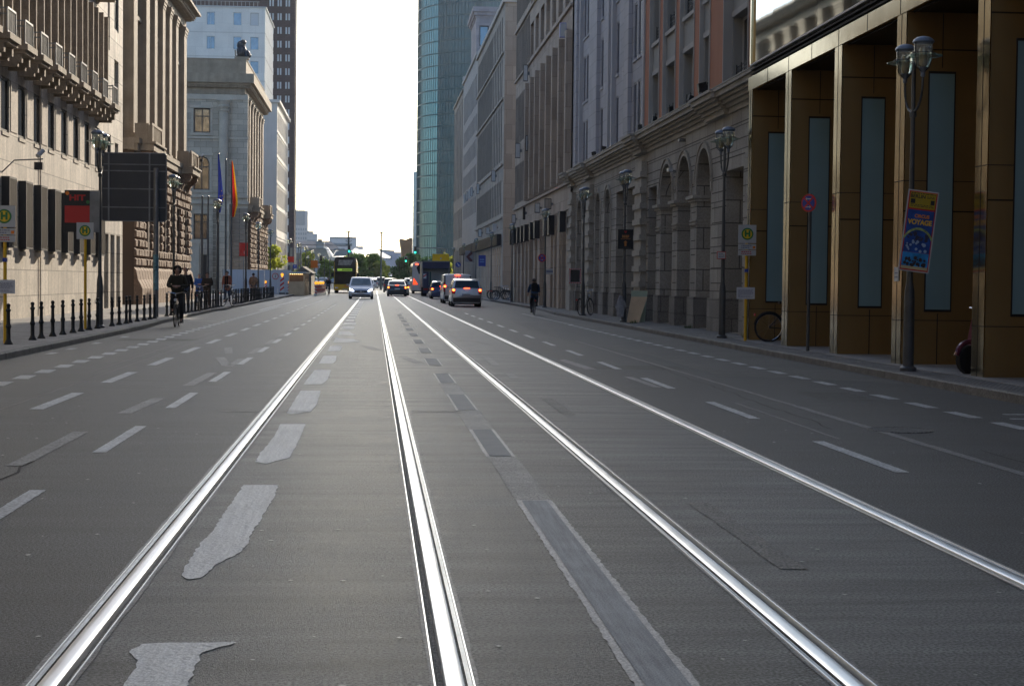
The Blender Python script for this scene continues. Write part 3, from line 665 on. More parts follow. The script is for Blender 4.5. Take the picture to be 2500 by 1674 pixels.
# ---- white block far left
b0=(-25,228,0); W=thing('white_building','pale white stone block with square blue windows rising above the classical wing','building',b0)
S=Fr('S',228); E_=Fr('L',-15.2); ops=[]
cols_=[(-23.1,-22.0),(-19.5,-18.4),(-17.2,-16.07),(-27,-25.9),(-29.5,-28.4)]
for r in range(9):
    for c in cols_: ops.append((c[0],c[1],36.05-3.27*r,37.78-3.27*r))
mb=MB(); wall(mb,S,-35,-15.2,.1,38.55,ops,.15); wall(mb,E_,228,246,.1,38.55,[],.1); shell(mb,-35,-15.2,228,246,.1,38.5,'ES'); mb.build('wall',white,W,off=b0)
for i,o in enumerate(ops): window(W,b0,S,*o[:4],.12,2 if i%5==0 else 1,1,framel,[glassb,blind,blind,glassb][(i*7+i//3)%4],.06)
mb=MB()
for r in range(9): S.box(mb,-35,-15.2,-.04,0,35.0-3.27*r,35.1-3.27*r); E_.box(mb,228,246,-.04,0,35.0-3.27*r,35.1-3.27*r)
mb.build('floor_band',whitep,W,off=b0)
mb=MB(); mb.box(-35,-15.0,227.8,246,38.5,38.62); mb.build('roof_edge',signw,W,off=b0)
mb=MB()
for k in range(26): mb.box(-30+.55*k,-29.95+.55*k,228.2,228.25,38.6,39.3)
mb.box(-30,-16,228.2,228.25,39.3,39.35); mb.build('roof_railing',framel,W,off=b0)
# ---- pale narrow-window block
b0=(-11.95,210,0); W=thing('office_block','pale limestone block with rows of narrow tall windows beyond the classical wing','building',b0)
E_=Fr('L',-11.95); ops=[]
y=203
while y<226.4:
    for z in (7.5,10.5,13.6,16.7,19.7): ops.append((y,y+.62,z,z+2.35))
    ops.append((y-.05,y+.67,.3,6.3)); y+=1.02
mb=MB(); wall(mb,E_,202.2,227.3,.1,22.9,ops,.2); shell(mb,-22,-11.95,202.2,227.3,.1,22.9,'E'); mb.build('wall',whitep,W,off=b0)
for o in ops: window(W,b0,E_,*o[:4],.02,1,1,framed,glassd,.05)
mb=MB(); mb.box(-22,-11.6,201.9,227.6,22.9,23.25); mb.build('cornice',whitep,W,off=b0)
for z in (6.6,9.95,13.05,16.15,19.2): mb=MB(); E_.box(mb,202.2,227.3,-.08,0,z,z+.12); mb.build('floor_band',whitep,W,off=b0)
# ---- dark brick tower
b0=(-20,320,0); W=thing('brick_tower','very tall dark clinker brick tower with paired white windows, left of the sky gap','tower',b0)
S=Fr('S',320); ops=[]
pairs=[(-16.89,-16.57),(-17.43,-17.1),(-18.47,-18.15),(-18.97,-18.65),(-19.98,-19.66),(-20.52,-20.2)]
pairs+=[(a-3.1*k,b-3.1*k) for k in (1,2,3,4) for a,b in pairs[:4]]
mb=MB(); shell(mb,-46,-15.65,320,328.5,0,88,''); mb.build('wall',brick,W,off=b0)
S=Fr('S',319.86)
for r in range(33):
    z=4+2.62*r
    for i,(a,b) in enumerate(pairs[:6]): 
        if r<3 or (i<6): window(W,b0,S,a,b,z,z+1.3,0,1,1,framel,blind if z>7 else glassb,.03)
mb=MB()
for x in [-15.7,-17.75,-19.3,-21]+[-22.6-1.55*k for k in range(14)]: mb.box(x-.12,x+.12,319.8,320,2,88)
mb.build('brick_ribs',brick,W,off=b0)
mb=MB(); mb.box(-16.3,-15.5,319.9,328,2,7.5); mb.build('stone_pier',sandp,W,off=b0)
# ================================================================= right side
# ---- bronze colonnade building
b0=(8.85,30,0); W=thing('bronze_building','bronze clad building with deep fins and mirrored upper storey, nearest on the right','building',b0)
Rr=Fr('R',8.85)
fins=[(38.18,38.5),(34.54,35.02),(30.74,31.22),(26.94,27.42),(23.16,23.64),(19.36,19.84),(15.56,16.04)]
for i,(a,b) in enumerate(fins):
    mb=MB(); mb.mat(bronze); mb.box(8.853,11.5,a,b,.12,6.02); mb.mat(bronzep); mb.box(8.835,8.853,a-.002,b+.002,.12,6.02); mb.mat(void)
    for z in (.86,3.2): mb.box(8.83,11.4,a-.004,b+.004,z,z+.012)
    mb.box(8.83,8.84,(a+b)/2-.004,(a+b)/2+.004,.12,6.02); mb.box(9.46,9.475,a-.004,a,.12,.98); mb.box(9.46,9.475,a-.004,a,5.1,6.0)
    f=mb.build('fin',None,W,off=b0)
    m=MB(); x0,x1=(9.25,9.68); m.mat(bglass).box(x0,x1,a-.008,a-.004,1.05,5.0)
    q=m.build('light_panel',None,f); q.data.transform(Matrix.Translation(tuple(-v for v in b0)))
    m=MB(); m.mat(void); m.box(x0-.02,x0,a-.014,a,1.01,5.04); m.box(x1,x1+.02,a-.014,a,1.01,5.04); m.box(x0,x1,a-.014,a,1.01,1.05); m.box(x0,x1,a-.014,a,5.0,5.04)
    q=m.build('panel_frame',None,f); q.data.transform(Matrix.Translation(tuple(-v for v in b0)))
mb=MB(); mb.quad((11.5,12,.12),(11.5,38.5,.12),(11.5,38.5,6.05),(11.5,12,6.05)); mb.build('recessed_wall',bronze,W,off=b0)
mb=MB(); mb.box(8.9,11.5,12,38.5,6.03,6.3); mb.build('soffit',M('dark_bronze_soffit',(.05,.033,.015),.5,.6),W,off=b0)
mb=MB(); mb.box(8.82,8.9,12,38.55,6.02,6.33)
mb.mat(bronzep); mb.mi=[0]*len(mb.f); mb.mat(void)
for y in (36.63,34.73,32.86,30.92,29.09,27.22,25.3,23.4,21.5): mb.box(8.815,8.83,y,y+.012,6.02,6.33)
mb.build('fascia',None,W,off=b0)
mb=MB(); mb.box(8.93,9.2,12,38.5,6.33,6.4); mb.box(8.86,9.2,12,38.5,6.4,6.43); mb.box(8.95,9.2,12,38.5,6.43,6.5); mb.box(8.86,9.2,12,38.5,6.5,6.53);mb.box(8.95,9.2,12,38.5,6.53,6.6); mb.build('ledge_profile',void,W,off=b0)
mb=MB(); mb.mat(framel).box(8.84,9.0,12,38.5,6.6,6.64); mb.mat(bronzep).box(8.84,9.0,38.42,38.52,6.64,22)
mb.build('glazing_frame',None,W,off=b0)
y=38.42; rnd=random.Random(4)
while y>12:
    mb=MB(); j=(rnd.random()-.5)*.012; mb.quad((8.90+j,y,6.65),(8.97+j,y-1.87,6.65),(8.97+j,y-1.87,10.3),(8.90+j,y,10.3)); mb.quad((8.93,y,10.32),(8.93,y-1.87,10.32),(8.93,y-1.87,14.3),(8.93,y,14.3)); mb.quad((8.93,y,14.32),(8.93,y-1.87,14.32),(8.93,y-1.87,22),(8.93,y,22))
    mb.build('mirror_pane',mirror,W,off=b0); y-=1.885
mb=MB(); shell(mb,8.96,24,12,38.5,6.0,22,''); mb.build('upper_body',void,W,off=b0)
# ---- arcade building
b0=(9.5,60,0); W=thing('arcade_building','stone arcade building with orange striped upper floors and a projecting cornice, right side','building',b0)
Rf=Fr('R',9.5); ZC=6.0
ops=[(41.9,44.0,.12,4.5),(45.98,48.03,.12,5.36,1),(48.98,51.1,.12,5.36,1),(52.0,54.15,.12,5.33,1),(55.0,56.6,.12,4.75),(59.6,61.6,.12,5.0),(62.4,64.3,.12,5.0),(65.8,67.4,.12,5.27,1),(68.8,70.3,.12,5.27,1),(74.9,76.8,.12,5.27,1)]
mb=MB(); wall(mb,Rf,38.6,78.7,.12,ZC,ops,1.3); shell(mb,9.5,24,38.6,78.7,.12,23,'W'); mb.build('wall',archs,W,off=b0)
mb=MB(); mb.quad((10.82,38.6,.1),(10.82,78.7,.1),(10.82,78.7,6),(10.82,38.6,6)); mb.quad((9.6,38.7,.13),(11,38.7,.13),(11,78.6,.13),(9.6,78.6,.13)); mb.build('arcade_back_wall',limeg,W,off=b0)
# plinths, capitals, arch trims
edges=[38.6]+[e for o in ops for e in (o[0],o[1])]+[78.7]
for a,b in zip(edges[::2],edges[1::2]):
    mb=MB(); mb.box(9.43,10.7,a-.03 if a>39 else a,b+.03 if b<78 else b,.12,1.05); mb.build('plinth',plinth,W,off=b0)
for a,b in zip(edges[::2],edges[1::2]):
    if 44<a<55.2:
        mb=MB()
        z=4.0; mb.box(9.43,10.75,a-.06,b+.06,3.88,3.96); mb.box(9.36,10.75,a-.1,b+.1,3.963,4.06); mb.box(9.46,10.7,a-.02,b+.02,3.2,3.24); mb.box(9.46,10.7,a-.02,b+.02,3.3,3.34); mb.build('capital',archp,W,off=b0)
for o in ops:
    if len(o)<5: continue
    mb=MB(); a,b=o[0],o[1]; r=(b-a)/2; zc=o[3]-r; m=(a+b)/2; n=16
    for rr0,rr1,dd in ((r+.01,r+.16,-.04),(r+.16,r+.2,-.07)):
        for i in range(n):
            t0,t1=math.pi*i/n,math.pi*(i+1)/n
            q=[(m-rr*math.cos(t),zc+rr*math.sin(t)) for rr,t in ((rr0,t0),(rr1,t0),(rr1,t1),(rr0,t1))]
            mb.add([Rf.p(u,dd,z) for u,z in q]+[Rf.p(u,0,z) for u,z in q],[(0,1,2,3),(0,1,5,4),(1,2,6,5),(2,3,7,6),(3,0,4,7)])
    for u in (a-.16,b): 
        if 44<a<55: mb.box(9.46,9.5,u+(0.0),u+.16,4.07,zc)
        else: mb.box(9.46,9.5,u,u+.16,.9,zc)
    mb.build('arch_moulding',archp,W,off=b0)
# horizontal drafted joints
mb=MB(); z=1.45
while z<ZC-.1:
    segs=[(38.6,78.7)]
    for o in ops:
        top=o[3]+(.22 if len(o)>4 else 0)
        if z<top and z>o[2]:
            if len(o)>4 and z>o[3]-(o[1]-o[0])/2:
                r=(o[1]-o[0])/2+.21; h=z-(o[3]-(o[1]-o[0])/2); w=math.sqrt(max(0,r*r-h*h)); a,b=(o[0]+o[1])/2-w,(o[0]+o[1])/2+w
            else: a,b=o[0]-(.17 if len(o)>4 else 0),o[1]+(.17 if len(o)>4 else 0)
            segs=[s for t in segs for s in ((t[0],min(t[1],a)),(max(t[0],b),t[1])) if s[1]-s[0]>.05]
    for a,b in segs: 
        if a<57 : mb.box(9.494,9.51,a,min(b,57.2),z,z+.028)
        if b>57.2: mb.box(9.494,9.51,max(a,57.2),b,z,z+.02)
    z+=.42
mb.build('joint_line',M('deep_joint',(.07,.065,.055),.9),W,off=b0)
# quoined pilaster strips
for a,b in ((56.95,58.6),(70.9,72.9),(77.4,78.7),(39.0,40.6)):
    mb=MB(); mb.box(9.3,9.5,a+.1,b-.1,1.05,5.72); mb.box(9.24,9.5,a,b,.12,1.05); z=1.3
    while z<5.4: mb.box(9.24,9.5,a,b,z,z+.2); z+=.55
    mb.build('quoined_pilaster',archp if a>50 else archs,W,off=b0)
# main cornice, broken forward over pilasters
def corn(name,segs,mat,zz,ext=0):
    mb=MB()
    for (a,b,p) in segs:
        for (d,z0,z1) in zz: mb.box(9.5-d-p,9.9,a-(.0 if p==0 else d*.3),b+(.0 if p==0 else d*.3),z0,z1)
    return mb.build(name,mat,W,off=b0)
prof=[(.06,6.0,6.14),(.14,6.143,6.24),(.24,6.243,6.34),(.34,6.343,6.42),(.44,6.423,6.56),(.5,6.563,6.64)]
corn('cornice',[(38.6,56.9,0),(58.7,70.8,0),(73.0,77.3,0)],archp,prof)
corn('cornice',[(56.9,58.7,.2),(70.8,73.0,.2),(77.3,78.75,.2),(43.6,46.2,.12)],archp,[(d,z0+.004,z1+.004) for d,z0,z1 in prof])
mb=MB(); mb.box(8.99,9.6,38.6,78.7,6.65,6.68); mb.build('cornice_flashing',M('lead_flashing',(.09,.095,.1),.5,.3),W,off=b0)
# upper floors: orange and grey part
U=Fr('R',9.62)
ow=[(42.1,43.9),(46.1,47.8),(49.1,51.0),(52.1,54.0),(55.2,56.7)]
fl=[(6.75,8.62),(9.72,11.55),(12.65,14.5),(15.6,17.4),(18.5,20.3)]
ops2=[(a,b,z0,z1) for a,b in ow for z0,z1 in fl]
mb=MB(); wall(mb,U,38.6,57.9,6.68,23,ops2,.3); mb.build('upper_wall',rend,W,off=b0)
for o in ops2: window(W,b0,U,*o,.25,2,1,framel,glass,.07)
for a,b,w in ((38.65,41.6,0),(44.1,45.9,1),(48.0,48.85,0),(51.2,51.9,0),(54.2,54.9,0),(56.9,57.9,0)):
    mb=MB(); U.box(mb,a,b,-.1-.12*w,0,6.69,23); mb.build('orange_pilaster',orange,W,off=b0)
    mb=MB(); U.box(mb,a-.07,a,-.13-.12*w,0,6.69,23); U.box(mb,b,b+.07,-.13-.12*w,0,6.69,23); mb.build('pilaster_edge',M('pale_trim',(.42,.41,.38),.8,var=.05),W,off=b0)
for a,b in ow:
    for z0,z1 in fl:
        mb=MB(); U.box(mb,a-.02,b+.02,-.05,0,z1,z1+.16); mb.build('window_lintel',M('pale_trim',(.42,.41,.38),.8,var=.05),W,off=b0)
        mb=MB(); U.box(mb,a-.02,b+.02,-.09,0,z0-.12,z0); mb.build('window_ledge',M('pale_trim',(.42,.41,.38),.8,var=.05),W,off=b0)
    for z0,z1 in fl[:3]:
        mb=MB(); 
        for k in range(5): U.box(mb,a+.05,b-.05,.08,.095,z0+.08+.11*k,z0+.1+.11*k)
        for k in range(4): U.box(mb,a+.05+(b-a-.12)*k/3,a+.08+(b-a-.12)*k/3,.075,.1,z0,z0+.6)
        mb.build('window_guard',iron,W,off=b0)
# lavender-grey part
U=Fr('R',9.62)
lw=[(58.35,59.1),(59.35,60.1),(60.35,61.1),(62.9,63.55),(64.9,65.55),(67.5,68.15),(69.4,70.05),(73.3,74.0),(74.3,75.0),(75.3,76.0)]
fl2=[(6.9,8.9),(9.75,11.85),(12.7,14.8),(15.65,17.7),(18.5,20.4)]
ops3=[(a,b,z0,z1) for a,b in lw for z0,z1 in fl2]
mb=MB(); wall(mb,U,57.9,78.7,6.68,23,ops3,.22); mb.build('upper_wall',lav,W,off=b0)
for o in ops3: window(W,b0,U,*o,.02,1,1,M('mid_grey_frame',(.22,.22,.24),.5),M('lilac_glass',(.07,.075,.1),.2,0,spec=.4),.07)
for a,b in ((61.5,62.6),(57.95,58.2),(65.8,66.1),(66.9,67.2),(70.4,72.9),(76.3,76.6),(77.6,78.6)):
    mb=MB(); U.box(mb,a,b,-.16,0,6.69,23); mb.build('stone_pilaster',lavp if b-a<.5 else lav,W,off=b0)
for a,b in lw:
    for z0,z1 in fl2[:3]: mb=MB(); U.box(mb,a-.05,b+.05,-.06,0,z0-.1,z0); mb.build('window_ledge',lavp,W,off=b0)
mb=MB(); mb.box(9.3,24,38.6,78.7,23,23.3); mb.build('roof_edge',archp,W,off=b0)
# floodlights standing on the cornice
fl0=thing('floodlight','small dark floodlight standing on the cornice of the arcade building','floodlight',(9.1,41.6,6.68),group='floodlights on the arcade cornice')
mb=MB(); mb.box(-.03,.03,-.03,.03,0,.12); mb.build('bracket',iron,fl0)
mb=MB(); mb.add([(-.12,-.1,.1),(.12,-.1,.14),(.12,.1,.14),(-.12,.1,.1),(-.15,-.12,.34),(.08,-.1,.4),(.08,.1,.4),(-.15,.12,.34)],[(0,1,2,3),(4,5,6,7),(0,1,5,4),(1,2,6,5),(2,3,7,6),(3,0,4,7)]); mb.build('lamp_head',iron,fl0)
fl0.location=(9.12,45.5,6.68)
for y in (47.3,50.4,53.5,56.3,65.4,68.3): dup(fl0,(9.12,y,6.68),rz=y,scale=.6)
CCT=thing('security_camera','small grey security camera on the stone wall between the first two arches','camera',(9.4,52.2,4.75)); CCT.location=(9.43,51.55,5.0)
mb=MB(); mb.box(-.06,.07,-.03,.03,-.03,.03); mb.build('camera_bracket',galv,CCT); mb=MB(); mb.box(-.2,-.06,-.22,.08,-.02,.08); mb.build('camera_body',signw,CCT)
CC2=thing('security_camera','small security camera high under the cornice above the arches','camera',(9.43,50.1,5.85))
mb=MB(); mb.box(-.12,.07,-.15,.1,-.04,.05); mb.build('camera_body',galv,CC2)
# ---- pilaster building with shop signs
b0=(9.4,90,0); W=thing('pilaster_building','tan stone building with deep vertical fins above dark lamp boxes, right side','building',b0)
Rg=Fr('R',9.4)
piers=[(78.7,80.3),(82.0,83.5)]
pitch=3.07; fy=[79.0+pitch*k for k in range(8)]
ops=[(y-.0+.95,y+pitch-.1,6.4,13.55) for y in fy[:-1]]
ops+=[(y+.95,y+pitch-.1,15.1,17.1) for y in fy[:-1]]+[(y+.95,y+pitch-.1,18.2,20.6) for y in fy[:-1]]
gops=[(80.4,82.1,.12,4.95),(83.6,84.4,.12,4.95),(85.3,86.1,.12,4.95),(88.8,91.9,.12,4.95),(93.6,94.6,.12,4.95),(96.2,98.2,.12,4.95),(99.4,100.6,.12,4.95),(101.8,103.2,.12,4.95),(104.5,106.0,.12,4.95),(107.2,108.6,.12,4.95)]
nar=[]; y=100.9
while y<110.0:
    for z0,z1 in ((6.6,9.2),(10.5,13.7),(14.9,17.9),(18.6,21)): nar.append((y,y+.55,z0,z1))
    y+=.82
mb=MB(); wall(mb,Rg,78.75,110.6,5.0,22.3,ops+nar,.32); wall(mb,Rg,78.75,110.6,.12,5.0,gops,.5)
mb.quad((9.4,110.6,.1),(24,110.6,.1),(24,110.6,22.3),(9.4,110.6,22.3)); mb.quad((9.4,78.75,22.3),(24,78.75,22.3),(24,110.6,22.3),(9.4,110.6,22.3)); mb.quad((24,78.75,0),(24,110.6,0),(24,110.6,22.3),(24,78.75,22.3)); mb.build('wall',tan,W,off=b0)
for o in ops: window(W,b0,Rg,*o,.3,2,3 if o[3]-o[2]>4 else 1,framed,glass,.07)
for o in nar: window(W,b0,Rg,*o,.012,1,1,framed,glassd,.05)
mb=MB(); mb.quad((9.89,78.8,.1),(9.89,110.5,.1),(9.89,110.5,5),(9.89,78.8,5)); mb.build('shop_glazing',glass,W,off=b0)
for k,y in enumerate(fy):
    mb=MB(); Rg.box(mb,y,y+.5,-.28,0,6.42,13.6); Rg.box(mb,y+.5,y+.85,-.1,0,6.42,13.6); mb.build('fin',tan,W,off=b0)
mb=MB(); Rg.box(mb,78.75,110.6,-.14,0,6.2,6.33); Rg.box(mb,78.75,110.6,-.06,0,4.98,5.05); 
for z in (14.72,18.0): Rg.box(mb,78.75,110.6,-.12,0,z,z+.12)
Rg.box(mb,78.75,110.6,-.2,.3,22.3,22.6); mb.build('string_course',tanp,W,off=b0)
for a,b in ((82.4,83.4),(84.55,85.15),(86.3,88.6),(92.1,93.4),(94.8,96.0),(98.4,99.2),(100.8,101.6),(103.4,104.3),(106.2,107.0),(108.8,109.9)):
    mb=MB(); Rg.box(mb,a,b,-.12,0,.12,4.9); mb.build('pier',tan,W,off=b0)
for a in (79.6,84.6,87.0,92.2,94.9,98.5,100.9,103.5,106.3,109.0):
    mb=MB(); Rg.box(mb,a,a+.75,-.42,-.12,3.9,4.9); mb.build('lamp_box',blackp,W,off=b0)
# shop signs on the fascia, facing the street traffic
def shopsign(lab,y,z,h,w,col,face,txt=None,x=9.4,dep=.5,cat='shop sign'):
    dep*=.65
    t=thing('shop_sign',lab,cat,(x-.1-dep/2,y,z)); mb=MB(); mb.box(-dep/2,dep/2,-.08,.08,0,h); mb.build('sign_box',col,t)
    mb=MB(); mb.box(-dep/2+.03,dep/2-.03,-.095,-.08,.04,h-.04); mb.build('sign_face',face,t)
    if txt: text(txt,h*.7,blackp,t,(0,-.1,h/2))
    mb=MB(); mb.box(dep/2,dep/2+.1,-.03,.03,h*.4,h*.6); mb.build('bracket',galv,t)
lilac=M('lilac_sign',(.25,.28,.6),.4)
shopsign('lilac blue box sign high on the pilaster building',80.6,13.45,.72,.5,lilac,signw)
shopsign('tall rounded white sign with dark edge high on the far part of the pilaster building',100.9,13.75,1.0,.4,blackp,signw,dep=.42)
shopsign('white square sign over dark frame at the third floor of the pilaster building, far end',105.6,9.4,.95,.5,blackp,signw,dep=.5)
shopsign('narrow dark upright sign next to the white square sign on the pilaster building',100.4,9.45,.95,.3,blackp,signw,dep=.2)
shopsign('dark script sign above the recessed shop entrance of the pilaster building',86.5,5.3,.55,.5,blackp,tan2,dep=.55)
shopsign('white and black box sign in the middle of the fascia of the pilaster building',92.5,5.35,.55,.5,blackp,signw,dep=.45)
shopsign('dark oval sign on the fascia left of the white and black box sign',101.5,5.3,.8,.3,blackp,blackp,dep=.25)
shopsign('dark sign with pale letters at the far end of the fascia of the pilaster building',108.5,5.3,.6,.4,blackp,signw,dep=.4)
# ---- block with end wall
b0=(9.6,140,0); W=thing('grid_building','warm grey stone building with plain end wall and rows of slot windows, right side','building',b0)
Rg=Fr('R',9.6); ops=[]
y=125.2
rows=[(6.6,9.2),(10.6,14.9),(15.5,18.4),(19.0,21.6)]
while y<155:
    for z0,z1 in rows: ops.append((y,y+.8,z0,z1))
    y+=1.22 if y>134 else 1.75
gops=[]; y=125
while y<154: gops.append((y,y+1.4,.12,4.1)); y+=2.45
mb=MB(); wall(mb,Rg,123,155.8,.12,22.3,ops+gops,.3); mb.quad((9.6,155.8,0),(24,155.8,0),(24,155.8,22.3),(9.6,155.8,22.3)); mb.quad((9.6,123,22.3),(24,123,22.3),(24,155.8,22.3),(9.6,155.8,22.3)); mb.build('wall',tan2,W,off=b0)
for o in ops: window(W,b0,Rg,*o,.012,1,1,framed,glassd,.06)
mb=MB(); wall(mb,Fr('S',123),9.6,24,.12,22.3,[],.1); mb.build('end_wall',tan,W,off=b0)
mb=MB(); mb.box(11.28,11.32,122.97,123,.2,22); mb.build('expansion_joint',void,W,off=b0)
mb=MB()
for z in (10.2,15.15,18.6,6.2): Rg.box(mb,123.6,155.8,-.14,0,z,z+.14)
mb.build('string_course',tan2,W,off=b0)
mb=MB(); mb.box(9.42,24,122.85,156,22.3,22.65); mb.build('roof_edge',M('pale_edge',(.5,.47,.42),.8),W,off=b0)
for y in [124.2+1.25*k for k in range(25)]: mb=MB(); Rg.box(mb,y,y+.55,-.4,-.05,4.2,5.05); mb.build('awning_box',blackp,W,off=b0)
for z in (7,11.4):
    mb=MB(); mb.box(11.05,11.6,122.9,122.99,z,z+.1);mb.box(11.05,11.6,122.9,122.99,z+.2,z+.3); mb.build('brass_lamp',M('brass',(.6,.4,.1),.3,.8),W,off=b0)
shopsign('white cube sign with dark side on the fascia of the grid building',130,9.35,.9,.5,blackp,signw,x=9.6,dep=.5)
shopsign('white panel sign at the upper fascia of the grid building, far part',150,9.4,.95,.5,blackp,signw,x=9.6,dep=.4)
shopsign('pale box sign over the ground floor of the grid building, near end',128,5.35,.6,.5,signw,signw,x=9.6)
shopsign('black sign over the ground floor of the grid building, middle',136,5.35,.6,.5,blackp,signw,x=9.6)
shopsign('grey sign over the ground floor of the grid building, far end',146,5.4,.7,.5,blackp,signw,x=9.6)
# ---- pale block
b0=(9.6,168,0); W=thing('pale_building','pale grey tiled block with windows only in its upper band, right side','building',b0)
ops=[]; y=157
while y<180: ops.append((y,y+.9,18.3,21.3)); [ops.append((y,y+.8,z,z+1.7)) for z in (11.0,13.4,15.8)]; ops.append((y,y+.9,.12,5.0)); ops.append((y,y+.7,8.0,9.6)); y+=2.1
mb=MB(); wall(mb,Rg,155.85,181,.12,22.9,ops,.25); mb.quad((9.6,155.85,22.9),(24,155.85,22.9),(24,181,22.9),(9.6,181,22.9));mb.quad((9.6,155.85,22),(24,155.85,22),(24,155.85,22.9),(9.6,155.85,22.9)); mb.quad((9.6,181,0),(24,181,0),(24,181,22.9),(9.6,181,22.9)); mb.build('wall',pale2,W,off=b0)
for o in ops: window(W,b0,Rg,*o,.012,1,1,framed,glassd,.06)
for y in [156.4+1.5*k for k in range(16)]: mb=MB(); Rg.box(mb,y,y+.7,-.4,-.05,4.25,5.05); mb.build('awning_box',blackp,W,off=b0)
mb=MB(); mb.box(9.45,24,155.8,181.1,22.9,23.2); mb.box(9.5,12,180,181,23.2,23.8); mb.build('roof_edge',pale2,W,off=b0)
for i,y in enumerate((160,164,168.5,173)): shopsign(['pale letter sign nearest on the pale block','second pale letter sign on the pale block','third pale letter sign on the pale block','farthest pale letter sign on the pale block'][i],y,9.7,.9,.4,signw if i%2 else blackp,signw,x=9.6,dep=.35)
b0=(9.6,190,0); W=thing('corner_building','narrow grey stone corner building at the far end of the right row','building',b0)
ops=[]; y=182
while y<200: ops.append((y,y+1.6,10.9,21.6)); ops.append((y,y+1.6,6.3,9.6)); ops.append((y,y+1.6,.12,5)); y+=3.3
mb=MB(); wall(mb,Rg,181.05,201,.12,22.3,ops,.3); mb.quad((9.6,181.05,22.3),(24,181.05,22.3),(24,201,22.3),(9.6,201,22.3)); mb.quad((9.6,201,0),(24,201,0),(24,201,22.3),(9.6,201,22.3)); mb.build('wall',tan2,W,off=b0)
for o in ops: window(W,b0,Rg,*o,.08,1,3,framed,glassd,.08)
mb=MB(); mb.box(9.45,24,181,201.2,22.3,22.6); mb.build('roof_edge',tan2,W,off=b0)
# ---- tall pavilion behind
b0=(14,208,0); W=thing('pavilion_tower','grey stone roof pavilion with one large square window rising behind the right row','tower',b0)
S=Fr('S',205); ops=[(12.8,13.95,30.7,33.25),(14.3,15.5,30.7,33.25)]
mb=MB(); wall(mb,S,12.4,22,.1,34.2,ops,.3); shell(mb,12.4,22,205,216,.1,34.2,'S'); mb.build('wall',M('mauve_stone',(.33,.31,.33),.8,var=.06,joint=(1.2,.8,.012),mortar=.7),W,off=b0)
for o in ops: window(W,b0,S,*o,.25,1,1,framed,glassb,.12)
mb=MB(); mb.box(12.3,22.1,204.9,216.1,34.2,34.5); mb.box(12.1,22.3,204.7,216.3,34.503,34.9); mb.box(11.95,22.5,204.5,216.5,34.903,35.5); mb.box(12.3,22.2,204.9,216.1,29.2,29.5); mb.build('cornice',M('mauve_stone',(.33,.31,.33)),W,off=b0)
# ---- curved glass tower
b0=(31.5,432,0); W=thing('glass_tower','tall teal glass tower with a curved front on the right of the sky gap','tower',b0)
RT=20.6; fh=3.08; n=56
tg=M('teal_glazing_skylit',(.22,.4,.4),.06,.7,var=.12,vs=.06,spec=.9)  # left panes coloured lighter to stand for the sky they reflect
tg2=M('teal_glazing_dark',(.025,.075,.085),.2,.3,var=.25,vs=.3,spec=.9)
def cyl(r,z0,z1,a0,a1,n): 
    return [[(b0[0]+r*math.cos(a0+(a1-a0)*i/n),b0[1]+r*math.sin(a0+(a1-a0)*i/n),z) for i in range(n+1)] for z in (z0,z1)]
rnd=random.Random(5); 
for k in range(36):
    z0=.5+k*fh; mb=MB(); lo,hi=cyl(RT,z0+.25,z0+fh,math.pi*.95,math.pi*1.75,n)
    for i in range(n):
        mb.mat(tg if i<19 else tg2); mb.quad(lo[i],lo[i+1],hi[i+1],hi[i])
    mb.build('glass_storey',None,W,off=b0)
mb=MB()
for k in range(37):
    z0=.5+k*fh
    for r0,r1,za,zb in ((RT+.12,RT+.12,z0,z0+.25),(RT,RT+.12,z0,z0),(RT,RT+.12,z0+.25,z0+.25)):
        lo=cyl(r0,za,za,math.pi*.95,math.pi*1.75,n)[0]; hi=cyl(r1,zb,zb,math.pi*.95,math.pi*1.75,n)[0]
        for i in range(n): mb.quad(lo[i],lo[i+1],hi[i+1],hi[i])
mb.build('floor_band',M('dark_teal_metal',(.05,.09,.09),.4,.4),W,off=b0)
mb=MB()
for i in range(0,n+1,1):
    a=math.pi*.95+math.pi*.8*i/n; x,y=b0[0]+(RT+.06)*math.cos(a),b0[1]+(RT+.06)*math.sin(a); mb.box(x-.05,x+.05,y-.05,y+.05,.5,111)
mb.build('mullion',M('dark_teal_metal',(.05,.09,.09),.4,.4),W,off=b0)
mb=MB(); mb.box(10.0,11.3,431,440,.2,30); mb.build('glass_screen',M('pale_glass',(.5,.58,.6),.2,.3),W,off=b0)
mb=MB(); mb.lathe([(RT-.4,0),(RT-.4,111)],48,b0); mb.build('inner_core',void,W,off=b0)
# ================================================================= distance
def simple(name,lab,cat,boxes,mat,extra=None):
    x=sum((b[0]+b[1])/2 for b in boxes)/len(boxes); y=boxes[0][2]; b0=(x,y,0); t=thing(name,lab,cat,b0)
    mb=MB(); 
    for b in boxes: shell(mb,*b)
    mb.build('wall',mat,t,off=b0); return t,b0
far1=M('far_grey_blue',(.2,.26,.3),.6,.1,var=.05,vs=.05); far2=M('far_pale',(.42,.45,.47),.7,var=.05,vs=.05)
t,b0=simple('distant_tower','distant slab tower with grey blue upper half and pale lower half','tower',[(-44.6,-36.5,900,915,0,38.8)],far2)
mb=MB(); mb.box(-44.7,-37.9,899.7,915,30.9,38.9); mb.build('upper_cladding',far1,t,off=b0)
mb=MB(); 
for k in range(9): mb.box(-44.4+.8*k,-44.1+.8*k,899.8,900,38.8,39.4+.2*(k%3))
mb.build('roof_plant',far1,t,off=b0)
S=Fr('S',899.85)
for r in range(11):
    for c in range(6):
        x=-44+1.25*c; window(t,b0,S,x,x+.7,4+2.4*r,5.3+2.4*r,0,1,1,far1,far1,.05)
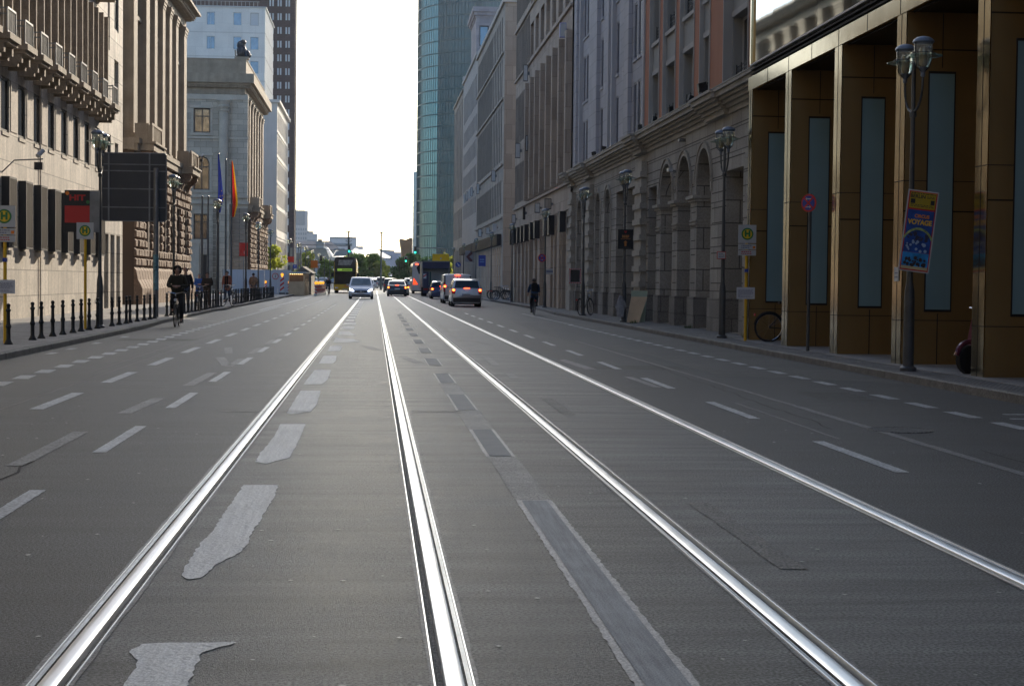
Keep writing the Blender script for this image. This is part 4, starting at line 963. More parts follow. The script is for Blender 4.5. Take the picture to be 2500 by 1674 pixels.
t,b0=simple('distant_block','stepped pale office block beside the distant slab tower','building',[(-36.4,-33.1,890,900,0,27.3),(-33.1,-31,890,900,0,26.1)],far2)
mb=MB(); mb.box(-36.4,-33.1,889.7,890,26.2,27.4); 
for r in range(6): mb.box(-36.2,-31.2,889.8,890,4+3.5*r,5.2+3.5*r)
mb.build('window_band',far1,t,off=b0)
t,b0=simple('distant_block','wide white slab block with a dark window band behind the street lights','building',[(-19.2,-7.8,700,715,0,19.6),(-7.8,-4.9,702,715,0,15.8)],M('far_white',(.55,.57,.6),.7,var=.03))
mb=MB(); mb.box(-18.5,-9.5,699.7,700,15.6,17.0); mb.box(-18.9,-8,699.8,700,18.9,19.5); 
for r in range(3): mb.box(-18.5,-8.5,699.8,700,8+2.4*r,9+2.4*r)
mb.build('window_band',far1,t,off=b0)
# big roof
t=thing('exhibition_hall','low hall with a long dark pitched roof far down the street, left','building',(-20,550,0))
mb=MB(); mb.box(-12,9,0,30,0,11.2); mb.build('wall',far2,t); mb=MB(); mb.add([(-12,-1,11.2),(9.2,-1,11.2),(5.2,8,14.4),(-12,8,14.4),(-12,20,14.4),(5.2,20,14.4)],[(0,1,2,3),(3,2,5,4)]); mb.build('roof',M('dark_slate',(.1,.1,.11),.5),t)
mb=MB(); mb.box(.6,3.2,-2,5,11,14.0); mb.build('roof_lantern',far1,t); mb=MB(); mb.box(1.2,2.6,-3,4,14,14.8); mb.build('lantern_cap',M('dark_slate',(.1,.1,.11),.5),t)
# white glass roofs
wr=transl(M('white_roof',(.85,.87,.9),.35,var=.03),(1,1,1),.65); gr=M('grey_green_glazing',(.2,.28,.29),.15,.5,var=.1,vs=.2)
t=thing('glass_pavilion','low greenish glass pavilion with a slanting white roof edge far down the street','building',(-18,500,0))
mb=MB(); mb.add([(-7,0,7),(4.8,0,7),(3.2,0,11),(-7,0,11),(-7,20,7),(4.8,20,7),(3.2,20,11),(-7,20,11)],[(0,1,2,3),(1,5,6,2),(3,2,6,7),(4,5,6,7)]); mb.build('glass_wall',gr,t)
mb=MB(); mb.add([(4.9,-.3,8.6),(5.5,-.3,8.6),(3.6,-.3,11.3),(2.8,-.3,11.3),(4.9,18,8.6),(5.5,18,8.6),(3.6,18,11.3),(2.8,18,11.3)],[(0,1,2,3),(1,5,6,2),(3,2,6,7),(4,5,6,7),(0,3,7,4)]); mb.box(-7,-3,-.4,10,9.4,10.8); mb.build('roof_edge',wr,t)
t=thing('tent_roof_hall','wide hall under a brilliant white curved tent roof at the end of the street','building',(-3,500,0))
mb=MB(); mb.add([(-9.8,0,8.4),(-8.5,0,10.6),(-6.8,0,9.9),(-5.2,0,9.6),(-2.8,0,11.1),(-1.6,0,10.7),(3.6,0,10.9),(7.9,0,8.6),(7.6,0,8.1),(5,0,8.4),(2,0,9.0),(-2,0,9.1),(-5,0,8.2)]+[(x,25,z+1.2) for x,z in ((-9.8,8.4),(-8.5,10.6),(-6.8,9.9),(-5.2,9.6),(-2.8,11.1),(-1.6,10.7),(3.6,10.9),(7.9,8.6),(7.6,8.1),(5,8.4),(2,9.0),(-2,9.1),(-5,8.2))],[tuple(range(13))]); mb.build('tent_roof',wr,t)
mb=MB(); mb.box(-12,6,2,24,0,8.3); mb.build('wall',far2,t)
mb=MB(); mb.add([(-9.6,-.5,8.5),(-3.2,-.5,8.9),(-4.2,-.5,10.6),(-8.6,-.5,10.2)],[(0,1,2,3)]); mb.box(-9.2,-6,-.6,-.4,10.3,10.9)
mb.build('roof_glazing',far1,t)
t,b0=simple('distant_block','pale lilac block right of the white tent roof','building',[(1,7.8,650,665,0,13.3),(7.8,12,651,665,0,12.6)],M('far_lilac',(.42,.44,.52),.7,var=.03))
mb=MB(); mb.add([(.8,649.5,13.7),(7.8,649.5,13.2),(7.8,649.5,12.9),(.8,649.5,13.2)],[(0,1,2,3)]); mb.build('roof_edge',far1,t,off=b0)
mb=MB()
for k in range(4): mb.box(4.6+.6*k,4.9+.6*k,649.7,650,9.6,11.4)
mb.build('window',far1,t,off=b0)
t=thing('concert_hall','tan metal clad hall with flared walls and swept roofline beside the glass tower','building',(9.5,480,0))
prm=[(-1.3,4),(2.5,4),(2.5,13.95),(.9,13.95),(-.5,13.35),(-2.2,13.65),(-1.7,10.5)]
mb=MB(); mb.prism(prm,0,18,'y'); mb.build('wall',M('tan_cladding',(.34,.2,.1),.6,.2,var=.06,vs=.3),t)
mb=MB(); mb.add([(.9,-.1,4),(2.4,-.1,4),(2.4,-.1,13.8),(.9,-.1,13.8)],[(0,1,2,3)]); mb.build('side_cladding',M('tan_cladding_dark',(.26,.15,.08),.6,.2),t)
# light blocks that carry the street on beyond the trees
t,b0=simple('distant_block','low red brown block behind the row of street lights','building',[(-24,-9,420,430,0,6.3)],M('far_brick',(.3,.22,.2),.8,var=.05,vs=.3))
mb=MB(); 
for k in range(14): mb.box(-23.5+1.05*k,-22.9+1.05*k,419.8,420,2.5,4.8)
mb.box(-17,-13,419.7,420,5.0,5.4); mb.build('window',far2,t,off=b0)
# ---- trees
leafA=M('leaf_green',(.1,.15,.045),.7,var=.35,vs=.8); leafB=M('leaf_yellow_green',(.13,.15,.035),.7,var=.35,vs=.8); leafC=M('leaf_dark',(.06,.1,.045),.7,var=.35,vs=.8); [transl(q,c,.55) for q,c in ((leafA,(.28,.42,.07)),(leafB,(.55,.6,.1)),(leafC,(.12,.25,.06)))]; bark=M('bark',(.06,.045,.035),.9)
def tree(lab,x,y,h,r,leaf,seed,n=1500,ls=.35,sy=1.0,group=None,crown0=.28):
    rnd=random.Random(seed); t=thing('tree',lab,'tree',(x,y,0),group=group)
    mb=MB(); mb.tube([(0,0,0),(.05,0,h*.3),(0,.1,h*.6)],[.22,.16,.07],7)
    for k in range(5):
        a=rnd.random()*6.28; mb.tube([(0,0,h*(.25+.06*k)),(r*.5*math.cos(a),r*.5*math.sin(a),h*(.45+.08*k)),(r*.75*math.cos(a),r*.75*math.sin(a),h*(.6+.07*k))],[.09,.05,.02],5)
    mb.build('trunk',bark,t)
    cl=[]
    for k in range(16):
        a=rnd.random()*6.28; rr=r*.75*math.sqrt(rnd.random()); z=h*(crown0+(.92-crown0)*rnd.random()); sc=(1-abs(z/h-.55)*1.0)
        cl.append((rr*math.cos(a)*sc*1.2,rr*math.sin(a)*sc*1.2,z,r*(.28+.25*rnd.random())))
    mb=MB()
    for k in range(n):
        c=rnd.choice(cl); a=rnd.random()*6.28; ph=math.acos(2*rnd.random()-1); q=c[3]*(.5+.5*rnd.random()**.5)
        p=Vector((c[0]+q*math.sin(ph)*math.cos(a),(c[1]+q*math.sin(ph)*math.sin(a))*sy,c[2]+q*.8*math.cos(ph)))
        if p.z<h*.12: continue
        u=Vector((rnd.random()-.5,rnd.random()-.5,rnd.random()-.5)).normalized(); v=u.cross(Vector((rnd.random()-.5,rnd.random()-.5,rnd.random()-.5))).normalized(); s=ls*(.6+.8*rnd.random())
        mb.add([p-u*s,p+v*s*.6,p+u*s,p-v*s*.6],[(0,1,2,3)])
    mb.build('crown',leaf,t); return t
tree('bright yellow green tree between the classical wing and the pale office block',-12.4,189,6.3,2.0,leafB,1,1500,.28)
tree('broad green tree in the middle distance just right of the yellow bus',-3.3,330,6.3,2.6,leafA,2,2600,.3)
tree('green tree with yellowish top left of the centre mast',-1.0,335,6.7,2.5,leafA,3,2400,.3)
tree('yellow green tree right behind the centre mast',1.2,332,5.6,1.6,leafB,4,1300,.26)
tree('small pale tree between centre mast and dark tree',2.7,345,4.6,1.2,leafB,8,900,.25)
tree('dark green tree left of the glass tower, nearer the masts',4.6,300,5.6,1.9,leafC,5,2200,.28)
tree('dark green tree in front of the glass tower base',7.0,305,6.6,2.6,leafC,6,2600,.3)
tree('olive tree left of the yellow bus behind the street lights',-8.3,300,5.5,1.9,leafA,7,1700,.28)
tree('light green tree farthest left behind the street lights',-12.5,300,6.6,2.2,leafB,9,1700,.28)
tree('small yellow green tree above the bus roof',-5.6,360,7.1,1.5,leafB,10,1200,.28)
tree('yellow leafed tree on the right pavement behind the yellow board',9.7,215,6.2,1.3,leafB,11,900,.2)
tree('dark tree at the far right end of the street beside the coach',9.5,330,6.0,2.4,leafC,12,1800,.3)
hedge=MB(); rnd=random.Random(12)
for k in range(5200):
    x=-30+62*rnd.random(); z=3.2*rnd.random()**1.2; y=410+6*rnd.random(); s=.3
    u=Vector((rnd.random()-.5,rnd.random()-.5,rnd.random()-.5)).normalized(); v=u.cross(Vector((0,0,1))).normalized(); p=Vector((x,y,z)); hedge.add([p-u*s,p+v*s*.6,p+u*s,p-v*s*.6],[(0,1,2,3)])
o=hedge.build('shrubbery',leafC); tag(o,'far low mass of park shrubbery across the end of the street','shrubbery',kind='stuff')

# ---- the street goes on behind the camera: unseen blocks raised to cut sky light
for x0,x1,lab in ((-30,-11.5,'plain unseen stone block standing behind the camera on the left'),(9.2,28,'plain unseen stone block standing behind the camera on the right')):
    t=thing('unseen_block',lab,'building',((x0+x1)/2,-60,0)); b0=((x0+x1)/2,-60,0)
    mb=MB(); mb.box(x0,x1,-170,11.9,.1,32); mb.build('wall',sand if x0<0 else tan2,t,off=b0)

t=thing('unseen_block','plain unseen block added far behind the camera to stop low sky light','building',(0,-190,0)); mb=MB(); mb.box(-60,60,-10,10,.1,38); mb.build('wall',tan2,t)  # unseen cross block added to stop low sky light from behind

# ================================================================= street furniture
GZ=.12
# ---- double-lantern street lamp (axis of the two lanterns along the street)
def make_lamp(loc,label,group):
    t=thing('street_lamp',label,'street lamp',loc,0,group)
    mb=MB(); mb.lathe([(.13,0),(.13,.05),(.085,.08),(.08,1.12),(.072,1.25),(.05,1.38),(.046,2.2),(.034,3.6),(.03,4.75),(.012,4.8)],16); mb.build('pole',pole,t,smooth=True)
    mb=MB()
    for s in (-1,1):
        pts=[(0,s*(.03+.39*math.sin(a)),4.02+.42*(1-math.cos(a))) for a in [i*math.pi/2/8 for i in range(9)]]
        mb.tube([(0,0,3.98)]+pts+[(0,s*.42,4.5)],.02,8)
    mb.lathe([(.05,3.93),(.055,3.97),(.05,4.02)],12); mb.build('lamp_arm',pole,t,smooth=True)
    for s in (-1,1):
        c=(0,s*.42,4.5); 
        mb=MB(); mb.lathe([(.02,0),(.035,.02),(.035,.05),(.03,.06),(.075,.15)],14,c)
        f=mb.build('lantern_socket',capm,t,smooth=True)
        mb=MB(); mb.lathe([(.14,.5),(.165,.53),(.15,.565),(.1,.6),(.04,.615),(.001,.617)],18,c); mb.build('lantern_cap',capm,t,smooth=True)
        mb=MB(); pr=[]
        for i in range(19):
            z=.15+.345*i/18; r=.075+.062*min(1,(z-.15)/.16)**.7+.006*(i%2); pr.append((r,z))
        mb.lathe(pr,20,c,cap=False); mb.build('glass_shade',lglass,f,smooth=True)
        mb=MB(); mb.lathe([(.145,.335),(.285,.315),(.285,.325),(.145,.345),(.145,.335)],28,c,cap=False); mb.build('glass_ring',rglass,f,smooth=False)
        mb=MB()
        for k in range(4):
            a=k*math.pi/2+.5; cx,sx=math.cos(a),math.sin(a)
            mb.tube([(c[0]+.035*cx,c[1]+.035*sx,c[2]+.08),(c[0]+.14*cx,c[1]+.14*sx,c[2]+.16),(c[0]+.175*cx,c[1]+.175*sx,c[2]+.3),(c[0]+.165*cx,c[1]+.165*sx,c[2]+.52)],.006,5)
        mb.ring((c[0],c[1],c[2]+.36),.178,.006,'z',24,5); mb.build('wire_guard',iron,f)
        mb=MB(); mb.lathe([(.02,.15),(.05,.2),(.05,.42),(.02,.47)],10,c); mb.build('reflector_core',M('lamp_reflector',(.5,.42,.25),.25,.6),f,smooth=True)
    return t
GL='double lantern street lamps along both pavements'
lampA=make_lamp((8.3,24.9,GZ),'double lantern street lamp before the bronze fins with the circus poster on its pole',GL)
for x,y,lb in ((8.49,39.54,'double lantern street lamp beside the yellow bus stop post where arches meet bronze'),(8.41,54.9,'double lantern street lamp carrying the black restaurant arrow sign'),(8.33,65.2,'double lantern street lamp with a parked bicycle at its foot'),
    (8.8,84.5,'street lamp with the round no stopping sign, behind the right-hand cyclist'),(8.95,106.8,'street lamp on the right beside the rack of parked bicycles'),(8.95,125.9,'street lamp on the right behind the silver estate car'),(8.95,145,'street lamp on the right above the white van roof'),(8.95,165,'fourth lamp back from the bicycle rack on the right'),(8.95,186,'farthest street lamp in the right-hand row'),
    (-7.15,43.6,'tall street lamp on the left between the bus stop sign and big sign back'),(-7.4,61.5,'street lamp behind the blue stickered post on the left pavement'),(-7.51,79.5,'street lamp near the standing pedestrians, left of the flags'),(-7.45,96.3,'street lamp in front of the corner of the grey classical wing'),(-7.75,110.8,'street lamp above the walker in the tan jacket'),
    (-7.9,126,'street lamp in front of the pale hoarding, left pavement'),(-7.9,154,'street lamp rising just behind the wooden hut'),(-7.9,172,'street lamp in front of the foot of the dark brick tower'),(-7.9,190,'first lamp clear of the dark brick tower, against the distant towers'),(-7.9,210,'second lamp clear of the dark brick tower')):
    dup(lampA,(x,y,GZ),label=lb)
for i,(x,y) in enumerate(((-7.9,236),(-7.9,262),(-10.5,262),(-7.9,292),(-10.5,292),(-7.9,330),(-5.2,420),(-4.6,445))):
    o=dup(lampA,(x,y,GZ if x<-7 else 0),label='tiny far double lantern street lamp among the cluster beyond the wooden hut' if x<-6 else 'tiny far street lamp over the middle of the traffic')
# ---- bollards
bol=thing('bollard','black cast iron bollard with a knob top in the row along the left kerb','bollard',(-7.05,32.4,GZ),group='bollards along the left kerb')
mb=MB(); mb.lathe([(.085,0),(.085,.02),(.06,.06),(.042,.1),(.04,.3),(.05,.33),(.058,.35),(.05,.37),(.038,.4),(.034,.62),(.045,.645),(.052,.66),(.045,.68),(.032,.69),(.03,.72),(.042,.745),(.036,.78),(.012,.795)],12); mb.build('post',iron,bol,smooth=True)
ys=[34.74,35.71,36.99,38.09,39.39,40.49,41.63,42.84,45.12,46.33,47.63,48.54,49.95,51.45,52.79,53.91,57.21]
y=58.5
while y<78.5: ys.append(y); y+=1.27
y=84.5
while y<120: ys.append(y); y+=1.22
for i,y in enumerate(ys): dup(bol,(-7.08-.003*max(0,y-50)*.9+random.uniform(-.02,.02),y,GZ),rz=i)
# ---- bus stop posts
def hplate(t,x,z,w,h,rad,depth=.0):
    mb=MB(); mb.box(x-w/2,x+w/2,-.062,-.04,z,z+h); p=mb.build('sign_plate',signw,t)
    c=(x,-.066,z+h*.5)
    mb=MB(); mb.disc(c,rad,'y',32,.006); mb.build('green_disc',signg,p)
    mb=MB(); mb.disc((x,-.071,c[2]),rad*.76,'y',32,.006); mb.build('yellow_disc',signy,p)
    text('H',rad*1.35,signg,p,(x,-.076,c[2]),bold=.012,name='letter_h',ext=.002); return p
def lines(t,x0,x1,z0,z1,n,mat,name='text_lines',y=-.016,seed=0):
    rnd=random.Random(seed); mb=MB(); 
    for k in range(n):
        z=z1-(z1-z0)*(k+.5)/n; xa=x0
        while xa<x1-.02:
            w=rnd.uniform(.02,.06); mb.box(xa,min(xa+w,x1),y-.003,y,z-(z1-z0)/n*.22,z+(z1-z0)/n*.22); xa+=w+.012
            if rnd.random()<.06: break
    return mb.build(name,mat,t)
def busstop(loc,label,two=True,sched=True,sc=.0):
    t=thing('bus_stop_sign',label,'bus stop sign',loc,group='bus stop signs')
    mb=MB(); mb.lathe([(.035,0),(.035,2.7)],12); mb.build('post',yel,t,smooth=True)
    hplate(t,0,2.28,.42,.42,.14)
    if two:
        for z,mm in ((2.13,txtg),(1.99,signr)):
            mb=MB(); mb.box(-.21,.21,-.062,-.04,z,z+.125); p=mb.build('line_plate',signw,t); lines(p,-.14,.12,z+.02,z+.11,2,mm,seed=int(z*10),y=-.064)
        mb=MB(); mb.box(.13,.19,-.068,-.062,2.15,2.21); mb.build('line_symbol',signo,t)
    if sched:
        mb=MB(); mb.box(-.225,.2,-.05,-.03,.98,1.25); p=mb.build('timetable_case',paper,t); lines(p,-.19,.16,1.01,1.2,9,txtg,seed=3,y=-.052)
        mb=MB(); mb.box(-.04,.04,-.04,.04,1.6,1.68); mb.build('post_band',signb,t)
    mb=MB(); mb.box(-.03,.03,-.045,.0,2.4,2.44); mb.build('clamp',galv,t); return t
busstop((8.64,37.66,GZ),'yellow bus stop post with H sign and timetable before the first bronze fin')
busstop((-7.23,32.93,GZ),'yellow bus stop post with round H sign at the left edge of the picture')
t=busstop((-7.32,42.43,GZ),'slim yellow bus stop post with a small H plate below the black and red advert',False,False)
# advert board on lamp pole
t=thing('advert_board','black and red advert panel behind the smaller bus stop sign on the left','advert board',(-7.68,43.3,2.6))
mb=MB(); mb.box(-.32,.32,-.0,.03,0,1.08); mb.build('board',signk,t)
mb=MB(); mb.box(-.315,.315,-.006,0,.24,.68); mb.build('red_field',signr,t)
mb=MB(); mb.box(.32,.56,.0,.03,0,1.08); mb.build('side_panel',galv,t)
text('HIT',.2,signr,t,(.0,-.008,.88),bold=.008,sx=1.3)
mb=MB(); mb.disc((-.25,-.006,1.0),.05,'y',16,.01); mb.build('round_emblem',signo,t)
mb=MB(); mb.disc((.27,-.006,.78),.045,'y',16,.01); mb.build('round_emblem',signg,t)
# big road sign seen from behind
t=thing('direction_sign','large dark grey road sign seen from behind on two steel posts, left pavement','road sign',(-7.95,56.2,GZ))
mb=MB(); pts=[]; x0,x1,z0,z1,r=-1.2,.93,3.22,5.5,.08
for cx,cz,a0 in ((x1-r,z1-r,0),(x0+r,z1-r,90),(x0+r,z0+r,180),(x1-r,z0+r,270)):
    for k in range(5): a=R(a0+22.5*k); pts.append((cx+r*math.cos(a),cz+r*math.sin(a)))
mb.prism(pts,.0,.03,'y'); mb.build('sign_back',M('sign_back_dark',(.055,.058,.064),.5,.2),t)
mb=MB(); 
for a,b in zip(pts,pts[1:]+pts[:1]): mb.tube([(a[0],.0,a[1]),(b[0],.0,b[1])],.018,5)
mb.build('sign_rim',galv,t)
mb=MB()
for z in (3.68,4.3,4.9,5.12): mb.box(x0+.02,x1-.02,-.035 if z not in(4.3,) else -.012,-.001,z-.018,z+.018)
mb.build('cross_rail',galv,t)
mb=MB()
for x in (-.97,.38): mb.box(x-.025,x+.025,-.06,-.036,z0+.02,z1)
mb.build('upright_rail',galv,t)
mb=MB(); mb.lathe([(.09,0),(.085,4.95),(.08,5.0)],16,(.62,-.2,0)); mb.build('post',galv,t,smooth=True)
mb=MB(); mb.lathe([(.093,.9),(.093,2.1)],16,(.62,-.2,0),cap=False); mb.build('sticker_wrap',M('worn_blue_stickers',(.12,.25,.3),.6,var=.6,vs=9),t,smooth=True)
# security cameras on bracket left
def cctv(loc,label,s=1):
    t=thing('security_camera',label,'camera',loc); mb=MB(); mb.tube([(-.9*s,0,-.45*s),(-.5*s,0,-.05*s),(.35*s,0,0)],.022,6); mb.build('bracket_arm',galv,t)
    mb=MB(); mb.box(.1*s,.34*s,-.1,.1,-.32*s,-.1*s); mb.build('lamp_head',blackp,t)
    mb=MB(); mb.tube([(.2*s,-.1,.08*s),(.32*s,.1,.26*s)],.07*s,10); mb.build('camera_body',signw,t)
cctv((-10.25,50.2,4.95),'white security camera and dark box lamp on a bent arm, far left facade')
cctv((-10.9,103,8.9),'white security camera on the far balcony of the sunlit classical wing',.8)
# ---- right-hand signs
def nostop(loc,label,h,rad=.21):
    t=thing('no_stopping_sign',label,'traffic sign',loc,group='no stopping signs'); c=(0,0,h)
    if h>0:
        mb=MB(); mb.lathe([(.033,0),(.033,h+.18)],12,(0,.03,0)); mb.build('post',pole,t,smooth=True)
    o=(0,-.02,h)
    mb=MB(); mb.disc(o,rad,'y',32,.012); d=mb.build('red_disc',signr,t)
    mb=MB(); mb.disc((0,-.03,h),rad*.8,'y',32,.006); mb.build('blue_disc',signb,d)
    mb=MB(); 
    for s in (-1,1):
        a=s*math.pi/4; u=Vector((math.cos(a),0,math.sin(a))); v=Vector((-math.sin(a),0,math.cos(a)))*rad*.1; p=Vector((0,-.035,h)); mb.quad(p-u*rad*.8-v,p+u*rad*.8-v,p+u*rad*.8+v,p-u*rad*.8+v)
    mb.build('red_cross',signr,d)
    mb=MB()
    for s,z in ((-1,h+rad*.45),(1,h-rad*.45)):
        mb.quad((-.06,-.038,z-.008),(.06,-.038,z-.008),(.06,-.038,z+.008),(-.06,-.038,z+.008)); mb.add([(s*.07,-.038,z),(s*.03,-.038,z+.03),(s*.03,-.038,z-.03)],[(0,1,2)])
    mb.build('arrow',signw,d); return t
t=nostop((8.62,32.1,GZ),'round red and blue no stopping sign on a slim post before the bronze fins',2.95,.18); t.rotation_euler=(0,0,R(-50))
nostop((8.6,84.2,2.68),'round red and blue no stopping sign on the lamp above the cyclist with backpack',0.0)
t=thing('small_sign','small white sign with a red border on the lamp pole by the arches','sign',(8.43,39.46,2.05))
mb=MB(); mb.box(-.11,.11,-.01,.01,0,.18); mb.build('border',signr,t); mb=MB(); mb.box(-.095,.095,-.014,-.01,.015,.165); p=mb.build('face',signw,t); lines(p,-.07,.07,.03,.15,3,txtg,seed=5)
t=thing('restaurant_sign','black restaurant sign with orange lettering and an up arrow on a lamp pole','sign',(8.42,54.8,2.58))
mb=MB(); mb.box(-.26,.26,-.03,.03,0,.66); mb.build('board',signk,t)
og=M('dull_orange_print',(.5,.2,.05),.6)
text('BEEF',.12,og,t,(0,-.034,.42),bold=.004); lines(t,-.16,.16,.32,.36,1,og,y=-.031,seed=2); lines(t,-.2,.2,.04,.07,1,M('dim_print',(.12,.12,.11),.7),y=-.031,seed=4)
mb=MB(); mb.add([(-.035,-.033,.1),(.035,-.033,.1),(.035,-.033,.22),(.07,-.033,.22),(0,-.033,.29),(-.07,-.033,.22),(-.035,-.033,.22)],[tuple(range(7))]); mb.build('arrow',og,t)
mb=MB(); mb.add([(-.05,-.033,.62),(0,-.033,.6),(.05,-.033,.62),(.03,-.033,.56),(0,-.033,.53),(-.03,-.033,.56)],[tuple(range(6))]); mb.build('red_emblem',signr,t)
# circus poster on lamp A
PT=thing('circus_poster','tall tilted circus poster in red yellow and blue tied to the nearest right lamp pole','poster',(8.3,24.75,1.66)); PT.rotation_euler=(0,R(6.5),R(-4))
W_,H_=.46,1.25
def rb(name,mat,x0,x1,z0,z1,y,par=None):
    mb=MB(); mb.box(x0,x1,y-.002,y,z0,z1); return mb.build(name,mat,par or PT)
rb('board',signw,-.24,.24,0,1.26,-.0); rb('red_border',signr,-.22,.22,.02,1.24,-.004)
rb('yellow_field',M('poster_yellow',(.45,.33,.01),.5),-.2,.2,.98,1.225,-.007)
rb('blue_field',M('poster_blue',(.008,.06,.3),.5,var=.5,vs=7),-.205,.205,.3,.955,-.007)
rb('sky_field',M('poster_sky_blue',(.02,.25,.6),.5,var=.4,vs=9),-.205,.205,.085,.297,-.007)
rb('caption_band',M('poster_cream',(.5,.45,.25),.5),-.205,.205,.04,.083,-.007)
text('BERLIN',.075,signk,PT,(-.08,-.011,1.16),bold=.002,ext=.001)
rb('black_box',signk,-.185,-.115,1.05,1.12,-.01); rb('black_box',signk,.125,.185,1.05,1.12,-.01)
lines(PT,-.19,.19,1.195,1.222,1,signk,y=-.009,seed=3); lines(PT,.06,.19,1.14,1.18,2,signk,y=-.009,seed=4); lines(PT,-.1,.1,1.06,1.12,3,M('poster_yellow_dark',(.35,.28,.02),.5),y=-.009,seed=5)
lines(PT,-.18,.18,1.0,1.045,2,signk,y=-.009,seed=6)
po=M('poster_orange',(.75,.25,.02),.5); py_=M('poster_gold',(.8,.5,.03),.5)
text('CIRCUS',.07,po,PT,(.02,-.011,.86),bold=.003,ext=.001,sx=.95); text('VOYAGE',.105,py_,PT,(.0,-.011,.765),bold=.004,ext=.001,sx=.9)
mb=MB(); 
for k in range(12):
    a0=R(150-10*k);a1=R(140-10*k); r0,r1=.3,.335; cz=.35
    mb.quad((r0*math.cos(a0)*.8,-.0105,cz+r0*math.sin(a0)),(r0*math.cos(a1)*.8,-.0105,cz+r0*math.sin(a1)),(r1*math.cos(a1)*.8,-.0105,cz+r1*math.sin(a1)),(r1*math.cos(a0)*.8,-.0105,cz+r1*math.sin(a0)))
mb.build('arched_banner',M('poster_green_gold',(.35,.45,.15),.5,var=.5,vs=20),PT)
rnd=random.Random(2); 
for nm,mt,z0,z1,n in (('crowd_print',M('poster_dark',(.03,.03,.06),.6),.46,.6,26),('animal_print',M('poster_brown_dark',(.03,.02,.02),.6),.1,.22,40),('pale_print',M('poster_pale',(.3,.42,.6),.6),.32,.48,14),('clown_print',M('poster_pink',(.5,.2,.25),.6),.84,.92,0)):
    mb=MB()
    for k in range(n): 
        x=rnd.uniform(-.16,.16); z=rnd.uniform(z0,z1); mb.disc((x,-.009-.0003*(k%5),z),rnd.uniform(.012,.03),'y',7,.001)
    if n: mb.build(nm,mt,PT)
mb=MB(); mb.box(-.05,.05,.0,.2,.3,.34); mb.box(-.05,.05,0,.2,1.0,1.04); mb.build('cable_tie',blackp,PT)
t=thing('paper_notice','small white paper notice taped to the polished edge of the second nearest bronze fin','notice',(8.825,27.18,1.62)); mb=MB(); mb.box(-.004,0,-.12,.12,-.1,.14); mb.build('sheet',signw,t); mb=MB(); mb.box(-.006,-.004,-.08,.08,-.04,-.02); mb.box(-.006,-.004,-.08,.08,.03,.05); mb.build('print',txtg,t)
# convex traffic mirror with red white border
t=thing('traffic_mirror','square traffic mirror with red and white border on the lamp by the parked bicycle','traffic mirror',(7.98,65.0,1.4))
mb=MB(); mb.box(-.24,.24,-.02,.03,0,.6); mb.build('mirror_frame',signw,t)
mb=MB()
for k in range(6):
    for z in (0,.55): mb.box(-.24+.083*k+.0,-.2+.083*k,-.024,-.02,z,z+.05)
for k in range(7):
    for x in (-.24,.19): mb.box(x,x+.05,-.0245,-.02,.04+.083*k-.02,.075+.083*k-.02)
mb.build('red_blocks',signr,t); mb=MB(); mb.box(-.185,.185,-.026,-.02,.055,.545); mb.build('mirror_face',M('dull_mirror',(.12,.13,.14),.15,.8),t)
t=thing('wall_sign','small white wall sign on the tan pier of the recessed shop entrance','sign',(9.27,87.0,1.95)); mb=MB(); mb.box(-.25,.25,-.45,-.42,0,.3); mb.build('plate',signw,t); mb=MB(); mb.box(-.2,.2,-.456,-.45,.1,.2); mb.build('print',txtg,t); t.location=(9.2,86.2,1.85)
t=thing('blue_banner','blue banner sign hanging on a lamp pole in the right-hand row','sign',(8.7,125.6,2.6)); mb=MB(); mb.box(-.75,-.2,-.02,.02,0,.85); mb.build('banner',signb,t); lines(t,-.65,-.3,.25,.6,2,M('banner_print',(.15,.3,.6),.5),y=-.022)
t=thing('logo_sign','white sign with dark red arrow shape on the right facade above the van','sign',(9.1,158,3.3)); mb=MB(); mb.box(-.4,.4,-.02,.02,0,1.1); mb.build('plate',M('grey_plate',(.3,.28,.29),.5),t); mb=MB(); mb.add([(-.3,-.024,.5),(.1,-.024,.95),(.3,-.024,.95),(.3,-.024,.75),(.0,-.024,.5),(.3,-.024,.2),(.3,-.024,.05),(.05,-.024,.05)],[tuple(range(8))]); mb.build('red_mark',M('dull_red',(.12,.03,.035),.5),t)
t=thing('yellow_board','bright yellow roadworks direction board above the truck','road sign',(6.67,166,0)); mb=MB(); mb.box(-.84,.84,-.04,.04,3.3,4.15); mb.build('board',M('yellow_board',(.85,.5,.01),.5),t); mb=MB(); mb.box(-.05,.07,-.05,-.04,3.62,3.8); mb.build('print',signw,t)
mb=MB(); mb.box(-.6,-.52,.04,.12,0,4.1); mb.box(.52,.6,.04,.12,0,4.1); mb.build('support',galv,t)
t=thing('blue_arrow_sign','round blue arrow sign right of the truck under the yellow board','traffic sign',(7.62,150,0)); mb=MB(); mb.lathe([(.03,0),(.03,3.1)],8); mb.build('post',galv,t); mb=MB(); mb.disc((0,-.05,2.95),.24,'y',24,.02); mb.build('disc',signb,t); mb=MB(); mb.add([(-.12,-.065,3.07),(.02,-.065,2.87),(-.04,-.065,2.83),(.14,-.065,2.8),(.12,-.065,2.98),(.08,-.065,2.93),(-.06,-.065,3.11)],[tuple(range(7))]); mb.build('arrow',signw,t)
